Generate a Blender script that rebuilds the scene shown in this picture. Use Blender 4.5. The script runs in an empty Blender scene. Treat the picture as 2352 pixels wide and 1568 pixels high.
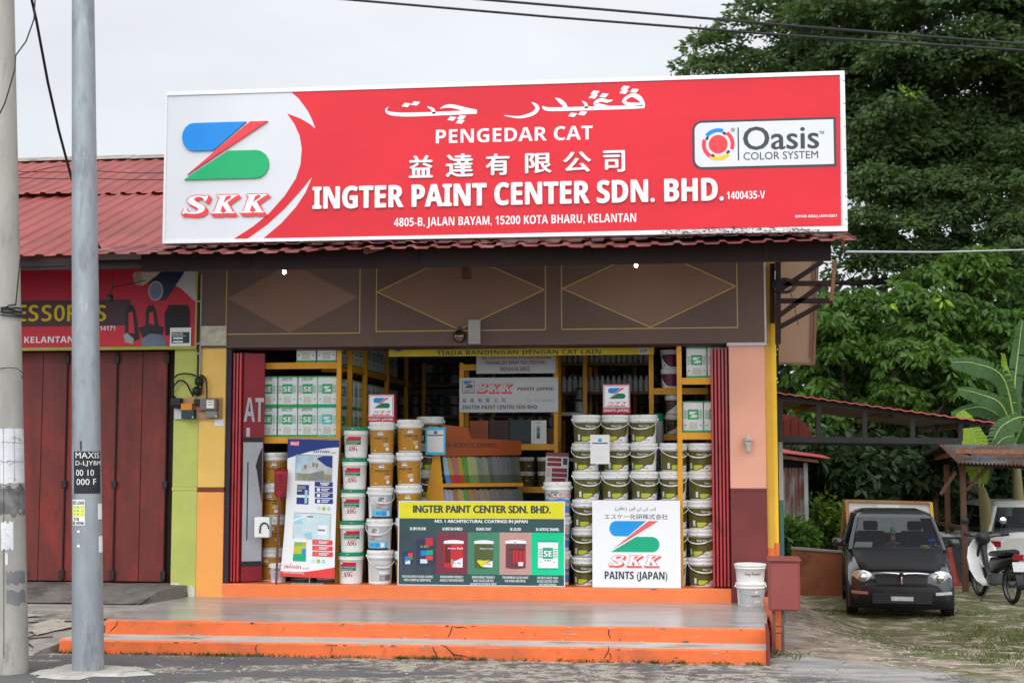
import bpy, bmesh, math, random
import numpy as np
from math import sin, cos, pi, radians, tan, hypot, atan2
sc = bpy.context.scene
COL = sc.collection
# ------------------------------------------------------------ camera
PITCH, YAW, FPX = .0824, .1169, 3240.0
CAM = np.array([5.193, -14.903, 1.749])
cd = bpy.data.cameras.new('camera'); cam = bpy.data.objects.new('camera', cd); COL.objects.link(cam)
cam.location = CAM; cam.rotation_euler = (pi/2 + PITCH, 0, YAW)
cd.sensor_width = 36; cd.lens = FPX/2352*36; cd.clip_end = 600; cd.clip_start = .1
cd.dof.use_dof = True; cd.dof.focus_distance = 14.8; cd.dof.aperture_fstop = 4.0
sc.camera = cam
# ------------------------------------------------------------ sky and sun (overcast)
W = bpy.data.worlds.new('World'); sc.world = W; W.use_nodes = True
nt = W.node_tree; bgn = nt.nodes['Background']
SUN_EL, SUN_AZ = radians(38), radians(200)
sky = nt.nodes.new('ShaderNodeTexSky'); sky.sky_type = 'NISHITA'; sky.sun_disc = False
sky.sun_elevation = SUN_EL; sky.sun_rotation = SUN_AZ; sky.air_density = 1; sky.dust_density = 3
tc = nt.nodes.new('ShaderNodeTexCoord')
sep = nt.nodes.new('ShaderNodeSeparateXYZ'); nt.links.new(tc.outputs['Generated'], sep.inputs[0])
rmp = nt.nodes.new('ShaderNodeValToRGB')            # cloud deck: brighter towards the zenith
rmp.color_ramp.elements[0].position = 0.0; rmp.color_ramp.elements[0].color = (.42, .44, .475, 1)
rmp.color_ramp.elements[1].position = .9; rmp.color_ramp.elements[1].color = (.74, .75, .77, 1)
e_ = rmp.color_ramp.elements.new(.30); e_.color = (.47, .485, .51, 1)
nt.links.new(sep.outputs['Z'], rmp.inputs[0])
mp = nt.nodes.new('ShaderNodeMapping'); mp.inputs['Scale'].default_value = (1, 1, 3.2)
nt.links.new(tc.outputs['Generated'], mp.inputs[0])
nz = nt.nodes.new('ShaderNodeTexNoise'); nz.inputs['Scale'].default_value = 3.4; nz.inputs['Detail'].default_value = 7
nt.links.new(mp.outputs[0], nz.inputs['Vector'])
mr = nt.nodes.new('ShaderNodeMapRange'); mr.inputs[1].default_value = .3; mr.inputs[2].default_value = .75
mr.inputs[3].default_value = 19.4; mr.inputs[4].default_value = 23.6
nt.links.new(nz.outputs[0], mr.inputs[0])
cl = nt.nodes.new('ShaderNodeVectorMath'); cl.operation = 'SCALE'
nt.links.new(rmp.outputs[0], cl.inputs[0]); nt.links.new(mr.outputs[0], cl.inputs['Scale'])
br = nt.nodes.new('ShaderNodeMapRange'); br.interpolation_type = 'SMOOTHSTEP'   # thinner, brighter cloud on the sun's side of the sky
br.inputs[1].default_value = .35; br.inputs[2].default_value = -.75; br.inputs[3].default_value = 1.0; br.inputs[4].default_value = 2.25
nt.links.new(sep.outputs['Y'], br.inputs[0])
cl2 = nt.nodes.new('ShaderNodeVectorMath'); cl2.operation = 'SCALE'; nt.links.new(cl.outputs[0], cl2.inputs[0]); nt.links.new(br.outputs[0], cl2.inputs['Scale'])
mxs = nt.nodes.new('ShaderNodeMix'); mxs.data_type = 'RGBA'; mxs.inputs[0].default_value = .93
nt.links.new(sky.outputs[0], mxs.inputs[6]); nt.links.new(cl2.outputs[0], mxs.inputs[7])
nt.links.new(mxs.outputs[2], bgn.inputs[0]); bgn.inputs[1].default_value = .10
sl = bpy.data.lights.new('sun', 'SUN'); sl.energy = .8; sl.angle = radians(30); sl.color = (1, .97, .93)
so = bpy.data.objects.new('sun', sl); COL.objects.link(so)
so.rotation_euler = (pi/2 - SUN_EL, 0, pi - SUN_AZ)
sc.view_settings.view_transform = 'Standard'; sc.view_settings.look = 'None'
sc.view_settings.exposure = -0.15; sc.view_settings.gamma = 1
sc.cycles.max_bounces = 8; sc.cycles.transparent_max_bounces = 12

# ------------------------------------------------------------ place finder: photo point -> point on a plane of the place
FW = np.array([-sin(YAW)*cos(PITCH), cos(YAW)*cos(PITCH), sin(PITCH)])
RT = np.array([cos(YAW), sin(YAW), 0]); UP = np.cross(RT, FW)
def ray(x, y): return FW + RT*(x-1176)/FPX + UP*(784-y)/FPX
def P(x, y, Y=0.0): d = ray(x, y); return CAM + d*((Y-CAM[1])/d[1])
def PZ(x, y, z=0.0): d = ray(x, y); return CAM + d*((z-CAM[2])/d[2])

# ------------------------------------------------------------ materials
MATS = {}
def M(name, col, rough=.55, var=.12, sc_=6., bump=0., bsc=60., metal=0., dirt=None, spec=.25, coat=0., stretch=(1, 1, 1), emit=0.):
    if name in MATS: return MATS[name]
    m = bpy.data.materials.new(name); m.use_nodes = True; t = m.node_tree; b = t.nodes['Principled BSDF']
    L = t.links.new
    tcn = t.nodes.new('ShaderNodeTexCoord'); mpn = t.nodes.new('ShaderNodeMapping'); mpn.inputs['Scale'].default_value = stretch
    L(tcn.outputs['Object'], mpn.inputs[0])
    n = t.nodes.new('ShaderNodeTexNoise'); n.inputs['Scale'].default_value = sc_; n.inputs['Detail'].default_value = 6; n.inputs['Roughness'].default_value = .6
    L(mpn.outputs[0], n.inputs['Vector'])
    mx = t.nodes.new('ShaderNodeMix'); mx.data_type = 'RGBA'
    c0 = [max(0, c*(1-var)) for c in col]; c1 = [min(1, c*(1+var)) for c in col]
    mx.inputs[6].default_value = (*c0, 1); mx.inputs[7].default_value = (*c1, 1)
    r = t.nodes.new('ShaderNodeMapRange'); r.inputs[1].default_value = .3; r.inputs[2].default_value = .7
    L(n.outputs[0], r.inputs[0]); L(r.outputs[0], mx.inputs[0]); out = mx.outputs[2]
    if dirt:
        for (dc, amt, ds, thr) in (dirt if isinstance(dirt, list) else [dirt]):
            n2 = t.nodes.new('ShaderNodeTexNoise'); n2.inputs['Scale'].default_value = ds; n2.inputs['Detail'].default_value = 9; n2.inputs['Roughness'].default_value = .68
            L(mpn.outputs[0], n2.inputs['Vector'])
            r2 = t.nodes.new('ShaderNodeMapRange'); r2.inputs[1].default_value = thr; r2.inputs[2].default_value = thr+.09; r2.inputs[4].default_value = amt
            L(n2.outputs[0], r2.inputs[0])
            m2 = t.nodes.new('ShaderNodeMix'); m2.data_type = 'RGBA'; m2.inputs[7].default_value = (*dc, 1)
            L(r2.outputs[0], m2.inputs[0]); L(out, m2.inputs[6]); out = m2.outputs[2]
    L(out, b.inputs['Base Color'])
    b.inputs['Roughness'].default_value = rough; b.inputs['Metallic'].default_value = metal
    b.inputs['Specular IOR Level'].default_value = spec
    if coat: b.inputs['Coat Weight'].default_value = coat; b.inputs['Coat Roughness'].default_value = .08
    if emit: b.inputs['Emission Color'].default_value = (*col, 1); b.inputs['Emission Strength'].default_value = emit
    if bump:
        n3 = t.nodes.new('ShaderNodeTexNoise'); n3.inputs['Scale'].default_value = bsc; n3.inputs['Detail'].default_value = 6
        L(mpn.outputs[0], n3.inputs['Vector'])
        bp = t.nodes.new('ShaderNodeBump'); bp.inputs['Strength'].default_value = bump; bp.inputs['Distance'].default_value = .01
        L(n3.outputs[0], bp.inputs['Height']); L(bp.outputs[0], b.inputs['Normal'])
    MATS[name] = m; return m
def lin(r, g, b):                                     # 0-255 colour -> linear
    f = lambda c: (c/255/12.92) if c/255 <= .04045 else ((c/255+.055)/1.055)**2.4
    return (f(r), f(g), f(b))

# ------------------------------------------------------------ lettering (built-in font and its fallbacks)
ALPH = {'sansb': (0x1D5D4, 0x1D5EE, 0x1D7EC), 'sans': (0x1D5A0, 0x1D5BA, 0x1D7E2), 'serifb': (0x1D400, 0x1D41A, 0x1D7CE),
        'serifbi': (0x1D468, 0x1D482, 0x1D7CE), 'scriptb': (0x1D4D0, 0x1D4EA, 0x1D7E2), 'mono': (0x1D670, 0x1D68A, 0x1D7F6),
        'sansbi': (0x1D63C, 0x1D656, 0x1D7EC)}
GL = {}
def glyphs(s, style='sansb', ext=0., bold=0.):
    k = (s, style, ext > 0, bold)
    if k in GL: return GL[k]
    if style in ALPH:
        A, a, z = ALPH[style]; q = ''
        for ch in s:
            if 'A' <= ch <= 'Z': q += chr(A+ord(ch)-65)
            elif 'a' <= ch <= 'z': q += chr(a+ord(ch)-97)
            elif '0' <= ch <= '9': q += chr(z+ord(ch)-48)
            else: q += ch
    else: q = s
    c = bpy.data.curves.new('lettering', 'FONT'); c.body = q; c.size = 1; c.offset = bold; c.resolution_u = 3
    c.extrude = .5 if ext > 0 else 0
    o = bpy.data.objects.new('lettering', c); COL.objects.link(o)
    dg = bpy.context.evaluated_depsgraph_get(); me = bpy.data.meshes.new_from_object(o.evaluated_get(dg))
    n = len(me.vertices); v = np.zeros(n*3); me.vertices.foreach_get('co', v); v = v.reshape(-1, 3)
    f = [tuple(p.vertices) for p in me.polygons]
    bpy.data.objects.remove(o); bpy.data.curves.remove(c); bpy.data.meshes.remove(me)
    if n:
        lo, hi = v[:, :2].min(0), v[:, :2].max(0); v[:, :2] = (v[:, :2]-lo)/np.maximum(hi-lo, 1e-6)
        if ext > 0: v[:, 2] += .5
    GL[k] = (v, f); return GL[k]

# ------------------------------------------------------------ mesh builder
def flat(Y, k=0., z0=0.):                             # frame facing the street at depth Y, leaning back by k
    return lambda a, b, c=0.: (a, Y+(b-z0)*k-c, b)
class MB:
    def __init__(s): s.v = []; s.f = []; s.m = []; s.s = []; s.mats = []
    def mi(s, mat):
        if mat not in s.mats: s.mats.append(mat)
        return s.mats.index(mat)
    def add(s, vs, fs, mat, smooth=False):
        o = len(s.v); s.v.extend([tuple(map(float, p)) for p in vs]); i = s.mi(mat)
        for f in fs: s.f.append(tuple(o+j for j in f)); s.m.append(i); s.s.append(smooth)
    def box(s, a, b, mat):
        (x0, y0, z0), (x1, y1, z1) = a, b
        s.add([(x0,y0,z0),(x1,y0,z0),(x1,y1,z0),(x0,y1,z0),(x0,y0,z1),(x1,y0,z1),(x1,y1,z1),(x0,y1,z1)],
              [(0,3,2,1),(4,5,6,7),(0,1,5,4),(1,2,6,5),(2,3,7,6),(3,0,4,7)], mat)
    def poly(s, pts, mat): s.add(pts, [tuple(range(len(pts)))], mat)
    def prism(s, pts, vec, mat, mat2=None):           # front outline, pushed along vec
        n = len(pts); q = [tuple(p[i]+vec[i] for i in range(3)) for p in pts]
        s.add(list(pts)+q, [tuple(range(n)), tuple(range(2*n-1, n-1, -1))]+[(i, n+i, n+(i+1) % n, (i+1) % n) for i in range(n)], mat2 or mat)
        if mat2: s.m[-(n+2)] = s.mi(mat)
    def tube(s, path, r, mat, n=8, cap=True):
        path = [np.array(p, float) for p in path]; k = len(path); rs = r if hasattr(r, '__len__') else [r]*k
        vs = []; t0 = None
        for i, p in enumerate(path):
            t = path[min(i+1, k-1)]-path[max(i-1, 0)]; t = t/(np.linalg.norm(t)+1e-12)
            if t0 is None:
                a = np.array([0, 0, 1.]) if abs(t[2]) < .9 else np.array([1., 0, 0]); nn = np.cross(t, a); nn /= np.linalg.norm(nn)
            else:
                nn = nn-t*(nn@t); nn /= (np.linalg.norm(nn)+1e-12)
            t0 = t; bb = np.cross(t, nn)
            for j in range(n):
                an = 2*pi*j/n; vs.append(p+(nn*cos(an)+bb*sin(an))*rs[i])
        fs = [(i*n+j, i*n+(j+1) % n, (i+1)*n+(j+1) % n, (i+1)*n+j) for i in range(k-1) for j in range(n)]
        s.add(vs, fs, mat, True)
        if cap: s.add(vs[:n], [tuple(range(n-1, -1, -1))], mat); s.add(vs[-n:], [tuple(range(n))], mat)
    def bar(s, a, b, w, d, mat, up=(0, 0, 1)):        # rectangular bar from a to b
        a = np.array(a, float); b = np.array(b, float); t = b-a; t /= np.linalg.norm(t); up = np.array(up, float)
        if abs(t@up) > .95: up = np.array([0, 1., 0])
        x = np.cross(t, up); x /= np.linalg.norm(x); y = np.cross(x, t)
        vs = [p+x*sx*w/2+y*sy*d/2 for p in (a, b) for sx, sy in ((-1,-1),(1,-1),(1,1),(-1,1))]
        s.add(vs, [(3,2,1,0),(4,5,6,7),(0,1,5,4),(1,2,6,5),(2,3,7,6),(3,0,4,7)], mat)
    def lathe(s, prof, mat, n=28, c=(0, 0, 0), smooth=True, axis='z'):
        vs = []; k = len(prof)
        for (r, z) in prof:
            for j in range(n):
                a = 2*pi*j/n; q = (r*cos(a), r*sin(a), z)
                if axis == 'y': q = (q[0], -q[2], q[1])
                if axis == 'x': q = (q[2], q[0], q[1])
                vs.append((c[0]+q[0], c[1]+q[1], c[2]+q[2]))
        s.add(vs, [(i*n+j, i*n+(j+1) % n, (i+1)*n+(j+1) % n, (i+1)*n+j) for i in range(k-1) for j in range(n)], mat, smooth)
    # flat print in a frame
    def rect(s, fr, x0, y0, x1, y1, mat, c=0., nx=1):
        for i in range(nx):
            a = x0+(x1-x0)*i/nx; b = x0+(x1-x0)*(i+1)/nx
            s.add([fr(a, y0, c), fr(b, y0, c), fr(b, y1, c), fr(a, y1, c)], [(0, 1, 2, 3)], mat, nx > 1)
    def strip(s, fr, cols, mat, c=0.):                # columns (x, ylow, yhigh)
        for (a, l0, h0), (b, l1, h1) in zip(cols, cols[1:]):
            s.add([fr(a, l0, c), fr(b, l1, c), fr(b, h1, c), fr(a, h0, c)], [(0, 1, 2, 3)], mat, True)
    def poly2(s, fr, pts, mat, c=0.): s.poly([fr(p[0], p[1], c) for p in pts], mat)
    def disc(s, fr, x, y, r, mat, c=0., n=20, ry=None): s.poly2(fr, [(x+r*cos(2*pi*i/n), y+(ry or r)*sin(2*pi*i/n)) for i in range(n)], mat, c)
    def ring(s, fr, x, y, r0, r1, a0, a1, mat, c=0., n=12):
        for i in range(n):
            p = [a0+(a1-a0)*(i+q)/n for q in (0, 1)]
            s.poly2(fr, [(x+r0*cos(p[0]), y+r0*sin(p[0])), (x+r1*cos(p[0]), y+r1*sin(p[0])), (x+r1*cos(p[1]), y+r1*sin(p[1])), (x+r0*cos(p[1]), y+r0*sin(p[1]))], mat, c)
    def line2(s, fr, pts, w, mat, c=0.):
        for (a, b) in zip(pts, pts[1:]):
            d = hypot(b[0]-a[0], b[1]-a[1]) or 1; nx, ny = -(b[1]-a[1])/d*w/2, (b[0]-a[0])/d*w/2
            s.poly2(fr, [(a[0]-nx, a[1]-ny), (b[0]-nx, b[1]-ny), (b[0]+nx, b[1]+ny), (a[0]+nx, a[1]+ny)], mat, c)
    def text(s, t, fr, x0, y0, x1, y1, mat, c=0., style='sansb', ext=0., bold=0., shear=0.):
        v, f = glyphs(t, style, ext)
        if not len(v): return
        b = bold*(y1-y0); n = len(t)
        for q, (dx, dy) in enumerate([(0, 0)] if not bold else [(-1, 0), (1, 0), (0, -.5), (0, .5)]):   # heavier weight: the stroke drawn again a hair aside
            s.add([fr(x0+(x1-x0)*p[0]+shear*(y1-y0)*p[1]+dx*b, y0+(y1-y0)*p[1]+dy*b, c+q*.00012+(p[2]*ext if ext else 0)) for p in v], f, mat)
    def logo(s, fr, x, y, w, h, ms, c=0.):            # the three-piece emblem: blue, red, green
        X = lambda a: x+a*w; Z = lambda b: y+b*h
        r = .247
        blue = [(X(.735), Z(1)), (X(.13), Z(1))]+[(X(.13)-cos(t)*w*.13, Z(.7535)+sin(t)*h*r) for t in np.linspace(pi/2, -pi/2, 9)][1:]+[(X(.365), Z(.5065))]
        red = [(X(.782), Z(1)), (X(.982), Z(1)), (X(.065), Z(.085))]
        green = [(X(.03), Z(0)), (X(.85), Z(0))]+[(X(.85)+cos(t)*w*.15, Z(.2465)+sin(t)*h*r) for t in np.linspace(-pi/2, pi/2, 9)][1:-1]+[(X(.85), Z(.493)), (X(.535), Z(.493))]
        for q, m in zip((blue, red, green), ms): s.poly2(fr, q, m, c)
    def skk(s, fr, x, y, w, h, red, white, c=0.):     # three slanted slab letters with a red drop edge
        for i, ch in enumerate('SKK'):
            a = x+i*w*.345; b = a+w*.30
            for k in range(4):
                q = k/3; s.text(ch, fr, a-.03*h+q*.15*h, y-.02*h-q*.17*h, b+.03*h+q*.15*h, y+h*1.03-q*.17*h, red, c+.0006*k, 'serifbi', bold=.065)
            s.text(ch, fr, a, y, b, y+h, white, c+.0032, 'serifbi', bold=.03)
    def build(s, name, parent=None, world=False, bevel=0., solid=0.):
        off = np.zeros(3); loc = None
        v = np.array(s.v, float).reshape(-1, 3)
        if parent is not None and world: off = np.array(parent.location)
        if parent is None: lo, hi = v.min(0), v.max(0); off = np.array([(lo[0]+hi[0])/2, (lo[1]+hi[1])/2, lo[2]]); loc = off
        me = bpy.data.meshes.new(name); me.from_pydata((v-off).tolist(), [], s.f)
        for m in s.mats: me.materials.append(m)
        me.polygons.foreach_set('material_index', s.m); me.polygons.foreach_set('use_smooth', s.s); me.update()
        o = bpy.data.objects.new(name, me); COL.objects.link(o)
        if parent is not None: o.parent = parent
        if loc is not None: o.location = loc
        if bevel:
            b = o.modifiers.new('bevel', 'BEVEL'); b.width = bevel; b.segments = 2; b.limit_method = 'ANGLE'; b.angle_limit = radians(40)
        if solid:
            b = o.modifiers.new('solid', 'SOLIDIFY'); b.thickness = solid
        return o
def tag(o, label=None, cat=None, group=None, kind=None):
    for k, q in (('label', label), ('category', cat), ('group', group), ('kind', kind)):
        if q: o[k] = q
    return o
def thing(name, label, cat, loc=(0, 0, 0), rz=0., group=None):
    o = bpy.data.objects.new(name, None); COL.objects.link(o); o.location = loc; o.rotation_euler = (0, 0, rz); o.empty_display_size = .1
    return tag(o, label, cat, group)
def copy_tree(o, parent=None):
    c = o.copy(); COL.objects.link(c)
    if parent is not None: c.parent = parent
    for ch in list(o.children): copy_tree(ch, c)
    return c
ORD = ['first', 'second', 'third', 'fourth', 'fifth', 'sixth', 'seventh', 'eighth', 'ninth', 'tenth']

# common colours
WHITE = M('white_paint', (.80, .81, .82), .35, .03, 3)
RED = M('sign_red', (.60, .018, .030), .25, .12, .7, .35, 1.3, spec=.25, stretch=(.6, 1, 1.6))
BLACK = M('black_plastic', (.018, .018, .02), .45, .2)
BLUE = M('print_blue', (.01, .22, .62), .35, .05); GREEN = M('print_green', (.01, .36, .13), .35, .05); PRED = M('print_red', (.72, .05, .06), .35, .05)
DGREEN = M('print_deep_green', (.005, .16, .07), .35, .05)
YEL = M('rack_yellow', (.72, .33, .02), .45, .12, 4, dirt=((.30, .12, .02), .5, 5, .62))
DGREY = M('print_dark_grey', (.05, .055, .065), .4, .05); MGREY = M('print_grey', (.30, .31, .33), .5, .06)
EMB = (BLUE, PRED, GREEN); EMB2 = (BLUE, PRED, DGREEN)
WOODB = M('dark_brown_steel', (.020, .0075, .0065), .6, .25, 5)
# ============================================================ ground, steps, platform
ZP, ZF, YS, Z2, Y2 = .258, .403, -2.18, .126, -2.58
def sst(a, b, x): t = min(1, max(0, (x-a)/(b-a))); return t*t*(3-2*t)
def gz(x, y):                                         # the yard beside the shop falls away from the road
    return -.43*sst(6.05, 7.9, x)*sst(-2.4, 2.6, y) - .43*sst(3.5, 5, y)*(1-sst(6.05, 7.9, x))*sst(2, 4, y)
def ground():
    xs = sorted(set(list(np.arange(-3, 14, .14))+list(np.arange(-60, -3, 4.))+list(np.arange(14, 30, 1.))+list(np.arange(30, 110, 6.))))
    ys = sorted(set(list(np.arange(-6, 8, .14))+list(np.arange(-40, -6, 3.))+list(np.arange(8, 30, 1.))+list(np.arange(30, 160, 8.))))
    rnd = random.Random(4); n = len(xs)
    vs = []
    for y in ys:
        for x in xs:
            b = 0
            if -6 < y < 8 and x > 6.3: b = .012*rnd.uniform(-1, 1)*sst(-2.5, 0, y)
            vs.append((x, y, gz(x, y)+b))
    fs = [(j*n+i, j*n+i+1, (j+1)*n+i+1, (j+1)*n+i) for j in range(len(ys)-1) for i in range(n-1)]
    m = bpy.data.materials.new('ground_mix'); m.use_nodes = True; t = m.node_tree; L = t.links.new; b = t.nodes['Principled BSDF']
    tcn = t.nodes.new('ShaderNodeTexCoord'); sp = t.nodes.new('ShaderNodeSeparateXYZ'); L(tcn.outputs['Object'], sp.inputs[0])
    def noise(scale, det=8, rough=.6, vec=None, st=None):
        nn = t.nodes.new('ShaderNodeTexNoise'); nn.inputs['Scale'].default_value = scale; nn.inputs['Detail'].default_value = det; nn.inputs['Roughness'].default_value = rough
        if st:
            mm = t.nodes.new('ShaderNodeMapping'); mm.inputs['Scale'].default_value = st; L(tcn.outputs['Object'], mm.inputs[0]); L(mm.outputs[0], nn.inputs['Vector'])
        else: L(tcn.outputs['Object'], nn.inputs['Vector'])
        return nn.outputs[0]
    def mrange(v, a, b_, c=0., d=1.):
        r = t.nodes.new('ShaderNodeMapRange'); r.inputs[1].default_value = a; r.inputs[2].default_value = b_; r.inputs[3].default_value = c; r.inputs[4].default_value = d; L(v, r.inputs[0]); return r.outputs[0]
    def math_(op, a, b_):
        q = t.nodes.new('ShaderNodeMath'); q.operation = op
        for i, z in enumerate((a, b_)):
            if isinstance(z, (int, float)): q.inputs[i].default_value = z
            else: L(z, q.inputs[i])
        return q.outputs[0]
    def mix(f, a, b_):
        q = t.nodes.new('ShaderNodeMix'); q.data_type = 'RGBA'; L(f, q.inputs[0])
        for i, z in ((6, a), (7, b_)):
            if isinstance(z, tuple): q.inputs[i].default_value = (*z, 1)
            else: L(z, q.inputs[i])
        return q.outputs[2]
    fine = mrange(noise(110, 4, .8), .36, .64)
    asph = mix(fine, (.062, .062, .068), (.125, .125, .13))
    asph = mix(mrange(noise(23, 7, .75), .60, .66), asph, (.24, .23, .21)); asph = mix(mrange(noise(1.6), .35, .65), asph, mix(fine, (.085, .085, .09), (.16, .16, .16)))
    vor = t.nodes.new('ShaderNodeTexVoronoi'); vor.feature = 'DISTANCE_TO_EDGE'; vor.inputs['Scale'].default_value = 3.6
    dn = t.nodes.new('ShaderNodeVectorMath'); dn.operation = 'ADD'; nn = t.nodes.new('ShaderNodeTexNoise'); nn.inputs['Scale'].default_value = 4; nn.inputs['Detail'].default_value = 6
    L(tcn.outputs['Object'], nn.inputs['Vector']); L(tcn.outputs['Object'], dn.inputs[0]); L(nn.outputs['Color'], dn.inputs[1]); L(dn.outputs[0], vor.inputs['Vector'])
    conc = mix(fine, (.28, .25, .205), (.46, .43, .375)); conc = mix(mrange(noise(6), .47, .56), conc, (.15, .135, .115)); conc = mix(mrange(noise(19, 7, .75), .58, .64), conc, (.09, .082, .07)); conc = mix(mrange(noise(13, 7, .75, st=(.6, 1.6, 1)), .60, .65), conc, (.56, .53, .48))
    conc = mix(mrange(vor.outputs['Distance'], .0, .06, 1, 0), conc, (.06, .055, .05))
    # pale worn patches: more of them towards the middle of the kerb
    pn = math_('ADD', noise(1.15, 9, .66, st=(.8, 1.9, 1)), mrange(sp.outputs['X'], .2, 4.2, -.085, .11))
    pn = math_('ADD', pn, mrange(sp.outputs['X'], 4.6, 6.4, 0, -.07))
    road = mix(mrange(pn, .50, .518), asph, conc)
    # yard: worn grey-brown ground, moss and grass
    dirt = mix(mrange(noise(3.2, 9, .7, st=(.9, 1.2, 1)), .42, .58), (.16, .13, .095), (.34, .285, .215))
    dirt = mix(mrange(noise(4.5, 9, .75, st=(.8, 1.3, 1)), .57, .60), dirt, (.50, .455, .375))
    dirt = mix(mrange(noise(24, 6, .7), .55, .75), dirt, (.08, .072, .06))
    moss = mix(mrange(noise(20, 6, .7), .3, .7), (.055, .062, .020), (.135, .140, .048))
    gm = math_('ADD', noise(2.3, 9, .74, st=(.9, 1.2, 1)), mrange(sp.outputs['Y'], 1.0, 3.2, .0, .04))
    gm = math_('ADD', gm, mrange(sp.outputs['X'], 6.3, 7.3, -.13, .02))
    yard = mix(mrange(gm, .515, .56), dirt, moss)
    ym = math_('ADD', sp.outputs['X'], math_('MULTIPLY', mrange(noise(1.8), .2, .8, -1, 1), .5))
    ym2 = math_('ADD', sp.outputs['Y'], math_('MULTIPLY', mrange(noise(2.3), .2, .8, -1, 1), .5))
    ym2 = math_('ADD', ym2, mrange(sp.outputs['X'], 6.4, 8.2, 0, 1.5))
    msk = math_('MULTIPLY', mrange(ym, 6.2, 6.5), mrange(ym2, -2.2, -1.95))
    pave = mix(mrange(noise(2.2, 9, .7, st=(.6, 2, 1)), .42, .6), (.21, .21, .205), (.36, .345, .32))
    pm = math_('MULTIPLY', mrange(ym, 5.9, 6.2), mrange(ym, 7.35, 7.2, 0, 1))
    base = mix(math_('MULTIPLY', pm, mrange(ym2, -3.4, -3.0)), road, pave)
    far = mrange(sp.outputs['Y'], 4, 9)
    base = mix(far, base, mix(mrange(noise(1.2), .4, .6), (.035, .045, .018), (.075, .062, .04)))
    col = mix(msk, base, yard)
    L(col, b.inputs['Base Color']); b.inputs['Roughness'].default_value = .85; b.inputs['Specular IOR Level'].default_value = .35
    bp = t.nodes.new('ShaderNodeBump'); bp.inputs['Strength'].default_value = .7; bp.inputs['Distance'].default_value = .02
    hh = math_('ADD', math_('MULTIPLY', noise(55, 6, .7), .5), math_('MULTIPLY', noise(7, 6, .6), 1.0)); L(hh, bp.inputs['Height']); L(bp.outputs[0], b.inputs['Normal'])
    me = bpy.data.meshes.new('ground'); me.from_pydata(vs, [], fs); me.materials.append(m); me.polygons.foreach_set('use_smooth', [True]*len(fs))
    o = bpy.data.objects.new('ground', me); COL.objects.link(o); tag(o, kind='structure')
ground()
CONC = M('platform_concrete', (.38, .372, .36), .27, .22, 2.2, .10, 30, dirt=[((.46, .45, .43), .7, 1.4, .53), ((.13, .12, .105), .85, 3.4, .58), ((.05, .045, .04), .8, 13, .70)], stretch=(.45, 1.8, 1), spec=.45)
CONC2 = M('rough_concrete', (.27, .25, .215), .85, .25, 4, .8, 18, dirt=[((.09, .085, .075), .7, 3, .52), ((.38, .36, .30), .7, 1.7, .56)])
CONC3 = M('doorstep_concrete', (.16, .15, .135), .8, .3, 4, .7, 14, dirt=[((.06, .058, .052), .7, 2.2, .52), ((.26, .25, .22), .5, 5, .58)])
ORA = M('step_orange', (.70, .150, .045), .5, .12, 5, .3, 40, dirt=[((.50, .12, .05), .8, 1.6, .54), ((.20, .075, .045), .75, 7, .62), ((.10, .06, .045), .8, 30, .71), ((.50, .40, .33), .6, 19, .72)])
ORA2 = M('plinth_orange', (.80, .20, .065), .45, .08, 5, .15, 40, dirt=((.25, .16, .12), .5, 14, .70))
def slab(name, x0, x1, y0, y1, z0, z1, top, front, wob=.012, seg=60, seed=1, xb=None):
    """a cast slab: slightly worn front edge, own colour on the riser"""
    r = random.Random(seed); mb = MB(); h = .014
    xs = [x0+(x1-x0)*i/seg for i in range(seg+1)]; a = []
    for x in xs:
        e = r.uniform(-1, 1)*wob*.5; d = r.uniform(0, 1)*wob*.6+(.02 if r.random() < .06 else 0)
        a.append([(x, y0+.006+e*.3, z0-.05), (x, y0+e*.3, z1-h-d*.5), (x, y0+h+d*.5, z1), (x0+(x-x0)*((xb or x1)-x0)/(x1-x0), y1, z1)])
    for p, q in zip(a, a[1:]):
        mb.add([p[0], q[0], q[1], p[1]], [(0, 1, 2, 3)], front, True)
        mb.add([p[1], q[1], q[2], p[2]], [(0, 1, 2, 3)], front, True)
        mb.add([p[2], q[2], q[3], p[3]], [(0, 1, 2, 3)], top)
    for p in (a[0], a[-1]): mb.poly(p+[(p[3][0], y1, z0-.05)], front)
    return mb
XS1, XS2 = P(1761, 1442, YS)[0], P(1760, 1500, Y2)[0]
TREAD = M('tread_concrete', (.46, .445, .415), .6, .18, 3, .2, 30, dirt=[((.20, .18, .155), .8, 2.6, .56), ((.10, .09, .08), .8, 12, .69)], stretch=(.5, 1.6, 1))
tag(slab('p', -.10, XS1, YS, 0.02, -.05, ZP, CONC, ORA, seed=2, xb=6.10).build('porch_platform'), kind='structure')
tag(slab('p', -.36, XS2, Y2, YS+.06, -.05, Z2, TREAD, ORA, .014, seed=3, xb=XS1).build('entrance_step'), kind='structure')
mb = MB()                                             # walkway in front of the neighbour, broken ramp down to the road
mb.box((-9, -1.32, -.1), (-.104, .6, ZP-.004), M('walkway_concrete', (.33, .315, .285), .8, .2, 3, .4, 25, dirt=((.17, .16, .14), .6, 2.5, .55)))
tag(mb.build('walkway'), kind='structure')
mb = MB(); r_ = random.Random(8)
nx, ny = 40, 14; vs = []
for j in range(ny+1):
    for i in range(nx+1):
        u = j/ny; x = -6+(5.88-.46*u+.03*sin(u*9))*i/nx; y = -1.30-1.55*u; z = .235*(1-u)**1.15+.012+.009*r_.uniform(-1, 1)-(.10 if j == ny else 0)
        vs.append((x-.05*u*0, y, z))
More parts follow.
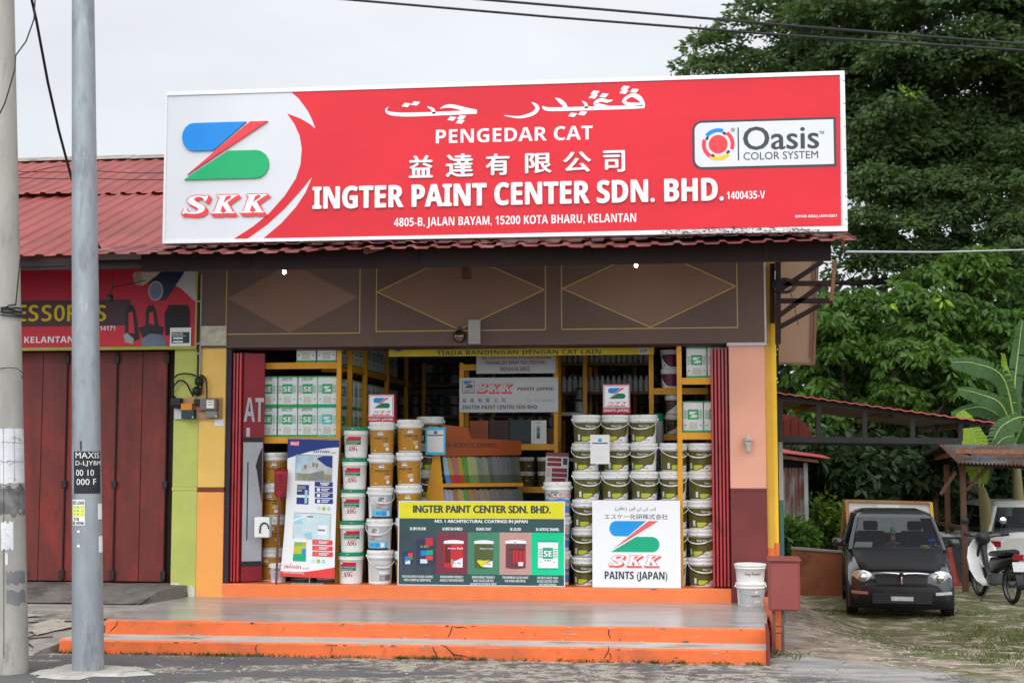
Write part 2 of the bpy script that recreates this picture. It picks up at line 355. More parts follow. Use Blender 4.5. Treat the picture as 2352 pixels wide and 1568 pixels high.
mb.add(vs, [(j*(nx+1)+i, (j+1)*(nx+1)+i, (j+1)*(nx+1)+i+1, j*(nx+1)+i+1) for j in range(ny) for i in range(nx)], CONC2, True)
x_ = -.17; mb.add([vs[j*(nx+1)+nx] for j in range(ny+1)]+[(vs[j*(nx+1)+nx][0], vs[j*(nx+1)+nx][1], -.1) for j in range(ny+1)], [(j, ny+1+j, ny+2+j, j+1) for j in range(ny)], CONC2)
tag(mb.build('broken_ramp'), kind='structure')
mb = MB(); rz_ = lambda x, y: .235*(1-(-1.30-y)/1.55)**1.15+.030
for pts in ([(-2.4, -1.75), (-1.6, -1.7), (-1.25, -1.85), (-.9, -1.78), (-.45, -1.72), (-.2, -1.62)], [(-1.25, -1.85), (-1.15, -2.2), (-1.3, -2.5), (-1.2, -2.8)], [(-.9, -1.78), (-.72, -2.1), (-.8, -2.35), (-.62, -2.6)], [(-2.2, -2.3), (-1.3, -2.35), (-.8, -2.35), (-.55, -2.25)], [(-1.9, -1.4), (-1.6, -1.7)], [(-.6, -1.38), (-.45, -1.72)]):
    mb.tube([(x+.02*sin(9*y), y, rz_(x, y)-.004) for x, y in pts], .0055, M('crack_dark', (.03, .02, .016), .9), 5)
tag(mb.build('ramp_crack'), kind='structure')
PATCH = M('ramp_pale_screed', (.37, .335, .285), .9, .25, 5, .8, 18, dirt=((.16, .15, .13), .7, 5, .56))
for k_, (cx, cy, rx, ry) in enumerate(((-1.5, -1.62, .42, .14), (-.75, -1.95, .20, .22), (-1.7, -2.45, .35, .16))):
    blp = [(cx+rx*(1+.22*sin(3*t+k_)+.12*sin(7*t))*cos(t), cy+ry*(1+.2*sin(4*t+k_)+.12*sin(11*t))*sin(t)) for t in np.linspace(0, 2*pi, 30)[:-1]]; mb = MB(); mb.poly([(x, y, rz_(x, y)+.004) for x, y in blp], PATCH); tag(mb.build('screed_patch'), kind='structure')
mb = MB(); vs = []
for j in range(9):
    for i in range(31):
        u = j/8; x = -6+5.93*i/30; y = .14-1.02*u; z = .385-.01*u-.105*sst(.45, 1, u)+.006*r_.uniform(-1, 1)
        if i == 30: x -= .25*u
        vs.append((x, y, z))
mb.add(vs, [(j*31+i, (j+1)*31+i, (j+1)*31+i+1, j*31+i+1) for j in range(8) for i in range(30)], CONC3, True)
mb.add([vs[j*31+30] for j in range(9)]+[(vs[j*31+30][0]+.03, vs[j*31+30][1], .2) for j in range(9)], [(j, 9+j, 10+j, j+1) for j in range(8)], CONC3)
tag(mb.build('worn_doorstep'), kind='structure')
def crack(name, pts, Yp, w=.0042):                     # dark hairline cracks in the risers
    mb = MB(); q = [P(a, b, Yp) for a, b in pts]; m = M('crack_dark', (.03, .02, .016), .9)
    mb.tube([(p[0], Yp-.001, p[2]) for p in q], [w*.4]+[w]*(len(q)-2)+[w*.4], m, 5); return mb
cq = lambda x, y: ((1000+.4464*x)*.91875, (1540+.4464*y)*.91875)
for pts, yy in (([cq(292, 50), cq(288, 72), cq(280, 92), cq(268, 120)], YS), ([cq(290, 56), cq(325, 62), cq(345, 58), cq(380, 66)], YS), ([cq(182, 166), cq(190, 190), cq(205, 212), cq(212, 232)], Y2), ([cq(225, 158), cq(256, 166), cq(278, 190), cq(298, 214), cq(312, 234)], Y2), ([cq(285, 198), cq(310, 216), cq(345, 218), cq(395, 230)], Y2),
                ([cq(1163, 58), cq(1170, 80), cq(1168, 98), cq(1180, 124)], YS), ([cq(1168, 165), cq(1170, 182), cq(1164, 198), cq(1150, 222), cq(1140, 240)], Y2), ([cq(1166, 196), cq(1178, 212), cq(1183, 240)], Y2),
                ([(270,1424),(268,1434),(262,1440),(252,1450)], YS), ([(590,1478),(587,1488),(590,1504)], Y2), ([(760,1482),(763,1490),(758,1500)], Y2)):
    tag(crack('crack', pts, yy).build('riser_crack'), kind='structure')
def chips(Yp, za, zb, x0, x1, n, seed):                # flaked paint showing bare concrete along the riser
    r = random.Random(seed); mb = MB(); ms = [M('flake_bare_concrete', (.36, .32, .27), .85, .25, 20), M('flake_dark', (.20, .10, .07), .9, .3, 20), M('flake_faded', (.55, .25, .14), .6, .2, 20)]
    for _ in range(n):
        x = r.uniform(x0, x1); top = r.random() < .6; w = r.uniform(.006, .04)*(2.6 if r.random() < .14 else 1); h = r.uniform(.003, .011); z = (zb-.010-h*.6) if top else za+h*.4+.004
        if r.random() < .2: z = r.uniform(za+.02, zb-.03)
        mb.poly([(x+w*q*cos(t), Yp-.0035, z+h*q*sin(t)) for t, q in ((t, r.uniform(.55, 1.1)) for t in np.linspace(0, 2*pi, 10)[:-1])], ms[r.choice((0, 0, 1, 2, 2))])
    return tag(mb.build('flaked_paint'), kind='structure')
chips(YS, Z2, ZP, 0, 5.8, 40, 3); chips(Y2, 0, Z2, -.3, 5.75, 55, 4); chips(0.003, ZP, ZF, .3, 5.6, 9, 5)
# pole footings spread on the road
def blot(name, cx, cy, rx, ry, z, mat, seed, n=40):
    r = random.Random(seed); ph = [r.uniform(0, 6.28) for _ in range(5)]; mb = MB()
    pts = []
    for i in range(n):
        a = 2*pi*i/n; q = 1+.16*sin(3*a+ph[0])+.12*sin(5*a+ph[1])+.08*sin(9*a+ph[2])+.05*sin(15*a+ph[3])
        pts.append((cx+rx*q*cos(a), cy+ry*q*sin(a), z))
    top = [(cx+(p[0]-cx)*.86, cy+(p[1]-cy)*.86, z+.022) for p in pts]
    mb.add(top, [tuple(range(n))], mat); mb.add(pts+top, [(i, (i+1) % n, n+(i+1) % n, n+i) for i in range(n)], mat, True)
    return tag(mb.build(name), kind='structure')
FOOT = M('footing_mortar', (.40, .38, .345), .9, .2, 6, .6, 25, dirt=((.2, .19, .17), .6, 5, .56))
# ============================================================ paint shop building
X1 = 6.10
XL = P(518, 900, 0)[0]; XR = P(1675, 900, 0)[0]       # opening edges
ZB = P(1100, 793, -.03)[2]                            # underside of brown band
PYEL = M('pillar_yellow', (.72, .46, .115), .6, .10, 2.5, .12, 40, dirt=((.40, .27, .10), .35, 2.2, .60))
PORA = M('pillar_orange', (.80, .34, .085), .6, .07, 2.5, .12, 40, dirt=((.6, .25, .08), .4, 3, .60))
PPNK = M('pillar_pink', (.74, .36, .25), .6, .08, 1.8, .12, 40)
PMAR = M('pillar_maroon', (.16, .034, .031), .5, .12, 3, .12, 40, dirt=((.55, .40, .36), .8, 30, .735))
BRO = M('band_brown', (.122, .076, .060), .55, .10, 2, .05, 60)
BRO2 = M('band_diamond_brown', (.205, .118, .078), .5, .08, 2)
GOLD = M('band_gold_line', (.50, .35, .10), .5, .1)
PURP = M('reveal_purple', (.030, .020, .038), .55, .1)
LINE = M('pillar_line_maroon', (.17, .04, .022), .6)
shop = thing('paint_shop', 'open fronted paint shop with brown upper band and yellow, orange and pink pillars', 'shop', (3.05, 1.5, ZF))
zl = P(480, 1124, 0)[2]; zr_ = P(1715, 1124, 0)[2]
mb = MB(); mb.box((0, 0, ZP-.02), (XL, .34, zl-.025), PORA); mb.box((0, -.004, zl-.025), (XL, .34, zl+.025), LINE); mb.box((0, 0, zl+.025), (XL, .34, 3.0), PYEL)
mb.build('pillar', shop, True, .006)
mb = MB(); mb.box((XL, .02, ZF-.02), (XL+.055, .30, ZB), PURP); mb.build('door_jamb', shop, True)
mb = MB(); mb.box((XR, 0, -.5), (X1, .34, zr_), PMAR); mb.box((XR, -.006, zr_-.02), (X1, .33, zr_+.012), PMAR); mb.box((XR, 0, zr_+.012), (X1, .34, ZB-.02), PPNK)
mb.build('pillar', shop, True, .006)
mb = MB(); mb.box((XR-.02, -.035, ZB-.03), (X1+.02, .1, ZB+.004), M('trim_grey', (.5, .48, .46), .5)); mb.build('pillar_cap', shop, True, .004)
# brown band with gold-lined panels and diamonds
mb = MB(); mb.box((0, -.03, ZB), (X1, .30, 4.02), BRO)
fr = flat(-.03)
def pz(x, y, Y=-.03): q = P(x, y, Y); return q[0], q[2]
zt = 3.98
for (xa, xb, yb, dl, dr, dm, dy, gold) in ((519, 826, 766, 523, 822, 666, 684, 0), (864, 1253, 759, 866, 1250, 1055, 668, 1), (1290, 1694, 754, 1292, 1690, 1493, 660, 1)):
    a = pz(xa, yb)[0]; b = pz(xb, yb-4)[0]; z = pz((xa+xb)/2, yb)[1]
    mb.line2(fr, [(a, zt), (a, z), (b, z), (b, zt)], .010, GOLD, .003)
    l = pz(dl, dy)[0]; rr = pz(dr, dy)[0]; m_ = pz(dm, dy)[0]; zc = pz(dm, dy)[1]; zb2 = z+.01; ztop = 2*zc-zb2
    mb.poly2(fr, [(m_, zb2), (rr, zc), (m_, ztop), (l, zc)], BRO2, .0015)
    if gold: mb.line2(fr, [(m_, zb2), (rr, zc), (m_, ztop), (l, zc), (m_, zb2)], .010, GOLD, .003)
mb.build('upper_band', shop, True)
mb = MB(); mb.box((.02, .04, ZB-.014), (XR, .28, ZB-.001), M('track_maroon', (.06, .016, .018), .5)); mb.build('door_track', shop, True)
mb = MB(); mb.box((X1+.001, -.03, ZB-.03), (X1+.02, -.012, 3.9), M('trim_grey', (.5, .48, .46), .5)); mb.build('corner_trim', shop, True)
# yellow boundary pier right of the pillar, orange foot
ZO = P(1770, 1258, .06)[2]
mb = MB()
mb.box((X1+.004, .06, ZO), (X1+.075, .5, 3.98), M('pier_yellow', (.62, .36, .045), .6, .08, 2, .12, 40)); mb.box((X1+.075, .10, ZO+.05), (X1+.125, 5.9, 3.98), M('pier_bright_yellow', (.78, .50, .035), .6, .06, 2, .12, 40))
mb.box((X1+.004, .055, -.5), (X1+.08, .5, ZO), ORA); mb.box((X1+.08, .095, -.5), (X1+.13, 5.9, ZO+.05), ORA)
mb.build('side_pier', shop, True, .004)
xs0_, xs1_ = P(1772, 1440, -1.6)[0], P(1793, 1440, -1.6)[0]; mb = MB(); mb.box((xs0_, -1.6, -.3), (xs1_, -.35, P(1780, 1400, -1.6)[2]), ORA); mb.build('side_stub', shop, True, .01)
mb = MB(); mb.prism([(XS2+.003, Y2-.05, -.06), (XS1+.003, YS+.3, -.06), (XS1+.003, YS+.3, .27), (XS2+.003, Y2-.05, .27)], (.026, 0, 0), PMAR); mb.build('step_end_plate', shop, True)
# plinth, floor, inner walls, ceiling
mb = MB(); mb.box((XL-.06, .003, ZP-.02), (XR, .36, ZF), ORA2); mb.build('plinth', shop, True, .012)
FLOOR = M('shop_floor', (.13, .13, .13), .25, .2, 3)
INW = M('inner_wall', (.26, .25, .23), .8, .2, 2)
mb = MB(); mb.box((.0, .36, ZF-.05), (X1, 6.0, ZF-.004), FLOOR); mb.build('shop_floor', shop, True)
mb = MB(); mb.box((.0, .34, ZF-.4), (.12, 6, 4.0), INW); mb.box((X1-.10, .34, ZF-.4), (X1, 6, 4.0), INW); mb.box((.12, 5.9, ZF-.4), (X1-.10, 6.0, 4.0), INW); mb.build('inner_wall', shop, True)
mb = MB(); mb.box((.12, .31, 3.25), (X1-.10, 5.9, 3.3), M('inner_ceiling', (.40, .39, .37), .8)); mb.build('ceiling', shop, True)
# roofs: corrugated sheets
ROOF = M('roof_red_sheet', (.235, .052, .046), .6, .22, 1.2, .15, 30, dirt=[((.14, .05, .042), .55, 2.0, .55), ((.42, .15, .13), .5, 6, .60), ((.62, .52, .48), .95, 22, .735), ((.05, .04, .035), .9, 17, .72)], stretch=(1, .35, 1))
ROOF2 = M('canopy_red_sheet', (.20, .052, .046), .65, .25, 2, .15, 30, dirt=[((.12, .045, .04), .6, 3, .52), ((.26, .19, .17), .75, 4, .54)], stretch=(1, .35, 1))
def corrug(x0, x1, y0, z0, y1, z1, mat, pitch=.2, h=.019, nseg=6, wob=.0, seed=1, x_end=None, jag=0.):
    r = random.Random(seed); prof = []; x = x0
    while x < x1:
        for dx, dz in ((0, 0), (.11, 0), (.13, h), (.175, h)):
            prof.append((min(x1, x+dx*pitch/.2), dz))
        x += pitch
    prof.append((x1, 0)); n = len(prof); vs = []; off = [0]*n
    lean = 0
    j2 = [r.uniform(-1, 1)*jag for _ in range(n)]
    for j in range(nseg+1):
        u = j/nseg
        for i, (a, dz) in enumerate(prof):
            sag = wob*sin(a*1.7+seed)*(1-u)+(r.uniform(-1, 1)*wob*.25)
            vs.append((a, y0+(y1-y0)*u+(j2[i//9*9 % n] if j == 0 else 0), z0+(z1-z0)*u+dz+sag))
    mb = MB(); mb.add(vs, [(j*n+i, j*n+i+1, (j+1)*n+i+1, (j+1)*n+i) for j in range(nseg) for i in range(n-1)], mat)
    return mb
RY, RZ = 4.0, 5.97                                     # ridge
SL = (RZ-3.80)/(RY+1.3)
zroof = lambda y: 3.80+SL*(y+1.3)
c = corrug(.9, 6.62, -.4, zroof(-.4), RY, RZ, ROOF, seed=3); c.build('roof_sheet', shop, True, solid=.004)
c = corrug(.42, 6.58, -2.30, 3.705, -.2, 4.16, ROOF2, wob=.012, seed=5, jag=.07); c.build('canopy_sheet', shop, True, solid=.004)
c = corrug(-.35, 6.75, -2.48, 3.628, -1.7, 3.82, ROOF2, wob=.010, seed=9, jag=.05); c.build('eave_sheet', shop, True, solid=.004)
mb = MB()                                              # gable end and rear slope closing the roof
mb.poly([(6.1, -.4, 4.0), (6.1, 6.0, 4.0), (6.1, 6.0, 5.15), (6.1, RY, RZ-.03), (6.1, -.4, zroof(-.4)-.03)], INW)
mb.add([(-6, RY, RZ), (6.62, RY, RZ), (6.62, 8, 4.3), (-6, 8, 4.3)], [(0, 1, 2, 3)], ROOF)
mb.build('rear_roof', shop, True)
# canopy timber / steel
fx0 = P(327, 612, -2.1)[0]; fx1 = P(1908, 602, -2.1)[0]; zfb = P(1100, 612, -2.1)[2]
mb = MB(); mb.box((fx0, -2.14, zfb), (fx1, -2.08, 3.716), WOODB); mb.box((-.9, -1.35, 3.74), (fx0+.3, -1.29, 3.80), WOODB)
mb.build('fascia', shop, True)
mb = MB()
for x in np.arange(.7, 6.5, .97): mb.bar((x, -2.08, 3.62), (x, 0, 4.05), .05, .07, WOODB)
for y, z in ((-1.4, 3.83), (-.7, 3.98)): mb.bar((.42, y, z-.02), (6.55, y, z-.02), .05, .05, WOODB)
mb.build('rafters', shop, True)
# bracket frame carrying the canopy end beside the wall
mb = MB(); BY = -.06
def bb(a, b, w=.05, Y=BY): mb.bar(P(*a, Y), P(*b, Y), w, w, WOODB, up=(0, 1, 0))
bb((1787, 602), (1787, 790), .055); bb((1774, 605), (1774, 742), .05, BY+.06)
bb((1776, 651), (1916, 651)); bb((1787, 691), (1912, 691))
bb((1782, 672), (1890, 600)); bb((1789, 725), (1885, 656)); bb((1789, 752), (1885, 700))
mb.build('bracket_frame', shop, True)
mb = MB(); RW = M('bracket_wood', (.24, .10, .055), .7, .3, 8)
mb.bar(P(1918, 600, -.35), P(1909, 690, -.35), .035, .05, RW, up=(0, 1, 0)); mb.bar(P(1942, 530, -1.9), P(1935, 566, -1.9), .03, .05, RW, up=(0, 1, 0)); mb.build('bracket_post', shop, True)
# folding doors
DR = M('door_red', (.42, .018, .022), .3, .15, 3, dirt=[((.10, .008, .012), .6, 4, .56), ((.55, .06, .03), .5, 7, .62)], stretch=(2, 2, .5), spec=.6)
DD = M('door_dark_red', (.10, .010, .014), .35, .2, 3)
mb = MB(); zb0 = ZF+.015; zt0 = ZB-.05
xa = P(531, 1000, .14)[0]
for i in range(4):
    x = xa+i*.036; mb.prism([(x, .06, zb0), (x+.022, .06, zb0), (x+.024, .30, zb0), (x+.004, .30, zb0)], (0, 0, zt0-zb0), DR)
    mb.box((x+.0245, .085+.02*(i % 2), zb0), (x+.034, .28, zt0), DD)
mb.build('folding_door', shop, True, .003)
xl_ = xa+4*.036+.004; yA = .10
xr2 = P(603, 1000, .16)[0]; lk = (.20-.10)/(xr2-xl_)
dfr = lambda a, b, c=0.: (a+c*.3, yA+(a-xl_)*lk-c, b)
GRYD = M('door_grey', (.36, .37, .39), .45, .08, 3, dirt=((.2, .19, .18), .5, 4, .62))
mb = MB(); mb.prism([dfr(xl_, zb0), dfr(xr2, zb0), dfr(xr2, zt0), dfr(xl_, zt0)], (0, .03, 0), M('door_deep_red', (.24, .010, .020), .35, .2, 2))
mb.build('door_leaf', shop, True)
mb = MB(); zq = lambda y: P(584, y, .15)[2]
mb.rect(dfr, xl_+.004, zq(1290), xr2-.006, zq(1013), GRYD, .003); mb.rect(dfr, xl_+.003, zq(1015), xr2-.006, zq(1004), BLACK, .005); mb.rect(dfr, xl_+.003, zq(1300), xr2-.006, zq(1288), BLACK, .005)
LG = M('door_letter_grey', (.42, .43, .46), .5)
wA = (xr2-xl_)
mb.text('AT', dfr, xl_+.004, zq(968), xr2-.002, zq(913), LG, .005, 'sansb'); mb.rect(dfr, xl_+.03*1, zq(1003), xl_+.065, zq(982), LG, .005)
mb.rect(dfr, xl_+.045, zq(1240), xl_+.056, zq(1060), BLACK, .0055)
mb.strip(dfr, [(xl_+wA*(.62+.33*t), zq(1060+20*t)-.36*t-.0, zq(1085-58*t**.5)) for t in np.linspace(.05, 1, 8)], BLACK, .0055)
mb.build('door_print', shop, True)
mb = MB(); xb = P(1634, 1000, .14)[0]
for i in range(5):
    x = xb+i*.037; w_ = .021
    mb.prism([(x, .05, zb0), (x+w_, .05, zb0), (x+w_-.004, .30, zb0), (x-.004, .30, zb0)], (0, 0, zt0-zb0), DR); mb.box((x+w_+.003, .08+.02*(i % 2), zb0), (x+w_+.014, .28, zt0), DD)
mb.build('folding_door', shop, True, .003)
# ============================================================ neighbouring shop
neigh = thing('neighbour_shop', 'closed shop with red corrugated roof, maroon folding shutters and lime green pillar', 'shop', (-2.2, 1.5, ZP))
PGRN = M('pillar_green', (.42, .46, .115), .65, .10, 2.5, .12, 40, dirt=[((.22, .25, .08), .4, 2.2, .58), ((.62, .60, .45), .5, 6, .68)])
xg = P(398, 950, 0)[0]; zg = P(425, 1120, 0)[2]
mb = MB(); mb.box((xg, .01, ZP-.03), (-.003, .4, zg-.03), PGRN); mb.box((xg-.004, .004, zg-.03), (-.003, .4, zg+.012), PGRN); mb.box((xg, .01, zg+.012), (-.003, .4, 3.75), PGRN)
mb.build('pillar', neigh, True, .006)
mb = MB(); gx0, gx1 = xg+.01, -.012; gf = flat(.01)
rr = random.Random(5); PEEL = M('peeled_plaster', (.62, .58, .47), .8, .15, 8); PEELO = M('peeled_orange', (.62, .28, .07), .7, .12, 8)
mb.poly2(gf, [(gx0, ZP+.02), (gx0+.20, ZP+.0), (gx1, ZP+.0), (gx1, ZP+.10), (gx1-.05, ZP+.13), (gx1-.08, ZP+.07), (gx0+.12, ZP+.10), (gx0+.08, ZP+.15), (gx0, ZP+.14)], PEEL, .002)
mb.poly2(gf, [(gx0, ZP+.025), (gx0+.12, ZP+.03), (gx0+.10, ZP+.08), (gx0+.03, ZP+.12), (gx0, ZP+.11)], PEELO, .004)
mb.build('peeling_patch', neigh, True)
SHUT = M('shutter_maroon', (.135, .028, .023), .5, .25, 1.6, .1, 30, dirt=[((.26, .030, .022), .7, 1.1, .53), ((.055, .02, .017), .7, 4, .60), ((.28, .18, .16), .45, 22, .72)], stretch=(2.4, 1, .6))
for k in range(14):
    x1 = -.425-k*.29
    mb = MB(); a = .009 if k % 2 else 0.0; b = 0.0 if k % 2 else .009
    mb.prism([(x1-.284, .17+a, .40), (x1, .17+b, .40), (x1, .20+b, .40), (x1-.284, .20+a, .40)], (0, 0, 2.53), SHUT)
    if k % 2 == 0:
        mb.box((x1-.006, .155, .40), (x1+.010, .19, 2.92), M('shutter_gap', (.035, .013, .011), .7)); mb.box((x1-.03, .14, 1.42), (x1+.028, .17, 1.50), M('hinge_dark', (.03, .02, .02), .5)); mb.box((x1-.03, .14, .42), (x1+.026, .17, .52), M('hinge_dark', (.03, .02, .02), .5)); mb.box((x1-.03, .14, 2.80), (x1+.026, .17, 2.9), M('hinge_dark', (.03, .02, .02), .5))
    mb.build('shutter_panel', neigh, True, .004)
mb = MB(); mb.box((-6, .21, .2), (xg-.003, .30, 3.0), M('shutter_back', (.03, .015, .015), .8)); mb.box((-6, .0, 2.945), (xg-.002, .3, 3.75), M('neighbour_orange', (.50, .09, .045), .6, .12, 2)); mb.build('front_wall', neigh, True)
c = corrug(-6.2, .9, -1.32, 3.80, 1.8, zroof(1.8)-.03, ROOF, wob=.010, seed=2, jag=.05); c.build('roof_sheet', neigh, True, solid=.004)
c = corrug(-6.15, .92, 1.62, zroof(1.62)+.012, RY, RZ, ROOF, wob=.006, seed=6, jag=.06); c.build('roof_sheet', neigh, True, solid=.004)
mb = MB(); rk = random.Random(6); x = -6.2; RID = M('ridge_cap_grey', (.26, .24, .20), .8, .25, 5, .5, 20, dirt=((.10, .09, .07), .7, 4, .55))
while x < 1.0:
    w_ = rk.uniform(.85, 1.0); mb.prism([(x, RY-.22, RZ-.055), (x+w_+.06, RY-.22, RZ-.045), (x+w_+.06, RY-.03, RZ+.045), (x, RY-.03, RZ+.035)], (0, .35, .0), RID); x += w_
mb.build('ridge_cap', neigh, True)
mb = MB(); mb.box((-6, -1.27, 3.66), (-.15, -1.23, 3.78), WOODB); mb.build('fascia', neigh, True)
mb = MB(); mb.box((-6, .3, -.1), (-.01, 5.9, 3.7), INW); mb.build('inner_wall', neigh, True)
# ============================================================ signs
def XZ(x, y, Y): q = P(x, y, Y); return (q[0], q[2])
def ptext(mb, t, xl, yb, xr, yt, Y, mat, c=.003, style='sansb', ext=0., bold=0.):
    a, b = XZ(xl, yb, Y), XZ(xr, yt, Y); mb.text(t, flat(Y), a[0], a[1], b[0], b[1], mat, c, style, ext, bold)
def prect(mb, xl, yb, xr, yt, Y, mat, c=.002):
    a, b = XZ(xl, yb, Y), XZ(xr, yt, Y); mb.rect(flat(Y), a[0], a[1], b[0], b[1], mat, c)
def ppoly(mb, pts, Y, mat, c=.002): mb.poly2(flat(Y), [XZ(*p, Y) for p in pts], mat, c)
def stroke(mb, pts, Y, mat, c, sx=1.):
    sm = []                                            # pen stroke smoothed through its points
    for i in range(len(pts)-1):
        p0, p1, p2, p3 = [np.array(pts[min(len(pts)-1, max(0, i+k))], float) for k in (-1, 0, 1, 2)]
        for f_ in np.arange(0, 1, .2): sm.append(.5*((2*p1)+(-p0+p2)*f_+(2*p0-5*p1+4*p2-p3)*f_*f_+(-p0+3*p1-3*p2+p3)*f_**3))
    pts = [tuple(q) for q in sm]+[pts[-1]]
    a = [(*XZ(x, y, Y), max(.002, w*sx)) for x, y, w in pts]; L, R = [], []
    for i, (x, z, w) in enumerate(a):
        p, q = a[max(0, i-1)], a[min(len(a)-1, i+1)]; d = hypot(q[0]-p[0], q[1]-p[1]) or 1
        nx, nz_ = -(q[1]-p[1])/d*w/2, (q[0]-p[0])/d*w/2; L.append((x+nx, z+nz_)); R.append((x-nx, z-nz_))
    fr = flat(Y)
    for i in range(len(a)-1): mb.add([fr(*L[i], c), fr(*R[i], c), fr(*R[i+1], c), fr(*L[i+1], c)], [(0, 1, 2, 3)], mat)
YG = -2.29
SWHITE = M('board_white', (.80, .81, .82), .4, .03, 1.5); SGW = M('sign_face_white', (.60, .615, .635), .35, .05, .8)
LETW = M('letter_white', (.72, .72, .725), .4, .02)
ALU = M('sign_frame_white', (.70, .71, .72), .4, .04)
sg = thing('shop_signboard', 'long red and white shop signboard standing on the eave over the whole front', 'signboard', (3.55, YG+.06, 3.757))
mb = MB(); mb.box((.43, YG, 3.757), (6.686, YG+.12, 5.178), SGW)
Q = lambda x, y: (x*.3633, y*.3633)
redp = [Q(*p) for p in ((1658,1513),(1780,1410),(1870,1310),(1930,1220),(1975,1118),(1890,1220),(1800,1320),(1690,1420),(1555,1517),(1465,1519),(1600,1432),(1700,1350),(1800,1238),(1870,1130),(1900,1040),(1908,940),(1895,860),(1860,782),(1815,718),(1900,750),(1960,785),(1995,815),(1975,760),(1945,700),(1890,625),(1835,577))]
redp = [(1932, 518.5)]+[(1929, 165)]+redp[::-1]
ppoly(mb, redp, YG, RED, .002)
# small printed writing
ptext(mb, 'PENGEDAR CAT', 735+.35156*757, 147+.35156*521, 735+.35156*1782, 147+.35156*402, YG, LETW, .004, 'sansb')
ptext(mb, '1400435-V', 1669, 458, 1757, 438, YG, LETW, .004, 'sansb'); ptext(mb, '4805-B, JALAN BAYAM, 15200 KOTA BHARU, KELANTAN', 905, 526, 1461, 489.5, YG, LETW, .004, 'sansb')
ptext(mb, 'MPKB-BRI(L)409/2021', 1827, 502, 1922, 492.5, YG, LETW, .004, 'sansb')
J = lambda x, y: (735+.35156*x, 147+.35156*y)
JS = .35156/258.
for st in ([(2116,285,12),(2000,285,24),(1880,288,26),(1750,292,26),(1600,296,26),(1500,297,26),(1466,290,22),(1456,278,10)],
           [(2114,290,12),(2110,255,24),(2080,220,34),(2038,206,24),(2000,225,22),(1986,246,24),(2010,262,22),(2060,264,20),(2100,262,16)],
           [(1912,238,8),(1875,244,22),(1842,236,26),(1815,244,24),(1800,264,24),(1850,276,22),(1905,286,18)],
           [(1712,244,5),(1735,262,20),(1742,290,24)], [(1538,224,6),(1568,242,26),(1598,270,28),(1604,292,26)],
           [(1384,252,6),(1414,275,24),(1418,300,28),(1380,330,25),(1300,349,17),(1203,338,5)],
           [(1026,316,22),(950,318,26),(800,325,26),(600,332,28),(500,330,26),(448,320,22),(432,302,12),(446,284,4)],
           [(785,292,4),(830,277,22),(880,280,26),(950,298,28),(1024,312,24)], [(700,280,5),(735,298,22),(748,325,24)]):
    stroke(mb, [(*J(x, y), w) for x, y, w in st], YG, LETW, .004+.0002*(len(st) % 5), JS)
for cx, cy in ((1994,157),(2054,176),(1986,183),(1797,188),(1856,206),(1786,214),(1651,333),(1716,323),(564,269),(624,259),(862,358),(925,350),(916,378)):
    ppoly(mb, [J(cx-31, cy+10), J(cx+10, cy+15), J(cx+31, cy-9), J(cx-10, cy-14)], YG, LETW, .0047)
# colour system plate
K = lambda x, y: (1525+.375*x, .375*y)
a = XZ(*K(175, 1041), YG); b = XZ(*K(1052, 717), YG)
def plate(i, r): # rounded on the left side
    x0, y0, x1, y1 = a[0]+i, a[1]+i, b[0]-i, b[1]-i
    return [(x1, y0), (x1, y1)]+[(x0+r-r*sin(t), y1-r+r*cos(t)) for t in np.linspace(0, pi/2, 7)]+[(x0+r-r*cos(t), y0+r-r*sin(t)) for t in np.linspace(0, pi/2, 7)]
fr = flat(YG)
mb.poly2(fr, plate(0, .09), DGREY, .004); mb.poly2(fr, plate(.022, .07), SGW, .006)
c0 = XZ(*K(332, 885), YG); u = .375/258
mb.disc(fr, *c0, 58*u, PRED, .008, 28)
YELP = M('print_yellow', (.80, .48, .02), .35, .05)
for r0, r1, a0, a1, m in ((76, 100, 70, 142, BLUE), (76, 100, -22, 52, PRED), (76, 100, -122, -48, YELP), (76, 100, 160, 236, PRED)):
    mb.ring(fr, *c0, r0*u, r1*u, radians(a0), radians(a1), m, .008)
for an in (60, 150, 245, 320): mb.ring(fr, *c0, 70*u, 86*u, radians(an-8), radians(an+8), DGREY, .0085, 3)
mb.ring(fr, *XZ(*K(422, 797), YG), 10*u, 12.5*u, 0, 2*pi, DGREY, .008, 16); ptext(mb, 'R', *K(417, 803), *K(428, 791), YG, DGREY, .008, 'sansb')
prect(mb, *K(453, 984), *K(458, 783), YG, DGREY, .008)
ptext(mb, 'Oasis', *K(488, 921), *K(945, 768), YG, DGREY, .008, 'std', bold=.022); ptext(mb, '™', *K(950, 824), *K(980, 804), YG, DGREY, .008, 'std')
ptext(mb, 'COLOR SYSTEM', *K(487, 982), *K(943, 924), YG, DGREY, .008, 'std')
mb.build('panel', sg, True)
mb = MB(); w = .032
for x0, z0, x1, z1 in ((.42, 3.745, 6.70, 3.745+w), (.42, 5.178-w+.006, 6.70, 5.19), (.42, 3.745+w, .42+w*.6, 5.178-w+.006), (6.70-w*1.3, 3.745+w, 6.70, 5.178-w+.006)): mb.box((x0, YG-.012, z0), (x1, YG+.13, z1), ALU)
for z in np.linspace(3.85, 5.1, 7): mb.lathe([(0, .004), (.006, .003), (.006, 0)], DGREY, 8, (6.688, YG-.013, z), axis='y')
mb.build('frame', sg, True, .003)
mb = MB(); ptext(mb, 'INGTER PAINT CENTER SDN. BHD.', 720, 481, 1660, 409, YG, LETW, .003, 'sansb', .018, .028); mb.build('raised_name', sg, True)
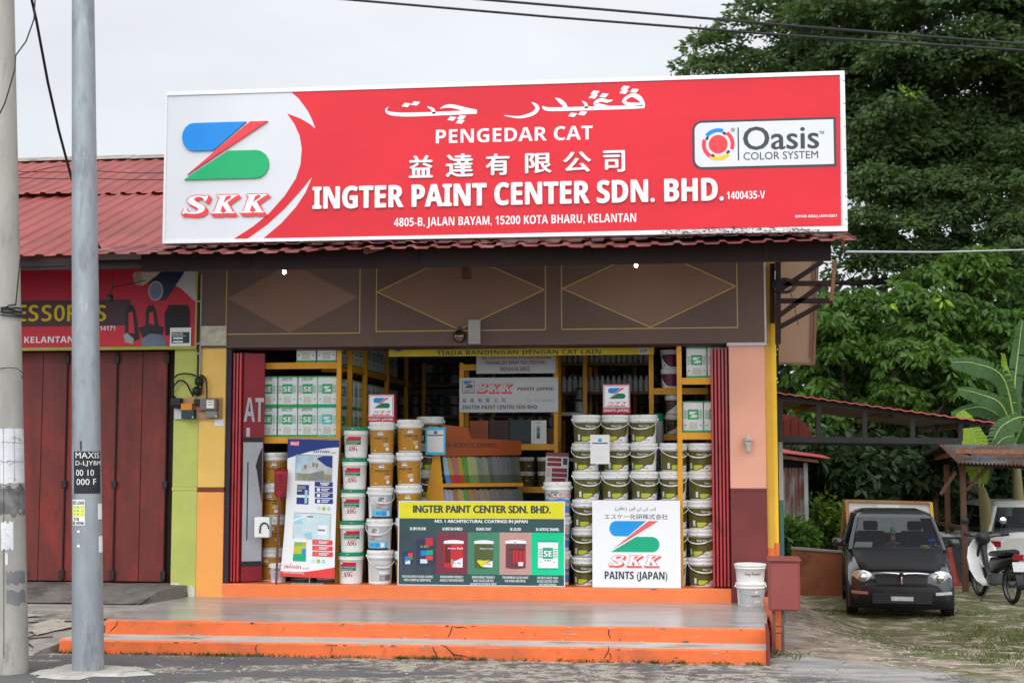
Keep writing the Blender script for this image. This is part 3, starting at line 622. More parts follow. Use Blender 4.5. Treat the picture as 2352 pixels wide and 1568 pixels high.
for ch, x0, y0, x1, y1 in (('益', 587, 745, 735, 600), ('達', 828, 740, 998, 588), ('有', 1088, 728, 1235, 588), ('限', 1345, 715, 1510, 585), ('公', 1592, 708, 1768, 575), ('司', 1855, 708, 1988, 568)):
    mb = MB(); ptext(mb, ch, *J(x0, y0), *J(x1, y1), YG, LETW, .003, 'cjk', .014, .035); mb.build('raised_character', sg, True)
mb = MB(); a = XZ(418, 414, YG); b = XZ(620, 279, YG)
tmp = MB(); tmp.logo(lambda p, q, c=0: (p, q), a[0], a[1], b[0]-a[0], b[1]-a[1], EMB)
for f, mi_ in zip(tmp.f, tmp.m):
    pts = [(tmp.v[i][0], YG-.022, tmp.v[i][1]) for i in f]; mb.prism(pts, (0, .02, 0), BLACK, tmp.mats[mi_]); mb.m[-(len(pts)+2)] = mb.mi(tmp.mats[mi_]); mb.m[-(len(pts)+1)] = mb.mi(BLACK)
mb.build('raised_emblem', sg, True)
mb = MB(); a = XZ(420, 492, YG); b = XZ(616, 447, YG); mb.skk(fr, a[0], a[1], (b[0]-a[0]), b[1]-a[1], PRED, LETW, .012)
mb.build('raised_initials', sg, True)
mb = MB()                                              # posts behind the board
for x in (1.2, 2.8, 4.4, 6.0): mb = MB(); mb.bar((x, YG+.16, 3.55), (x, YG+.16, 5.1), .05, .05, WOODB); mb.bar((x, YG+.15, 4.9), (x, -1.0, 3.95), .04, .04, WOODB); mb.build('support_post', sg, True)
# ------------------------------------------------ neighbour's banner
NB = -.05
bn = thing('accessory_shop_sign', 'dark red car accessory shop sign with yellow block letters above the closed shutters', 'sign', (-2, NB+.02, 2.94))
SRED = M('banner_red', (.42, .012, .030), .4, .15, .7); BDK = M('banner_dark', (.055, .022, .026), .4, .1)
x0 = -5.6; xe = XZ(449, 700, NB)[0]; zb1 = XZ(250, 796, NB)[1]; zt1 = XZ(250, 617, NB)[1]
mb = MB(); mb.box((x0, NB, zb1), (xe, NB+.05, zt1), SRED)
BR2 = M('banner_bright_red', (.56, .020, .035), .4, .1, .7)
zz = lambda y: XZ(250, y, NB)[1]; xx = lambda x: XZ(x, 720, NB)[0]; nf = flat(NB)
mb.rect(nf, x0+.01, zb1+.01, xe-.01, zz(748), BR2, .002); mb.rect(nf, x0+.01, zz(748), xx(300), zz(688), BDK, .003)
YT = M('banner_yellow', (.62, .42, .01), .4, .08); GW = M('banner_grey', (.36, .36, .36), .5, .1); NAVY = M('banner_navy', (.012, .018, .05), .3, .2); TUBE = M('banner_tube_beige', (.45, .36, .28), .5, .1); BLG = M('banner_bluegrey', (.14, .17, .24), .5, .2)
for ch, xa_, xb_ in (('A', -46, -22), ('C', -14, 7), ('C', 15, 36), ('E', 44, 60), ('S', 67, 88), ('S', 97, 118), ('O', 126, 148), ('R', 156, 177), ('I', 186, 190), ('E', 198, 216), ('S', 223, 243)): ptext(mb, ch, xa_, 737, xb_, 701, NB, YT, .005, 'sans', bold=.05)
ptext(mb, 'KELANTAN', 56, 787.5, 170, 772, NB, LETW, .005, 'sansb'); ptext(mb, '114171', 222, 759, 265, 748, NB, LETW, .005, 'sansb')
ppoly(mb, [(347, 628), (449, 622), (449, 693), (430, 676), (418, 664), (400, 654), (375, 652)], NB, GW, .003)
ppoly(mb, [(305, 634), (310, 625), (345, 622), (372, 623), (330, 655), (316, 655)], NB, TUBE, .004); mb.disc(nf, *XZ(318, 640, NB), .055, M('banner_tube_dark', (.32, .25, .19), .5), .005, 16, .075)
ppoly(mb, [(342, 650), (372, 622), (426, 620), (420, 632), (380, 690), (350, 690)], NB, NAVY, .006); mb.disc(nf, *XZ(358, 668, NB), .085, GW, .007, 20, .11); mb.disc(nf, *XZ(358, 668, NB), .072, BLG, .008, 20, .095)
for sx in (288, 335):
    ppoly(mb, [(sx, 775), (sx-1, 720), (sx+4, 702), (sx+18, 700), (sx+24, 715), (sx+30, 752), (sx+34, 778), (sx+14, 786)], NB, BLACK, .004+.001*(sx > 300)); ppoly(mb, [(sx+8, 765), (sx+8, 718), (sx+17, 716), (sx+22, 765)], NB, BR2, .0062)
ppoly(mb, [(318, 752), (345, 744), (378, 750), (372, 778), (330, 780)], NB, BLACK, .0068)
ppoly(mb, [(380, 770), (378, 720), (388, 700), (432, 700), (436, 715), (438, 772)], NB, M('banner_black', (.012, .013, .016), .5, .3), .005)
ppoly(mb, [(324, 795), (326, 778), (345, 766), (372, 768), (382, 782), (383, 795)], NB, BLG, .0075); ppoly(mb, [(284, 770), (292, 764), (308, 778), (306, 790), (288, 786)], NB, GW, .0072)
mb.build('printed_panel', bn, True)
mb = MB(); FY = M('banner_frame_lime', (.36, .36, .07), .6); mb.box((x0, NB-.006, zb1-.035), (xe+.018, NB+.05, zb1-.001), FY); mb.box((xe+.001, NB-.006, zb1-.001), (xe+.018, NB+.05, zt1), FY); mb.build('frame', bn, True)
def paper(name, label, cat, xl, yb, xr, yt, Y, mat, deco=None, th=.003, group=None):
    mb = MB(); a, b = XZ(xl, yb, Y), XZ(xr, yt, Y); mb.box((a[0], Y, a[1]), (b[0], Y+th, b[1]), mat)
    if deco: deco(mb, flat(Y), a[0], a[1], b[0]-a[0], b[1]-a[1])
    return tag(mb.build(name), label, cat, group)
PAP = M('paper_white', (.72, .72, .70), .7, .05, 5); PGREY = M('paper_grey', (.52, .52, .52), .7, .08, 6)
TEAL = M('print_teal', (.02, .05, .06), .5, .1)
def d_lic(mb, fr, x, y, w, h):
    mb.rect(fr, x+.08*w, y+.16*h, x+.93*w, y+.76*h, TEAL, .002); mb.text('MPKB-BRI', fr, x+.12*w, y+.60*h, x+.62*w, y+.71*h, PAP, .003)
    mb.rect(fr, x+.12*w, y+.54*h, x+.75*w, y+.56*h, PAP, .003); mb.rect(fr, x+.15*w, y+.38*h, x+.62*w, y+.48*h, PAP, .003); mb.rect(fr, x+.15*w, y+.20*h, x+.62*w, y+.29*h, PAP, .003)
paper('licence_card', 'small white and dark teal licence card stuck on the red sign corner', 'card', 390, 795, 439, 752, NB-.02, PAP, d_lic)
CRM = M('poster_cream', (.50, .47, .36), .6, .35, 9, dirt=[((.16, .16, .10), .8, 13, .60), ((.70, .70, .66), .8, 9, .62)])
paper('crumpled_poster', 'crumpled cream poster on the lower left corner of the brown band', 'poster', 461, 793.5, 520.5, 748, -.045, CRM)
paper('notice_slip', 'small blank white paper slip on the yellow pillar below the meter board', 'paper', 492, 978, 514, 962, -.006, PAP)
# ------------------------------------------------ signs in and before the shop
def light_box(label, x0, x1, yt, yb, Y, loc):
    a, b = XZ(x0, yb, Y), XZ(x1, yt, Y); w, h = b[0]-a[0], b[1]-a[1]
    e = thing('sign_box', label, 'sign', ((a[0]+b[0])/2, Y+.05, a[1]), 0, 'square red sign boxes on the bucket stacks')
    mb = MB(); mb.prism([(a[0], Y, a[1]), (b[0], Y, a[1]), (b[0]-.006, Y, b[1]), (a[0]+.006, Y, b[1])], (0, .10, 0), M('sign_box_red', (.42, .012, .03), .35, .1, 2)); mb.build('case', e, True, .004)
    fr = flat(Y); mb = MB()
    mb.rect(fr, a[0]+.035*w, a[1]+.20*h, b[0]-.045*w, b[1]-.045*h, WHITE, .003); o = (a[0]+.07*w, a[1]+.225*h, b[0]-.08*w, b[1]-.07*h)
    mb.line2(fr, [(o[0], o[1]), (o[2], o[1]), (o[2], o[3]), (o[0], o[3]), (o[0], o[1])], .004, BLACK, .0045)
    mb.logo(fr, a[0]+.20*w, a[1]+.50*h, w*.62, h*.36, EMB2, .005); mb.skk(fr, a[0]+.17*w, a[1]+.27*h, w*.66, h*.13, PRED, WHITE, .0045)
    mb.text('PAINTS (JAPAN)', fr, a[0]+.05*w, a[1]+.05*h, b[0]-.06*w, a[1]+.15*h, WHITE, .004); mb.build('printed_face', e, True)
light_box('square red emblem sign box on the brown-labelled bucket stacks left of the counter', 845, 907, 904, 970, .10, 0)
light_box('square red emblem sign box, higher one, on the olive bucket stacks right of the counter', 1384, 1448, 881, 950, .25, 0)
# white board
YB_ = .012; k = .02
a, b = XZ(1361, 1347.5, YB_), XZ(1562, 1149, YB_); w, h = b[0]-a[0], b[1]-a[1]; bf = flat(YB_, k, a[1])
wb = thing('white_sign_board', 'white square board with blue, red and green emblem leaning on the olive buckets', 'board', (a[0]+w/2, YB_, ZF))
mb = MB(); mb.prism([bf(a[0], ZF+.002), bf(b[0], ZF+.002), bf(b[0], b[1]), bf(a[0], b[1])], (0, .012, 0), SWHITE); mb.build('panel', wb, True)
mb = MB(); R3 = lambda x, y: ((x-640)/985*w+a[0], b[1]-(y-310)/(1300-310)*h)
q0, q1 = R3(832, 898), R3(1392, 545); SALM = M('print_salmon', (.74, .12, .12), .35, .05); SKB = M('print_sky_blue', (.01, .29, .72), .35, .05); EGR = M('print_emerald', (.01, .37, .19), .35, .05)
mb.logo(bf, q0[0], q0[1], q1[0]-q0[0], q1[1]-q0[1], (SKB, SALM, EGR), .003)
q0, q1 = R3(825, 1052), R3(1395, 940); mb.skk(bf, q0[0], q0[1], q1[0]-q0[0], q1[1]-q0[1], SALM, SWHITE, .003)
q0, q1 = R3(778, 1232), R3(1476, 1118); mb.text('PAINTS (JAPAN)', bf, *q0, *q1, DGREY, .003, 'sansb', bold=.01)
q0, q1 = R3(778, 526), R3(1488, 465); mb.text('エスケー化研株式会社', bf, *q0, *q1, DGREY, .003, 'cjk')
q0, q1 = R3(898, 440), R3(1356, 372)
for t, x0, x1, y0, y1 in (('\uFEB1\uFE87', 1290, 1356, 432, 385), ('\uFEF2\uFEDB', 1212, 1270, 440, 388), ('\uFEF2\uFEDB', 1140, 1196, 440, 388), ('\uFEE6\uFEF4\uFED3', 1052, 1120, 432, 376), (')', 1016, 1028, 440, 384), ('\uFEE6\uFED3\uFE8E\uFEA7', 912, 1010, 432, 380), ('(', 898, 908, 440, 384)):
    q0, q1 = R3(x0, y0), R3(x1, y1); mb.text(t, bf, *q0, *q1, DGREY, .003, 'std')
mb.build('print', wb, True)
# green and yellow banner board
YB2 = .008; a, b = XZ(913, 1345, YB2), XZ(1297, 1151, YB2); w, h = b[0]-a[0], b[1]-a[1]; k = .035; gf2 = flat(YB2, k, a[1])
gb = thing('product_banner_board', 'wide dark green board with yellow heading leaning before the counter', 'board', (a[0]+w/2, YB2, ZF))
mb = MB(); mb.prism([gf2(a[0], ZF+.002), gf2(b[0], ZF+.002), gf2(b[0], b[1]), gf2(a[0], b[1])], (0, .012, 0), ALU); mb.build('panel', gb, True)
G = lambda x, y: (a[0]+(x-150)/(2130-150)*w, b[1]-(y-232)/(1240-232)*h)
mb = MB(); SLATE = M('banner_slate', (.035, .085, .082), .4, .12, 1.3); LIME = M('banner_lime', (.72, .66, .02), .4, .05); INK = M('banner_ink', (.05, .07, .075), .5)
def grect(x0, y0, x1, y1, m, c): p, q = G(x0, y1), G(x1, y0); mb.rect(gf2, p[0], p[1], q[0], q[1], m, c)
def gtext(t, x0, y0, x1, y1, m, c=.006, style='std', bold=.05): p, q = G(x0, y1), G(x1, y0); mb.text(t, gf2, p[0], p[1], q[0], q[1], m, c, style, bold=bold)
grect(162, 440, 2118, 1218, SLATE, .002); grect(162, 244, 2118, 438, LIME, .002)
gtext('INGTER PAINT CENTER SDN. BHD.', 330, 285, 1960, 372, INK, .004, 'std', .07); gtext('NO. 1 ARCHITECTURAL COATINGS IN JAPAN', 590, 452, 1690, 500, WHITE)
for x0, x1, nm, ls, pm in ((165, 610, 'SK EPO FLOOR', ['TWO PACK EPOXY FLOOR COATING', 'WITH CHEMICAL RESISTANCE'], (.05, .07, .10)), (612, 985, 'ACRISTAR SHIELD', ['ENVIRONMENT FRIENDLY', 'ACRYLIC WEATHER PAINT'], (.19, .035, .055)), (985, 1362, 'PLEASE COAT', ['ENVIRONMENT FRIENDLY', 'HIGH GLOSS ACRYLIC', 'AQUEROUS INTERIOR PAINT'], (.06, .22, .13)), (1362, 1735, 'SK GLOSS', ['THE PREMIUM GLOSS PAINT', 'FOR WOOD AND METAL'], (.50, .29, .25)), (1735, 2118, 'SK ACRYLIC ENAMEL', ['SOLVENT BASED HIGH', 'GLOSS COATING WITH', 'ANTI-WEATHERING'], (.0, .56, .25))):
    pm_ = M('banner_panel_'+nm.lower().replace(' ', '_'), pm, .4, .1, 2)
    if x0 > 200: grect(x0, 600, x1, 1095, pm_, .0035)
    else: grect(x0, 600, x1, 1095, M('banner_panel_epoxy', (.045, .065, .085), .4, .4, 2.4), .0035)
    cx = (x0+x1)/2; ww = min(290, 16*len(nm)); gtext(nm, cx-ww/2, 545, cx+ww/2, 578, WHITE)
    for i, l in enumerate(ls): ww = min(370, 13.5*len(l)); gtext(l, cx-ww/2, 1112+40*i, cx+ww/2, 1140+40*i, WHITE, .006, 'std', .02)
def gcan(x0, y0, x1, y1, body, lid, cap=30):
    grect(x0, y0+cap, x1, y1, body, .005)
    pp = [G(x0+(x1-x0)*i/8, y1+12*sin(pi*i/8)) for i in range(9)]; mb.poly2(gf2, pp, body, .0052)
    p = [G(x0-6, y0+cap), G(x1+6, y0+cap)]+[G(x1+6-(x1-x0+12)*i/8, y0-14*sin(pi*i/8)) for i in range(9)]; mb.poly2(gf2, p, lid, .0055)
CB = {k_: M('can_print_'+k_, v, .4, .15, 3) for k_, v in dict(red=(.52, .03, .04), olive=(.08, .11, .03), plum=(.16, .05, .06), navy=(.03, .045, .08), tan=(.42, .33, .22), pale=(.62, .68, .70), maroon=(.14, .02, .02)).items()}
gcan(370, 690, 585, 985, CB['navy'], CB['navy']); gcan(205, 840, 335, 985, CB['navy'], CB['navy'], 15)
for q in ((480, 670, 570, 760, CB['red']), (425, 820, 490, 880, BLUE), (490, 815, 570, 870, EGR), (490, 880, 570, 930, PRED), (420, 920, 505, 970, CB['pale']), (275, 850, 330, 910, PRED), (235, 890, 275, 950, BLUE), (280, 895, 330, 925, EGR), (240, 935, 300, 980, CB['pale'])): grect(*q, .0062)
gtext('SK EPO', 420, 760, 520, 785, CB['tan'], .0066)
gcan(705, 705, 930, 1015, CB['red'], SWHITE); grect(712, 750, 780, 960, CB['maroon'], .0058)
mb.poly2(gf2, [G(800, 1010), G(830, 940), G(925, 900), G(925, 1015)], SWHITE, .0062); mb.poly2(gf2, [G(790, 985), G(785, 915), G(810, 925), G(830, 940), G(802, 1005)], CB['tan'], .0064); gtext('Acristar Shield', 745, 780, 925, 800, SWHITE, .0068)
gcan(1065, 705, 1285, 1015, CB['olive'], SWHITE); mb.poly2(gf2, [G(1160, 1005), G(1190, 970), G(1280, 930), G(1280, 1012)], SWHITE, .0062); mb.poly2(gf2, [G(1150, 1005), G(1095, 940), G(1110, 925), G(1180, 932), G(1250, 925), G(1190, 970)], LIME, .0064); gtext('Please Coat', 1130, 780, 1280, 800, CB['pale'], .0068)
for cx, cy in ((838, 965), (1190, 972)): mb.disc(gf2, *G(cx, cy), .006, PRED, .007, 10); gtext('Oasis', cx+20, cy-14, cx+65, cy+8, INK, .007, 'std', .01)
gcan(1435, 700, 1670, 1015, CB['plum'], SWHITE); grect(1520, 810, 1660, 960, CB['red'], .0058); 
for x in (1505, 1545, 1585, 1625): grect(x, 800, x+9, 1000, CB['maroon'], .0064)
grect(1470, 790, 1650, 805, CB['maroon'], .0062); grect(1585, 945, 1640, 990, SWHITE, .0068); mb.logo(gf2, *G(1535, 740), .022, .024, EMB, .0068)
grect(1822, 690, 2045, 720, EGR, .0058); grect(1822, 1005, 2045, 1030, EGR, .0058); grect(1815, 712, 2050, 1012, SWHITE, .0062); grect(1870, 775, 1990, 905, EGR, .0064); gtext('SE', 1885, 810, 1975, 880, SWHITE, .007, 'sansb', .02)
for i in range(6): grect(1820, 790+19*i, 1866, 798+19*i, EGR, .0066); grect(1994, 790+19*i, 2044, 798+19*i, EGR, .0066)
gtext('EXTERIOR', 1890, 918, 1970, 932, INK, .0068); mb.disc(gf2, *G(1850, 942), .007, EGR, .0068, 8); mb.disc(gf2, *G(2005, 942), .007, EGR, .0068, 8)
mb.build('print', gb, True)
# yellow banner across the opening
Yb = .55; q0, q1 = XZ(893, 819, Yb), XZ(1502, 792, Yb)
yb = thing('yellow_slogan_banner', 'long yellow slogan banner hanging just under the brown band inside the opening', 'banner', ((q0[0]+q1[0])/2, Yb, q0[1]))
mb = MB(); YBN = M('banner_yellow_vinyl', (.62, .47, .025), .5, .1, 2); mb.box((q0[0], Yb, q0[1]), (q1[0], Yb+.004, q0[1]+.46), YBN)
ptext(mb, 'TIADA BANDINGAN DENGAN CAT LAIN', 1003, 815.5, 1380, 802, Yb, INK, .002, 'sansb'); ptext(mb, 'CAT YANG BERKUALITI MUTU', 952, 800.5, 1245, 786, Yb, INK, .002, 'sansb'); ptext(mb, 'NO 1', 1260, 800.5, 1330, 786, Yb, PRED, .002, 'sansb')
prect(mb, 904, 808, 926, 797, Yb, MGREY, .002); prect(mb, 1467, 812, 1489, 798, Yb, PGREY, .002); a = XZ(908, 806, Yb); mb.logo(flat(Yb), a[0], a[1], .06, .04, EMB2, .003); ptext(mb, '220', 1470, 809, 1486, 801, Yb, DGREY, .003, 'sansb')
mb.build('sheet', yb, True)
YC = 1.55
# two white notice boards on the centre rack
WB2 = M('notice_board_white', (.60, .61, .61), .45, .05, 3); MARN = M('ink_maroon', (.20, .022, .03), .5)
a, b = XZ(1094, 858, YC-.03), XZ(1276, 800, YC-.03)
nb = thing('notice_board', 'upper white notice board with three maroon lines behind the yellow banner', 'board', ((a[0]+b[0])/2, YC-.03, a[1]))
mb = MB(); mb.box((a[0], YC-.03, a[1]), (b[0], YC-.02, b[1]), WB2)
ptext(mb, 'NO 1 ARCHITECTURAL COATING IN JAPAN', 1107, 826, 1265, 819, YC-.03, MARN, .002, 'sansb'); ptext(mb, 'TUKANG CAT SPRAY TILE (TEXTURE)', 1115, 839, 1253, 828, YC-.03, MARN, .002, 'sansb'); ptext(mb, 'BOLEH DI URUS', 1150, 852, 1217, 842, YC-.03, MARN, .002, 'sansb'); mb.build('panel', nb, True)
a, b = XZ(1055, 947, YC-.05), XZ(1282, 866, YC-.05)
nb = thing('notice_board', 'lower white notice board with red initials on the centre rack', 'board', ((a[0]+b[0])/2, YC-.05, a[1]))
mb = MB(); mb.box((a[0], YC-.05, a[1]), (b[0], YC-.04, b[1]), WB2)
yy = YC-.05; nfr = flat(yy); C8 = lambda x, y: (1047.4+.12887*x, 771.75+.12892*y)
q0, q1 = XZ(*C8(118, 1015), yy), XZ(*C8(325, 800), yy); mb.line2(nfr, [q0, (q1[0], q0[1]), q1, (q0[0], q1[1]), q0], .006, DGREY, .003); mb.logo(nfr, q0[0]+.015, q0[1]+.06, q1[0]-q0[0]-.03, .08, (SKB, PRED, DGREEN), .003); mb.skk(nfr, q0[0]+.02, q0[1]+.015, q1[0]-q0[0]-.04, .03, PRED, WB2, .003)
q0, q1 = XZ(*C8(365, 995), yy), XZ(*C8(1000, 850), yy); mb.skk(nfr, q0[0], q0[1], q1[0]-q0[0], q1[1]-q0[1], PRED, WB2, .003)
ptext(mb, 'PAINTS (JAPAN)', *C8(1095, 985), *C8(1745, 905), yy, MARN, .003); ptext(mb, 'TEL. 09-7430882', *C8(1258, 1170), *C8(1755, 1125), yy, MGREY, .003, 'sans'); ptext(mb, 'INGTER PAINT CENTRE SDN BHD', *C8(120, 1300), *C8(1445, 1225), yy, DGREY, .003)
for i, ch in enumerate('益達有限公司'): x = (118, 250, 395, 535, 685, 810)[i]; ptext(mb, ch, *C8(x, 1180), *C8(x+68, 1105), yy, DGREY, .003, 'cjk', bold=.01)
mb.build('panel', nb, True)
# code poster cards (the square codes themselves are left out)
def card(label, xl, yb, xr, yt, Y, edge, rot=0):
    a, b = XZ(xl, yb, Y), XZ(xr, yt, Y); w, h = b[0]-a[0], b[1]-a[1]; e = thing('payment_card', label, 'card', ((a[0]+b[0])/2, Y, a[1]))
    mb = MB(); mb.box((a[0], Y, a[1]), (b[0], Y+.006, b[1]), edge); mb.build('backing', e, True)
    fr = flat(Y); mb = MB(); mb.rect(fr, a[0]+.09*w, a[1]+.10*h, b[0]-.09*w, b[1]-.10*h, PAP, .002); mb.rect(fr, a[0]+.10*w, b[1]-.31*h, b[0]-.10*w, b[1]-.27*h, DGREY, .003)
    mb.rect(fr, a[0]+.42*w, b[1]-.24*h, a[0]+.60*w, b[1]-.13*h, SKB if edge is PAP else BLG, .003)
    for i in range(3): mb.rect(fr, a[0]+.26*w, a[1]+(.16+.06*i)*h, b[0]-.30*w, a[1]+(.17+.06*i)*h, PGREY, .003)
    mb.build('print', e, True)
CYA = M('card_cyan', (.06, .48, .72), .4, .12, 6)
card('bright blue bordered card above the yellow end of the swatch stand', 977, 1044, 1023, 981, .45, CYA)
card('white card hanging before the leftmost olive bucket stacks', 1356, 1065, 1400, 998, -.0, PAP)
# ============================================================ buckets
TUB = M('tub_white', (.76, .76, .74), .32, .03, 4); TUBG = M('lid_green', (.005, .24, .10), .35, .06, 4); WIRE = M('bail_wire', (.55, .55, .55), .35, .1, metal=.7)
TUBD = M('tub_grey', (.20, .22, .235), .45, .1, 4); INKB = M('marker_black', (.015, .015, .02), .6)
OCH = M('label_ochre', (.42, .195, .018), .33, .14, 2.2, stretch=(3, 3, .2)); OCHD = M('label_ochre_ink', (.075, .035, .012), .45)
OLV = M('label_olive', (.105, .098, .022), .3, .30, 2.6, stretch=(3, 3, .25)); LIMEL = M('label_lime', (.45, .50, .045), .35, .08)
SILV = M('label_silver', (.42, .44, .47), .35, .12, 4); CYL = M('label_sky', (.10, .45, .68), .35, .12, 5); WAVE = M('label_wave_blue', (.04, .26, .62), .35, .1); ORL = M('label_orange', (.80, .28, .10), .4)
PLUM = M('label_plum', (.13, .012, .06), .35, .2, 3); MAROL = M('label_maroon_band', (.50, .012, .05), .4, .05); PINK = M('label_pink_ink', (.75, .04, .22), .4)
class BK:                                             # geometry of one kind of bucket
    def __init__(s, R, H): s.R, s.H = R, H
    def r(s, z): return s.R*(.865+.075*min(1, max(0, z/(.76*s.H))))
    def fr(s): return lambda a, b, c=0.: ((s.r(b)+.0015+c)*sin(a/s.R), -(s.r(b)+.0015+c)*cos(a/s.R), b)
def make_bucket(name, kind, R, H, label, group, lid=TUB, tub=TUB, bail='wire', printer=None, lidh=.10, seed=1):
    k = BK(R, H); root = thing(name, label, 'bucket', (0, 0, 0), 0, group)
    mb = MB(); mb.lathe([(0, .006), (.82*R, .006), (.835*R, 0), (.86*R, .006), (.865*R, .02), (.94*R, .76*H), (.985*R, .765*H), (.99*R, .80*H), (.965*R, .81*H), (.965*R, .85*H), (.99*R, .86*H), (.985*R, .885*H), (.95*R, .89*H), (0, .89*H)], tub, 36)
    mb.build('tub', root)
    mb = MB(); mb.lathe([(.985*R, .888*H), (1.015*R, .89*H), (1.03*R, .90*H), (1.02*R, .985*H), (1.0*R, H), (.93*R, H), (.92*R, H-.012), (0, H-.012)], lid, 36)
    mb.rect(lambda a, b, c=0.: (1.031*R*sin(a/R), -1.031*R*cos(a/R), b), -.012, .935*H, .012, .965*H, YELP if lid is TUB else LIMEL)
    mb.build('lid', root)
    mb = MB(); mb.build if False else None
    if printer: printer(mb, k); mb.build('label', root)
    if bail:
        mb = MB(); zp = .835*H; dr = (.34 if bail == 'plastic' else .30)*H; rr_ = 1.03*R; pts = []
        for a in np.linspace(-pi/2, pi/2, 19): pts.append((rr_*sin(a)*1.005, -rr_*cos(a)-.012, zp-dr*cos(a)**.8 if cos(a) > 0 else zp))
        mb.tube(pts, .0042 if bail == 'plastic' else .0022, TUB if bail == 'plastic' else WIRE, 6)
        if bail == 'plastic': mb.tube(pts[6:13], .008, TUB, 8)
        for sx in (-1, 1): mb.lathe([(0, -.01), (.014, -.01), (.014, .01), (0, .01)], tub, 10, (sx*rr_, 0, zp), axis='x')
        mb.build('handle', root)
    return root
def pr_ochre(mb, k):
    f = k.fr(); H = k.H; W_ = 2.35*k.R
    mb.rect(f, -W_/2-.05, .05*H, W_/2+.05, .735*H, OCH, 0, 26)
    mb.rect(f, W_/2+.05, .05*H, W_/2+.075, .74*H, TUB, .0004, 3)
    o = -.02; mb.rect(f, o-.035, .595*H, o+.035, .625*H, TUB, .001, 4); mb.rect(f, o-.022, .625*H, o+.022, .69*H, TUB, .001, 3); mb.logo(f, o-.018, .63*H, .036, .055*H, EMB, .002)
    mb.text('ACRISTAR', f, -.095, .46*H, .07, .535*H, OCHD, .001, 'std', bold=.03); mb.text('FINE', f, .005, .385*H, .07, .43*H, OCHD, .001, 'std', bold=.01)
    for i in range(4): mb.rect(f, .02, (.335-.028*i)*H, .085, (.345-.028*i)*H, TUB, .001, 3)
    mb.rect(f, .045, .12*H, .085, .215*H, TUB, .001, 3); mb.disc(f, -.085, .12*H, .007, TUB, .001, 8); mb.disc(f, -.098, .12*H, .004, TUB, .001, 8)
def pr_asg(mb, k):
    f = k.fr(); H = k.H; w = .098
    mb.strip(f, [(x, .575*H, (.69)*H) for x in np.linspace(-w, w, 12)], MAROL, .0005)
    for i in range(4): mb.poly2(f, [(-w+.02, .577*H), (-w+.035+.012*i, .577*H), (w-.05+.02*i, .688*H), (w-.057+.02*i, .688*H)], TUB, .0012)
    mb.poly2(f, [(-w+.012+.022*cos(a), .66*H+.012*sin(a)) for a in np.linspace(0, 6.28, 12)], TUB, .0012)
    mb.rect(f, -w, .435*H, w, .572*H, DGREEN, .0005, 12)
    mb.text('All Purpose Joint Compound', f, -w+.004, .512*H, w-.004, .552*H, TUB, .0012, 'sansb'); mb.text('Ready Mixed for Interior', f, -w+.004, .45*H, w-.04, .488*H, TUB, .0012, 'sansb')
    mb.text('ASG', f, -.055, .235*H, .058, .405*H, MAROL, .0006, 'serifb', bold=.01); mb.disc(f, -.075, .23*H, .006, EGR, .0006, 8)
    mb.rect(f, -.05, .72*H, .03, .745*H, M('label_pale_yellow', (.8, .62, .25), .5), .0005, 5)
def pr_mci(mb, k):
    f = k.fr(); H = k.H; w = 1.1*k.R
    mb.rect(f, -w, .08*H, w, .72*H, SILV, 0, 24); mb.rect(f, -w, .02*H, w, .075*H, BLACK, .0003, 24)
    mb.strip(f, [(x, .085*H, .27*H) for x in np.linspace(-w+.02, w-.02, 20)], CYL, .0006); mb.rect(f, -.02, .11*H, .035, .24*H, WAVE, .0012, 4); mb.rect(f, .05, .10*H, .095, .25*H, TUB, .0012, 4); mb.rect(f, -.085, .13*H, -.03, .22*H, WAVE, .0012, 4)
    mb.strip(f, [(x, .47*H, .71*H) for x in np.linspace(-w, w*.2, 12)], M('label_pearl', (.62, .62, .63), .4, .1), .0005)
    mb.text('GREY', f, -.065, .56*H, .0, .69*H, INKB, .0014, 'std', bold=.02, shear=.2); mb.text('mci', f, -.055, .43*H, .0, .53*H, PINK, .0013, 'sansb'); mb.line2(f, [(-.06, .42*H), (.004, .42*H), (.004, .545*H)], .003, PINK, .0012)
    mb.rect(f, -.09, .31*H, -.02, .40*H, M('label_khaki', (.34, .30, .16), .5, .2, 9), .0012, 4); mb.text('BASE COAT', f, -.01, .29*H, .09, .33*H, INKB, .0012, 'sans')
def pr_excela(mb, k):
    f = k.fr(); H = k.H; w = 1.1*k.R
    mb.rect(f, -w, .10*H, w, .70*H, M('label_light_grey', (.52, .52, .52), .4, .1, 4), 0, 24); mb.strip(f, [(x, .12*H, .68*H) for x in np.linspace(-.045, w, 14)], M('label_pearl', (.62, .62, .63), .4, .1), .0004)
    mb.text('MCI', f, -.10, .52*H, -.06, .58*H, PRED, .001, 'sansb'); mb.line2(f, [(-.105, .50*H), (-.055, .50*H), (-.055, .60*H), (-.105, .60*H), (-.105, .50*H)], .002, PRED, .001)
    mb.text('EXCELA', f, -.03, .51*H, .085, .60*H, M('label_gold', (.45, .36, .14), .4, .2), .001, 'std', bold=.02); mb.text('EXCELA FINE', f, -.035, .43*H, .08, .47*H, INKB, .001, 'sans')
    mb.rect(f, -.035, .32*H, .07, .38*H, TUB, .001, 6); mb.rect(f, -.035, .12*H, .11, .29*H, M('label_slate', (.16, .16, .165), .5), .001, 8)
    for i in range(4): mb.rect(f, -.025, (.26-.04*i)*H, .03, (.272-.04*i)*H, TUB, .0016, 4)
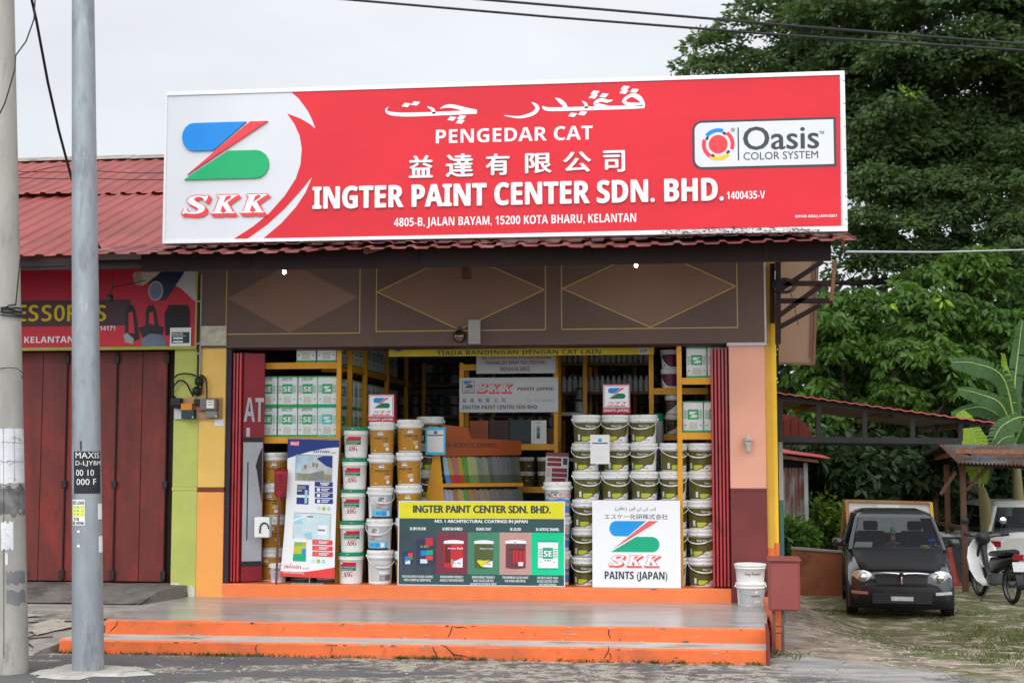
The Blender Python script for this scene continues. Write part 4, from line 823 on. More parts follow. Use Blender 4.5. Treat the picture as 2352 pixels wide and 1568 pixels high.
def pr_olive(mb, k):
    f = k.fr(); H = k.H; w = 2.35*k.R
    mb.rect(f, -w/2-.06, .05*H, w/2+.02, .72*H, OLV, 0, 26)
    x0 = .055
    cols = []
    for i in range(15):
        t = i/14; x = -.01+(w/2+.05+.01)*t; cols.append((x, .05*H, (.055+.17*min(1, t*2.4)**1.3+.55*max(0, (t-.62)/.38)**2.2)*H))
    mb.strip(f, [(a, b, min(c, .72*H)) for a, b, c in cols], TUB, .0006)
    cols = []
    for i in range(13):
        t = i/12; x = -.075+.115*t; top = (.235-.02*(t-.4)**2)*H-(.06*H if i == 0 else 0); lo = (.07+.10*abs(t-.35)**1.5+.10*max(0, t-.5))*H+(.07*H if i == 0 else 0)
        cols.append((x, min(lo, top), top))
    mb.strip(f, cols, LIMEL, .0011)
    mb.disc(f, .045, .125*H, .011, PRED, .0014, 12); mb.ring(f, .045, .125*H, .011, .014, 0, 2.5, BLUE, .0015, 5)
    mb.text('Oasis', f, .062, .095*H, .105, .155*H, INKB, .0012, 'std', bold=.01); mb.text('Please Coat', f, -.02, .575*H, .10, .635*H, TUB, .0012, 'std', bold=.03)
    mb.rect(f, -.125, .11*H, -.095, .30*H, TUB, .0012, 3)
    for i in range(4): mb.rect(f, -.122, (.14+.035*i)*H, -.099, (.152+.035*i)*H, MGREY, .0016, 2)
    mb.line2(lambda a, b, c=0.: ((k.R*.99+c)*sin(a/k.R), -(k.R*.99+c)*cos(a/k.R), b), [(-.022, .74*H), (-.018, .79*H), (-.008, .79*H), (-.010, .75*H)], .0025, INKB, .002)
def pr_skk(mb, k):
    f = k.fr(); H = k.H; w = 2.3*k.R
    mb.strip(f, [(x, .40*H+.02*H*sin(x*30), .50*H+.02*H*sin(x*30+.6)) for x in np.linspace(-w/2, w/2+.1, 26)], WAVE, .0004)
    mb.strip(f, [(x, .28*H, .39*H+.025*H*sin(x*26)) for x in np.linspace(-w/2, w/2+.1, 26)], ORL, .0006); mb.strip(f, [(x, .10*H, .33*H+.03*H*sin(x*24+1)) for x in np.linspace(-w/2, w/2+.1, 26)], WAVE, .0009)
    mb.rect(f, w/2-.02, .10*H, w/2+.03, .19*H, PRED, .0014, 3); mb.rect(f, -w/2+.03, .10*H, -w/2+.08, .2*H, PRED, .0014, 3)
    mb.logo(f, -.12, .565*H, .045, .10*H, EMB, .0006); mb.skk(f, -.07, .56*H, .17, .10*H, PRED, TUB, .0006); mb.skk(f, .13, .56*H, .12, .09*H, PRED, TUB, .0006)
def pr_pcoat(mb, k): pr_skk(mb, k); mb.text('P/COAT', k.fr(), -.07, .60*k.H, .01, .73*k.H, INKB, .004, 'std', shear=.15)
def pr_plum(mb, k):
    f = k.fr(); H = k.H; w = 2.3*k.R; mb.rect(f, -w/2, .10*H, w/2+.05, .74*H, PLUM, 0, 22)
    mb.strip(f, [(x, .05*H, (.12+.55*max(0, (-x-.02)/.12)**1.2)*H) for x in np.linspace(-w/2, -.01, 10)], TUB, .0008); mb.disc(f, -.08, .18*H, .01, INKB, .0014, 8)
def pr_plain(mb, k): mb.rect(k.fr(), -2.3*k.R/2, .08*k.H, 2.3*k.R/2, .70*k.H, TUBD, 0, 22)
def pr_waste(mb, k):
    f = k.fr(); H = k.H; mb.rect(f, -1.25*k.R, .06*H, 1.25*k.R, .70*H, M('label_faded_grey', (.40, .40, .40), .5, .12, 5), 0, 24)
    mb.text('ACRISTAR', f, -.03, .40*H, .075, .48*H, INKB, .001, 'std', bold=.02); mb.poly2(f, [(0, .58*H), (.035, .58*H), (.035, .68*H)], TUB, .001); mb.rect(f, .0, .22*H, .08, .25*H, TUB, .001, 3); mb.rect(f, .0, .15*H, .08, .18*H, TUB, .001, 3)
def pr_tong(mb, k): mb.text('Tong Sampah', k.fr(), -.085, .40*k.H, .095, .60*k.H, INKB, .002, 'scriptb')
def pr_small(mb, k):
    f = k.fr(); H = k.H; mb.rect(f, -1.3*k.R, .04*H, 1.3*k.R, .74*H, M('label_bronze', (.11, .085, .025), .3, .35, 5, stretch=(3, 3, .3)), 0, 22); mb.rect(f, -.005, .38*H, .035, .43*H, TUB, .001, 3)
    mb.text('1Q177', lambda a, b, c=0.: ((k.R*1.0+c)*sin(a/k.R), -(k.R*1.0+c)*cos(a/k.R), b), -.025, .79*H, .03, .87*H, INKB, .003, 'std')
def pr_white(mb, k): f = k.fr(); H = k.H; mb.rect(f, -1.2*k.R, .1*H, 1.2*k.R, .72*H, M('label_lilac', (.55, .50, .60), .5, .2, 9), 0, 20); mb.text('WHITE', f, -.055, .60*H, .04, .74*H, INKB, .001, 'std', shear=.3); mb.ring(f, -.02, .35*H, .025, .032, 0, 6.28, M('label_violet', (.22, .12, .4), .5), .001)
def pr_tan(mb, k):
    f = k.fr(); H = k.H; mb.rect(f, -1.2*k.R, .06*H, 1.2*k.R, .72*H, M('label_umber', (.09, .05, .02), .4, .4, 3), 0, 22); mb.strip(f, [(x, .06*H, (.1+.5*((x+.13)/.26)**2)*H) for x in np.linspace(-.13, .13, 10)], TUB, .0008)
KINDS = {'ochre': ('brown-labelled paint bucket', .140, .352, 'wire', pr_ochre, TUB, TUB), 'asg': ('green-lidded white bucket', .140, .336, None, pr_asg, TUBG, TUB),
         'mci': ('silver and blue bucket', .140, .335, 'plastic', pr_mci, TUB, TUB), 'excela': ('pale grey-labelled bucket', .142, .362, 'plastic', pr_excela, TUB, TUB),
         'olive': ('olive-labelled bucket', .150, .301, 'plastic', pr_olive, TUB, TUB), 'skk': ('blue-wave white bucket', .148, .364, 'wire', pr_skk, TUB, TUB), 'pcoat': ('handwritten blue-wave bucket', .148, .364, 'wire', pr_pcoat, TUB, TUB),
         'plum': ('plum and white bucket', .115, .215, None, pr_plum, TUB, TUB), 'grey': ('green-lidded grey bucket', .13, .33, None, pr_plain, TUBG, TUBD), 'tan': ('white and umber labelled bucket', .115, .30, 'wire', pr_tan, TUB, TUB),
         'small': ('small bronze-labelled tub', .100, .168, None, pr_small, TUB, TUB), 'white': ('little white and lilac bucket', .092, .205, 'wire', pr_white, TUB, TUB)}
PROTO = {}; rb = random.Random(12)
def bucket(kind, x, y, z, label, group, rz=None, sc_=1.):
    nm, R, H, bail, prn, lid, tub = KINDS[kind]
    if kind not in PROTO: PROTO[kind] = o = make_bucket('paint_bucket', kind, R, H, label, group, lid, tub, bail, prn)
    else: o = copy_tree(PROTO[kind])
    o.location = (x, y, z); toward = atan2(x-CAM[0], -(CAM[1]-y)); o.rotation_euler = (rb.uniform(-.012, .012), rb.uniform(-.012, .012), (rz if rz is not None else rb.uniform(-.34, .34))-toward*.6); o.scale = (sc_, sc_, sc_)
    tag(o, label, None, group); return H*sc_
def lvl(i, n): return 'bottom' if i == 0 else 'topmost' if i == n-1 else ('middle' if n == 3 else ORD[i]+' from bottom')
def stack(kinds, px, pxb, Y, where, group, z0=None, names=None):
    n = len(kinds); z = ZF if z0 is None else z0
    for i, k in enumerate(kinds):
        t = i/max(1, n-1); x = P(pxb+(px-pxb)*t, 1200, Y)[0]+rb.uniform(-.006, .006)
        z += bucket(k, x, Y+rb.uniform(-.01, .01), z, '%s, %s in %s' % ((names or {}).get(i, KINDS[k][0]), lvl(i, n), where), group)
    return z
GB = 'brown-labelled paint buckets'; GO = 'olive-labelled paint buckets'
stack(['ochre']*4, 631, 628, .42, 'the stack beside the left red doors', GB)
stack(['ochre']*4, 697, 694, .62, 'the stack hidden behind the tall poster stand', GB)
stack(['ochre']*4, 758, 755, .62, 'the stack behind the left yellow rack post', GB)
stack(['asg']*5, 816, 808, .17, 'the stack beside the tall poster stand', 'white buckets with green lids')
stack(['excela', 'mci', 'mci', 'ochre', 'ochre'], 876, 873, .17, 'the mixed stack under the left sign box', 'buckets of the mixed stack')
stack(['ochre']*5, 939, 938, .20, 'the stack behind the green board left end', GB)
stack(['olive']*6, 987, 985, .75, 'the farther stack behind the bright blue card', GO)
stack(['skk', 'skk', 'pcoat'], 1281, 1279, .26, 'the stack behind the green board right end', 'white buckets with blue wave labels')
stack(['olive']*6, 1348, 1346, .30, 'the tall stack left of the white square board', GO)
stack(['olive']*6, 1415, 1413, .30, 'the tall stack under the right sign box', GO)
stack(['olive']*6, 1481, 1479, .30, 'the stack behind the white board right half', GO)
stack(['olive']*5, 1548, 1546, .30, 'the stack behind the right yellow post', GO)
stack(['olive']*5, 1614, 1611, .30, 'the stack beside the right red doors', GO)
for px, nm in ((1382, 'between first and second olive stacks'), (1450, 'between second and third olive stacks'), (1515, 'left of the right yellow post'), (1583, 'right of the right yellow post')):
    stack(['grey']*4, px, px, .72, 'the back row, '+nm, 'dark grey buckets with green lids')
xw = P(637, 1300, .20)[0]; bucket('white', xw, .24, ZF, 'little white and lilac bucket standing before the stack beside the left red doors', 'small paint buckets')
# waste buckets on the platform
k1 = make_bucket('waste_bucket', 'w', .150, .235, 'lower waste bucket on the porch with faded grey label and wire bail', 'stacked waste buckets', TUB, TUB, 'wire', pr_waste)
p = P(1724, 1398, -.13); k1.location = (p[0], -.20, ZP); k1.rotation_euler = (0, 0, .2)
k2 = make_bucket('waste_bucket', 'w', .160, .20, 'upper waste bucket with handwritten lettering, nested in the faded bucket', 'stacked waste buckets', TUB, TUB, None, pr_tong)
k2.location = (p[0]-.003, -.20, ZP+.222); k2.rotation_euler = (0, 0, .1)
# ============================================================ racks
def rack(label, posts, rails, Y0, Y1, loc, back=True):
    e = thing('storage_rack', label, 'rack', loc); 
    for (x, zt_) in posts:
        mb = MB(); mb.box((x-.026, Y0, ZF), (x+.026, Y0+.04, zt_), YEL); mb.build('post', e, True, .002)
        if back: mb = MB(); mb.box((x-.026, Y1-.04, ZF), (x+.026, Y1, zt_), YEL); mb.build('post', e, True, .002)
    for (xa, xb_, z) in rails:
        mb = MB(); mb.box((xa, Y0+.006, z-.07), (xb_, Y0+.04, z), YEL); mb.box((xa, Y0+.04, z-.03), (xb_, Y1, z-.002), M('rack_shelf_board', (.20, .13, .06), .7, .2, 4)); mb.build('shelf', e, True)
    return e
YR = .30
xp = P(777.5, 950, YR)[0]; xr_ = P(1561, 950, .12)[0]
z1 = P(700, 1003, YR)[2]; z2 = P(700, 832, YR)[2]
xlw = .32
rack('yellow steel rack full of white tins on the left of the opening', [(xp, 3.2)], [(xlw, xp-.026, z1), (xlw, xp-.026, z2)], YR, YR+.55, (1, YR, ZF))
# side run of the same rack going back into the shop
e = thing('storage_rack', 'yellow rack running back along the left wall with green and white tins', 'rack', (xp, 2, ZF))
for z in (z1, z2):
    mb = MB(); mb.box((xp-.35, YR+.6, z-.07), (xp+.0, 4.6, z-.002), YEL); mb.build('shelf', e, True)
for y in (1.6, 2.9, 4.2): mb = MB(); mb.box((xp-.03, y, ZF), (xp+.022, y+.05, 3.2), YEL); mb.build('post', e, True)
z3 = P(1600, 994, .35)[2]; z4 = P(1600, 870, .35)[2]
rack('yellow steel rack with white tins on the right of the opening', [(xr_, 3.2)], [(xr_+.026, X1-.12, z3), (xr_+.026, X1-.12, z4)], .12, .75, (5.4, .12, ZF), False)
z5 = P(1525, 891, .85)[2]; z6 = P(1525, 996, .85)[2]; xq = P(1496, 900, .85)[0]
rack('yellow rack with plum and umber buckets behind the right yellow post', [(xq, 3.2)], [(xq+.02, xq+.62, z5), (xq+.02, xq+.62, z6)], .85, 1.3, (xq, .85, ZF), False)
zc1 = P(1150, 1019.5, YC)[2]; zc2 = P(1150, 1117, YC)[2]; xc0, xc1 = P(1060, 950, YC)[0], P(1277, 950, YC)[0]; zc3 = P(1150, 836, YC)[2]
rack('central yellow display rack carrying boxes, small tubs and white notice boards', [(xc0, zc3+.02), (xc1, zc3+.3)], [(xc0, xc1, zc1), (xc0, xc1, zc2), (xc0, xc1, zc3), (xc0, xc1, P(1150, 905, YC)[2])], YC, YC+.45, ((xc0+xc1)/2, YC, ZF))
# ------------------------------------------------ rectangular tins
TINW = M('tin_white', (.74, .77, .76), .28, .04, 3); TING = M('tin_green', (.03, .38, .13), .32, .06, 3); TINT = M('tin_teal', (.05, .55, .44), .32, .06, 3); TING2 = M('tin_light_green', (.10, .46, .20), .32, .06, 3)
def make_tin(word, grn, w=.218, h=.335, d=.22, hand=True):
    root = thing('paint_tin', 'x', 'tin'); mb = MB()
    mb.box((-w/2, -d/2, .012), (w/2, d/2, h-.012), TINW); mb.build('can', root, bevel=.012)
    mb = MB(); mb.box((-w/2-.003, -d/2-.003, 0), (w/2+.003, d/2+.003, .026), grn); mb.box((-w/2-.003, -d/2-.003, h-.012), (w/2+.003, d/2+.003, h), TING2 if grn is TING else grn); mb.build('rim', root, bevel=.004)
    mb = MB()
    for fr in (flat(-d/2-.001), lambda a, b, c=0.: (w/2+.001+c, a, b)):
        mb.rect(fr, -.058, .42*h, .058, .74*h, grn, .0006)
        for i in range(6): z = (.45+.045*i)*h; mb.rect(fr, -w/2+.012, z, -.062, z+.007, grn, .0006); mb.rect(fr, .062, z, w/2-.012, z+.007, grn, .0006)
        if word: mb.text(word, fr, -.046, .49*h, .046, .66*h, TINW, .0012, 'sansb', bold=.03)
        else: mb.logo(fr, -.042, .48*h, .086, .19*h, (TINW, TINW, TINW), .0012)
        mb.rect(fr, -.043, .11*h, .043, .33*h, M('tin_print_beige', (.62, .60, .52), .5, .06, 30), .0006)
        for sx in (-.08, .08): mb.disc(fr, sx, .24*h, .010, TING2, .0006, 6)
    if hand: mb.text('SR570', flat(-d/2-.001), -.07, .85*h, .05, .95*h, INKB, .001, 'std', shear=.25)
    mb.build('print', root); return root
TP = {'SE': make_tin('SE', TING), 'Z': make_tin('', TING, hand=False), 'T': make_tin('', TINT, hand=False)}
used = set()
def tin(k, x, y, z, label, group, rz=0.):
    o = TP[k] if k not in used else copy_tree(TP[k]); used.add(k); o.location = (x, y, z); o.rotation_euler = (0, 0, rz); tag(o, label, 'tin', group)
GT = 'green and white paint tins'
for r in range(2):
    for i, (px, k) in enumerate(((612, 'SE'), (658.5, 'SE'), (705, 'SE'), (750, ('T', 'Z')[r]))):
        tin(k, P(px, 950, YR+.02)[0], YR+.15, z1+r*.337, 'white tin with %s, %s row, %s from left, on left yellow rack' % ('teal emblem square' if k == 'T' else 'green emblem square' if k == 'Z' else 'green lettered square', ('lower', 'upper')[r], ORD[i]), GT, rb.uniform(-.03, .03))
for i, px in enumerate((700.5, 748)): tin('Z', P(px, 820, YR)[0], YR+.15, z2, 'white emblem tin above the left yellow rack rail, %s' % ('nearer the red doors', 'nearer the yellow post')[i], GT)
n_ = 0
for zi, z in enumerate((z1, z2)):
    for r in range(2):
        for j in range(12):
            k = 'SE' if (zi == 0 and (j+r) % 5) else 'Z'
            tin(k, xp-.14, YR+.75+j*.236, z+r*.337, 'white and green tin in the shadowed side rows behind the left yellow post', 'tins in the side rows', rb.uniform(-.02, .02)+pi*0)
for i, px in enumerate((1592, 1641)): tin('Z', P(px, 950, .2)[0], .33, z3, 'white emblem tin, lower shelf of right rack, %s' % ('beside the yellow post', 'half hidden by the red doors')[i], GT)
for i, px in enumerate((1600, 1649)): tin('Z', P(px, 830, .2)[0], .33, z4, 'white emblem tin, upper shelf of right rack, %s' % ('beside the yellow post', 'half hidden by the red doors')[i], GT)
for r in range(2):
    x = P(1541, 850, .9)[0]; bucket('plum', x, .98, z5+.217*r, 'plum and white bucket, %s one of two behind the right yellow post' % ('lower', 'upper')[r], 'plum buckets')
    x = P(1545, 950, .9)[0]; bucket('tan', x, .98, z6+.22*r, 'white and umber bucket, %s one on the shelf below the plum buckets' % ('lower', 'upper')[r], 'umber buckets', sc_=.72)
x = P(1511, 1010, .62)[0]
mb = MB(); mb.lathe([(0, 0), (.06, 0), (.06, .34), (.05, .36), (0, .36)], M('drum_grey', (.42, .46, .46), .4), 20, (x, .66, P(1511, 1030, .62)[2])); mb.lathe([(.064, .30), (.064, .38), (0, .39)], TUBG, 20, (x, .66, P(1511, 1030, .62)[2]))
mb.lathe([(0, -.9), (.05, -.9), (.05, -.001), (0, -.001)], TUBD, 16, (x, .66, P(1511, 1030, .62)[2]))
tag(mb.build('tall_canister'), 'tall grey canister with dark green cap behind the olive buckets', 'canister')
# small tubs and cans on the centre rack
for r in range(2):
    for i, px in enumerate((1160, 1207, 1253)):
        x = P(px, 1080, YC+.1)[0]; bucket('small', x, YC+.13, zc2+.003+.170*r, 'small bronze-labelled tub on the centre rack, %s row, %s' % (('lower', 'upper')[r], ('left one', 'middle one', 'right one')[i]), 'small bronze tubs')
CANB = M('can_steel', (.42, .40, .36), .25, .15, 5, metal=.8); CAND = M('can_dark_label', (.06, .06, .065), .4, .4, 4)
def make_can(r=.045, h=.13, lab=CAND):
    o = thing('paint_can', 'x', 'can'); mb = MB(); mb.lathe([(0, 0), (r, 0), (r, h), (r*.92, h), (r*.9, h-.006), (0, h-.006)], CANB, 18); mb.build('tin_body', o)
    mb = MB(); mb.lathe([(r+.001, .012), (r+.001, h-.018)], lab, 18); mb.build('label', o); return o
CANP = make_can(); first = True
zc_ = P(1150, 963, YC+.25)[2]-.13
for i, px in enumerate((1105, 1129, 1172, 1196, 1218, 1242, 1266)):
    o = CANP if first else copy_tree(CANP); first = False; o.location = (P(px, 950, YC+.25)[0], YC+.27, zc1+.003+.19); tag(o, 'small steel can, %s from left in the row behind the rack boxes' % ORD[i], 'can', 'row of small steel cans')
mb = MB(); mb.box((xc0+.03, YC+.2, zc1+.004), (xc1-.03, YC+.36, zc1+.19), M('rack_shelf_board', (.2, .13, .06), .7)); tag(mb.build('shelf_riser'), 'brown wooden riser under the row of small steel cans', 'riser')
def cbox(label, xl, xr, yt, col, nm, d=.16):
    a = P(xl, 1019, YC+.02)[0]; b = P(xr, 1019, YC+.02)[0]; zt_ = P(xl, yt, YC+.02)[2]
    mb = MB(); mb.box((a, YC+.03, zc1+.003), (b-.004, YC+.03+d, zt_), M(nm, col, .5, .15, 3)); mb.box((a+.012, YC+.0285, zc1+.02), (b-.02, YC+.0295, zc1+.05), M(nm+'_strip', tuple(c*.6 for c in col), .5)); tag(mb.build('carton', bevel=.004), label, 'box')
cbox('orange brown box at the left end of the centre rack shelf', 1078, 1122, 966, (.30, .085, .025), 'carton_orange'); cbox('dark maroon box on the centre rack between two boxes', 1123, 1169, 965, (.06, .025, .025), 'carton_maroon'); cbox('dark green grey box on the centre rack beside the white chart', 1170, 1219, 964, (.03, .05, .048), 'carton_green')
def d_chart(mb, fr, x, y, w, h):
    for i, c in enumerate(((.75,.5,.05),(.6,.15,.08),(.03,.2,.5),(.02,.3,.45),(.03,.35,.1),(.1,.1,.12),(.05,.05,.05),(.03,.03,.03))): mb.rect(fr, x+.36*w, y+(.72-.07*i)*h, x+.58*w, y+(.785-.07*i)*h, M('chart_swatch_%s' % 'abcdefgh'[i], c, .5), .002)
    for i in range(9): mb.rect(fr, x+.14*w, y+(.15+.07*i)*h, x+.26*w, y+(.165+.07*i)*h, MGREY, .002)
    mb.rect(fr, x+.3*w, y+.88*h, x+.65*w, y+.91*h, MGREY, .002)
paper('colour_chart', 'white colour chart with a column of swatches at the right end of the rack shelf', 'chart', 1220, 1019, 1255, 965, YC+.03, PAP, d_chart, .02)
def d_price(mb, fr, x, y, w, h):
    for i in range(4): mb.rect(fr, x+.1*w, y+(.15+.2*i)*h, x+(.9-.1*(i % 2))*w, y+(.25+.2*i)*h, BLG, .002)
paper('price_card', 'grey price card with four dark lines on the lower centre rack rail', 'card', 1154, 1135, 1196, 1113, YC-.03, PGREY, d_price)
def d_maroon(mb, fr, x, y, w, h):
    mb.rect(fr, x, y+.87*h, x+w, y+h, M('sheet_dusty_maroon', (.16, .05, .05), .5, .1), .002)
    for i, (a, b) in enumerate(((.70, .82), (.54, .66), (.34, .48), (.18, .31))): mb.rect(fr, x+(.06 if i < 2 else .28)*w, y+a*h, x+(.68 if i < 2 else .95)*w, y+b*h, MARN, .002)
    mb.rect(fr, x+.76*w, y+.60*h, x+.95*w, y+.82*h, TEAL, .002); mb.rect(fr, x+.05*w, y+.2*h, x+.24*w, y+.48*h, TUBE, .002); mb.rect(fr, x+.28*w, y+.02*h, x+.9*w, y+.14*h, MARN, .002)
o = paper('product_leaflet', 'greyish leaflet with maroon bars leaning above the handwritten bucket', 'leaflet', 1252, 1107, 1304, 1039, .62, PGREY, d_maroon); o.rotation_euler = (0, .04, 0)
# ============================================================ colour swatch stand
SY0 = .62
sw = thing('swatch_stand', 'yellow sided colour swatch stand with orange header and two rows of fanned swatches', 'stand', (P(1000, 1200, SY0)[0], SY0, ZF))
o0 = P(1012, 1140, SY0); ang = radians(33)
U = np.array([cos(ang), sin(ang), 0])                 # stand runs back to the right
def SP(u, z, c=0.): q = np.array([P(1000, 1150, SY0)[0], SY0, 0])+U*u+np.array([sin(ang), -cos(ang), 0])*c; return (q[0], q[1], z)
zA = lambda y: P(1020, y, SY0)[2]
mb = MB(); g = lambda x, y: tuple(P(x, y, SY0-.04))
mb.prism([g(961, 1250), g(1030, 1250), g(1010, 1042), g(995, 1042)], (0, .02, 0), YEL); mb.prism([(P(955, 1250, SY0)[0], SY0-.04, ZF), (P(1034, 1250, SY0)[0], SY0-.04, ZF), g(1030, 1250), g(961, 1250)], (0, .02, 0), YEL); mb.build('side_panel', sw, True)
LU = 1.05
mb = MB(); mb.prism([SP(.06, zA(1048), .03), SP(LU, zA(1048)+.02, .03), SP(LU, zA(1010), .03), SP(.42, zA(1006), .03), SP(.38, zA(980), .03), SP(.06, zA(975), .03)], tuple(np.array([-sin(ang), cos(ang), 0])*.02), M('header_orange', (.36, .075, .015), .45, .15, 2)); mb.text('SK ACRYLIC ENAMEL', lambda a, b, c=0.: SP(a, b, .032+c), .10, zA(1027), .75, zA(1016), M('header_ink', (.10, .04, .03), .5), .001, 'sansb'); mb.build('header', sw, True)
mb = MB()
for z in (zA(1118), zA(1172)): mb.prism([SP(.05, z, .08), SP(LU, z, .08), SP(LU, z+.04, .08), SP(.05, z+.04, .08)], tuple(np.array([-sin(ang), cos(ang), 0])*.10), YEL)
mb.prism([SP(.05, ZF, -.12), SP(LU, ZF, -.12), SP(LU, zA(1045), -.03), SP(.05, zA(1045), -.03)], tuple(np.array([-sin(ang), cos(ang), 0])*.02), M('stand_back', (.05, .045, .04), .8)); mb.build('tray', sw, True)
rs = random.Random(3)
rowc = ([(.35,.5,.62),(.45,.33,.06),(.50,.16,.16),(.50,.33,.03),(.12,.33,.05),(.42,.45,.18),(.40,.45,.20),(.22,.26,.20),(.30,.30,.22),(.16,.17,.16),(.22,.22,.21),(.19,.20,.21),(.17,.18,.19),(.14,.15,.15),(.12,.12,.11),(.15,.14,.10)], [(.45,.45,.52),(.40,.40,.52),(.45,.20,.06),(.48,.36,.14),(.12,.33,.08),(.50,.22,.06),(.32,.24,.18),(.40,.30,.18),(.35,.28,.2),(.26,.22,.2),(.25,.22,.18),(.20,.18,.17),(.22,.2,.19),(.18,.2,.2),(.16,.17,.14),(.16,.17,.1)])  # colours run darker rightward: the shading over the stand is put into them
for ri, (zlo, zhi) in enumerate(((zA(1116), zA(1049)), (zA(1172), zA(1124)))):
    u = .08
    for i, c in enumerate(rowc[ri]):
        wd = .058+rs.uniform(-.008, .012); mb = MB(); m = M('swatch_'+('upper','lower')[ri]+'_'+'abcdefghijklmnop'[i], c, .4, .08, 3)
        c2 = tuple(q*f for q, f in zip(c, ((.15, .5, .9) if i == 0 else (1, .15, .2) if i < 4 else (.5, .6, .4)))); m2 = M('swatch_foot_'+('upper','lower')[ri]+'_'+'abcdefghijklmnop'[i], c2, .4, .08, 3)
        for j in range(4):
            a = u+wd*j/4; lean = .035; zz_ = zhi-(0 if j < 3 else .012)+rs.uniform(-.006, .006); zm = zlo+(.38 if ri == 0 else .16)*(zhi-zlo)
            mb.prism([SP(a+lean*.4, zm, .055-.02*.38), SP(a+wd/4*.82+lean*.4, zm, .055-.02*.38), SP(a+wd/4*.82, zz_, .02), SP(a, zz_, .02)], tuple(np.array([-sin(ang), cos(ang), 0])*.03), m)
            mb.prism([SP(a+lean, zlo, .065), SP(a+wd/4*.82+lean, zlo, .065), SP(a+wd/4*.82+lean*.4, zm-.001, .055-.02*.38), SP(a+lean*.4, zm-.001, .055-.02*.38)], tuple(np.array([-sin(ang), cos(ang), 0])*.03), m2)
        u += wd; mb.build('swatch_block', sw, True)
# ============================================================ tall poster stand, red scoop, canister with strap
YM = .02
Bq = {'tl': P(658, 1007, YM), 'tr': P(777, 1010, YM), 'bl': P(643, 1322, YM), 'br': P(768, 1328, YM)}
def bf_(a, b, c=0.):                                  # a,b in 0..1 over the bowed sheet
    q = (Bq['bl']*(1-a)+Bq['br']*a)*(1-b)+(Bq['tl']*(1-a)+Bq['tr']*a)*b
    return (q[0]+.018*sin(pi*b*1.0)*(a-.5)*-1.6, q[1]+.05*b+.03*sin(pi*b)-c, q[2])
ps_ = thing('poster_stand', 'tall narrow roll-up poster with navy top and red foot beside the left yellow post', 'poster', (Bq['bl'][0]+.28, YM, ZF))
mb = MB(); NV = M('poster_navy', (.022, .045, .21), .35, .08, 2); PBL = M('poster_red', (.74, .05, .045), .35, .06, 2)
for i in range(16): mb.add([bf_(0, i/16), bf_(1, i/16), bf_(1, (i+1)/16), bf_(0, (i+1)/16)], [(0, 1, 2, 3)], SWHITE, True)
def cv(x, y): return ((x-(300-.055*(y-145)))/518, 1-(y-145)/(1480-145))  # photo zoom -> sheet
def prc(x0, y0, x1, y1, m, c):
    p0 = cv(x0, y1); p1 = cv(x1, y0); mb.rect(bf_, p0[0], p0[1], p1[0], p1[1], m, c, 3)
def ptx(t, x0, y0, x1, y1, m, c, st='sansb', **kw): p0 = cv(x0, y1); p1 = cv(x1, y0); mb.text(t, bf_, p0[0], p0[1], p1[0], p1[1], m, c, st, **kw)
mb.strip(bf_, [(t, 1-.018-.092*(1-t)**1.6-.035, 1.0) for t in np.linspace(0, 1, 14)], NV, .002); mb.strip(bf_, [(t, 0.0, .035+.05*max(0, t-.35)**1.3*1.6) for t in np.linspace(0, 1, 14)], PBL, .002)
prc(325, 168, 414, 212, PRED, .004); ptx('mci', 330, 168, 410, 206, SWHITE, .005); ptx('exterior', 556, 226, 722, 276, NV, .004, 'scriptb'); ptx('wall', 735, 258, 788, 276, NV, .004, 'scriptb'); ptx('interior', 264, 1350, 432, 1402, PBL, .004, 'scriptb'); ptx('wall', 444, 1384, 505, 1404, PBL, .004, 'scriptb')
SKYP = M('poster_photo_sky', (.42, .58, .66), .4, .35, 3); GRYP = M('poster_photo_grey', (.22, .235, .215), .4, .35, 6); ICE = M('poster_ice', (.56, .70, .74), .4, .12, 5); AQ = M('poster_aqua', (.36, .62, .70), .4, .2, 5)
prc(362, 296, 752, 552, MGREY, .003); prc(370, 304, 745, 548, SKYP, .004); prc(375, 440, 745, 545, M('poster_photo_lawn', (.30, .30, .20), .4, .4, 9), .0045)
def ppx(pts, m, c): mb.poly2(bf_, [cv(*p) for p in pts], m, c)
ppx([(420, 430), (600, 312), (745, 420), (745, 470), (430, 470)], M('poster_photo_wall', (.50, .52, .50), .4, .2, 8), .005); ppx([(505, 480), (660, 445), (660, 545), (505, 545)], GRYP, .0055); ppx([(585, 330), (660, 304), (745, 304), (745, 420), (680, 400)], NV, .0053)
for q in ((455, 395), (540, 372), (575, 380)): prc(q[0], q[1], q[0]+28, q[1]+40, GRYP, .006)
for i, y in enumerate((556, 610, 664, 720)): prc(562, y, 750, y+46, NV, .004); prc(575+(45 if i == 0 else 55), y+10, 715, y+18, SWHITE, .005); prc(630, y+26, 700, y+34, SWHITE, .005); 
ptx('7 YEARS', 620, 562, 708, 584, SWHITE, .0056)
for i, y in enumerate((612, 668, 724)): prc(585, y+6, 618, y+36, SWHITE, .0055)
prc(372, 585, 505, 780, NV, .004); prc(376, 560, 508, 590, SWHITE, .005); ptx('MAXIMA', 385, 600, 470, 632, LIMEL, .005); ptx('SHIELD', 385, 640, 430, 655, SWHITE, .005); prc(372, 690, 500, 715, SWHITE, .005); prc(455, 640, 490, 770, AQ, .0053)
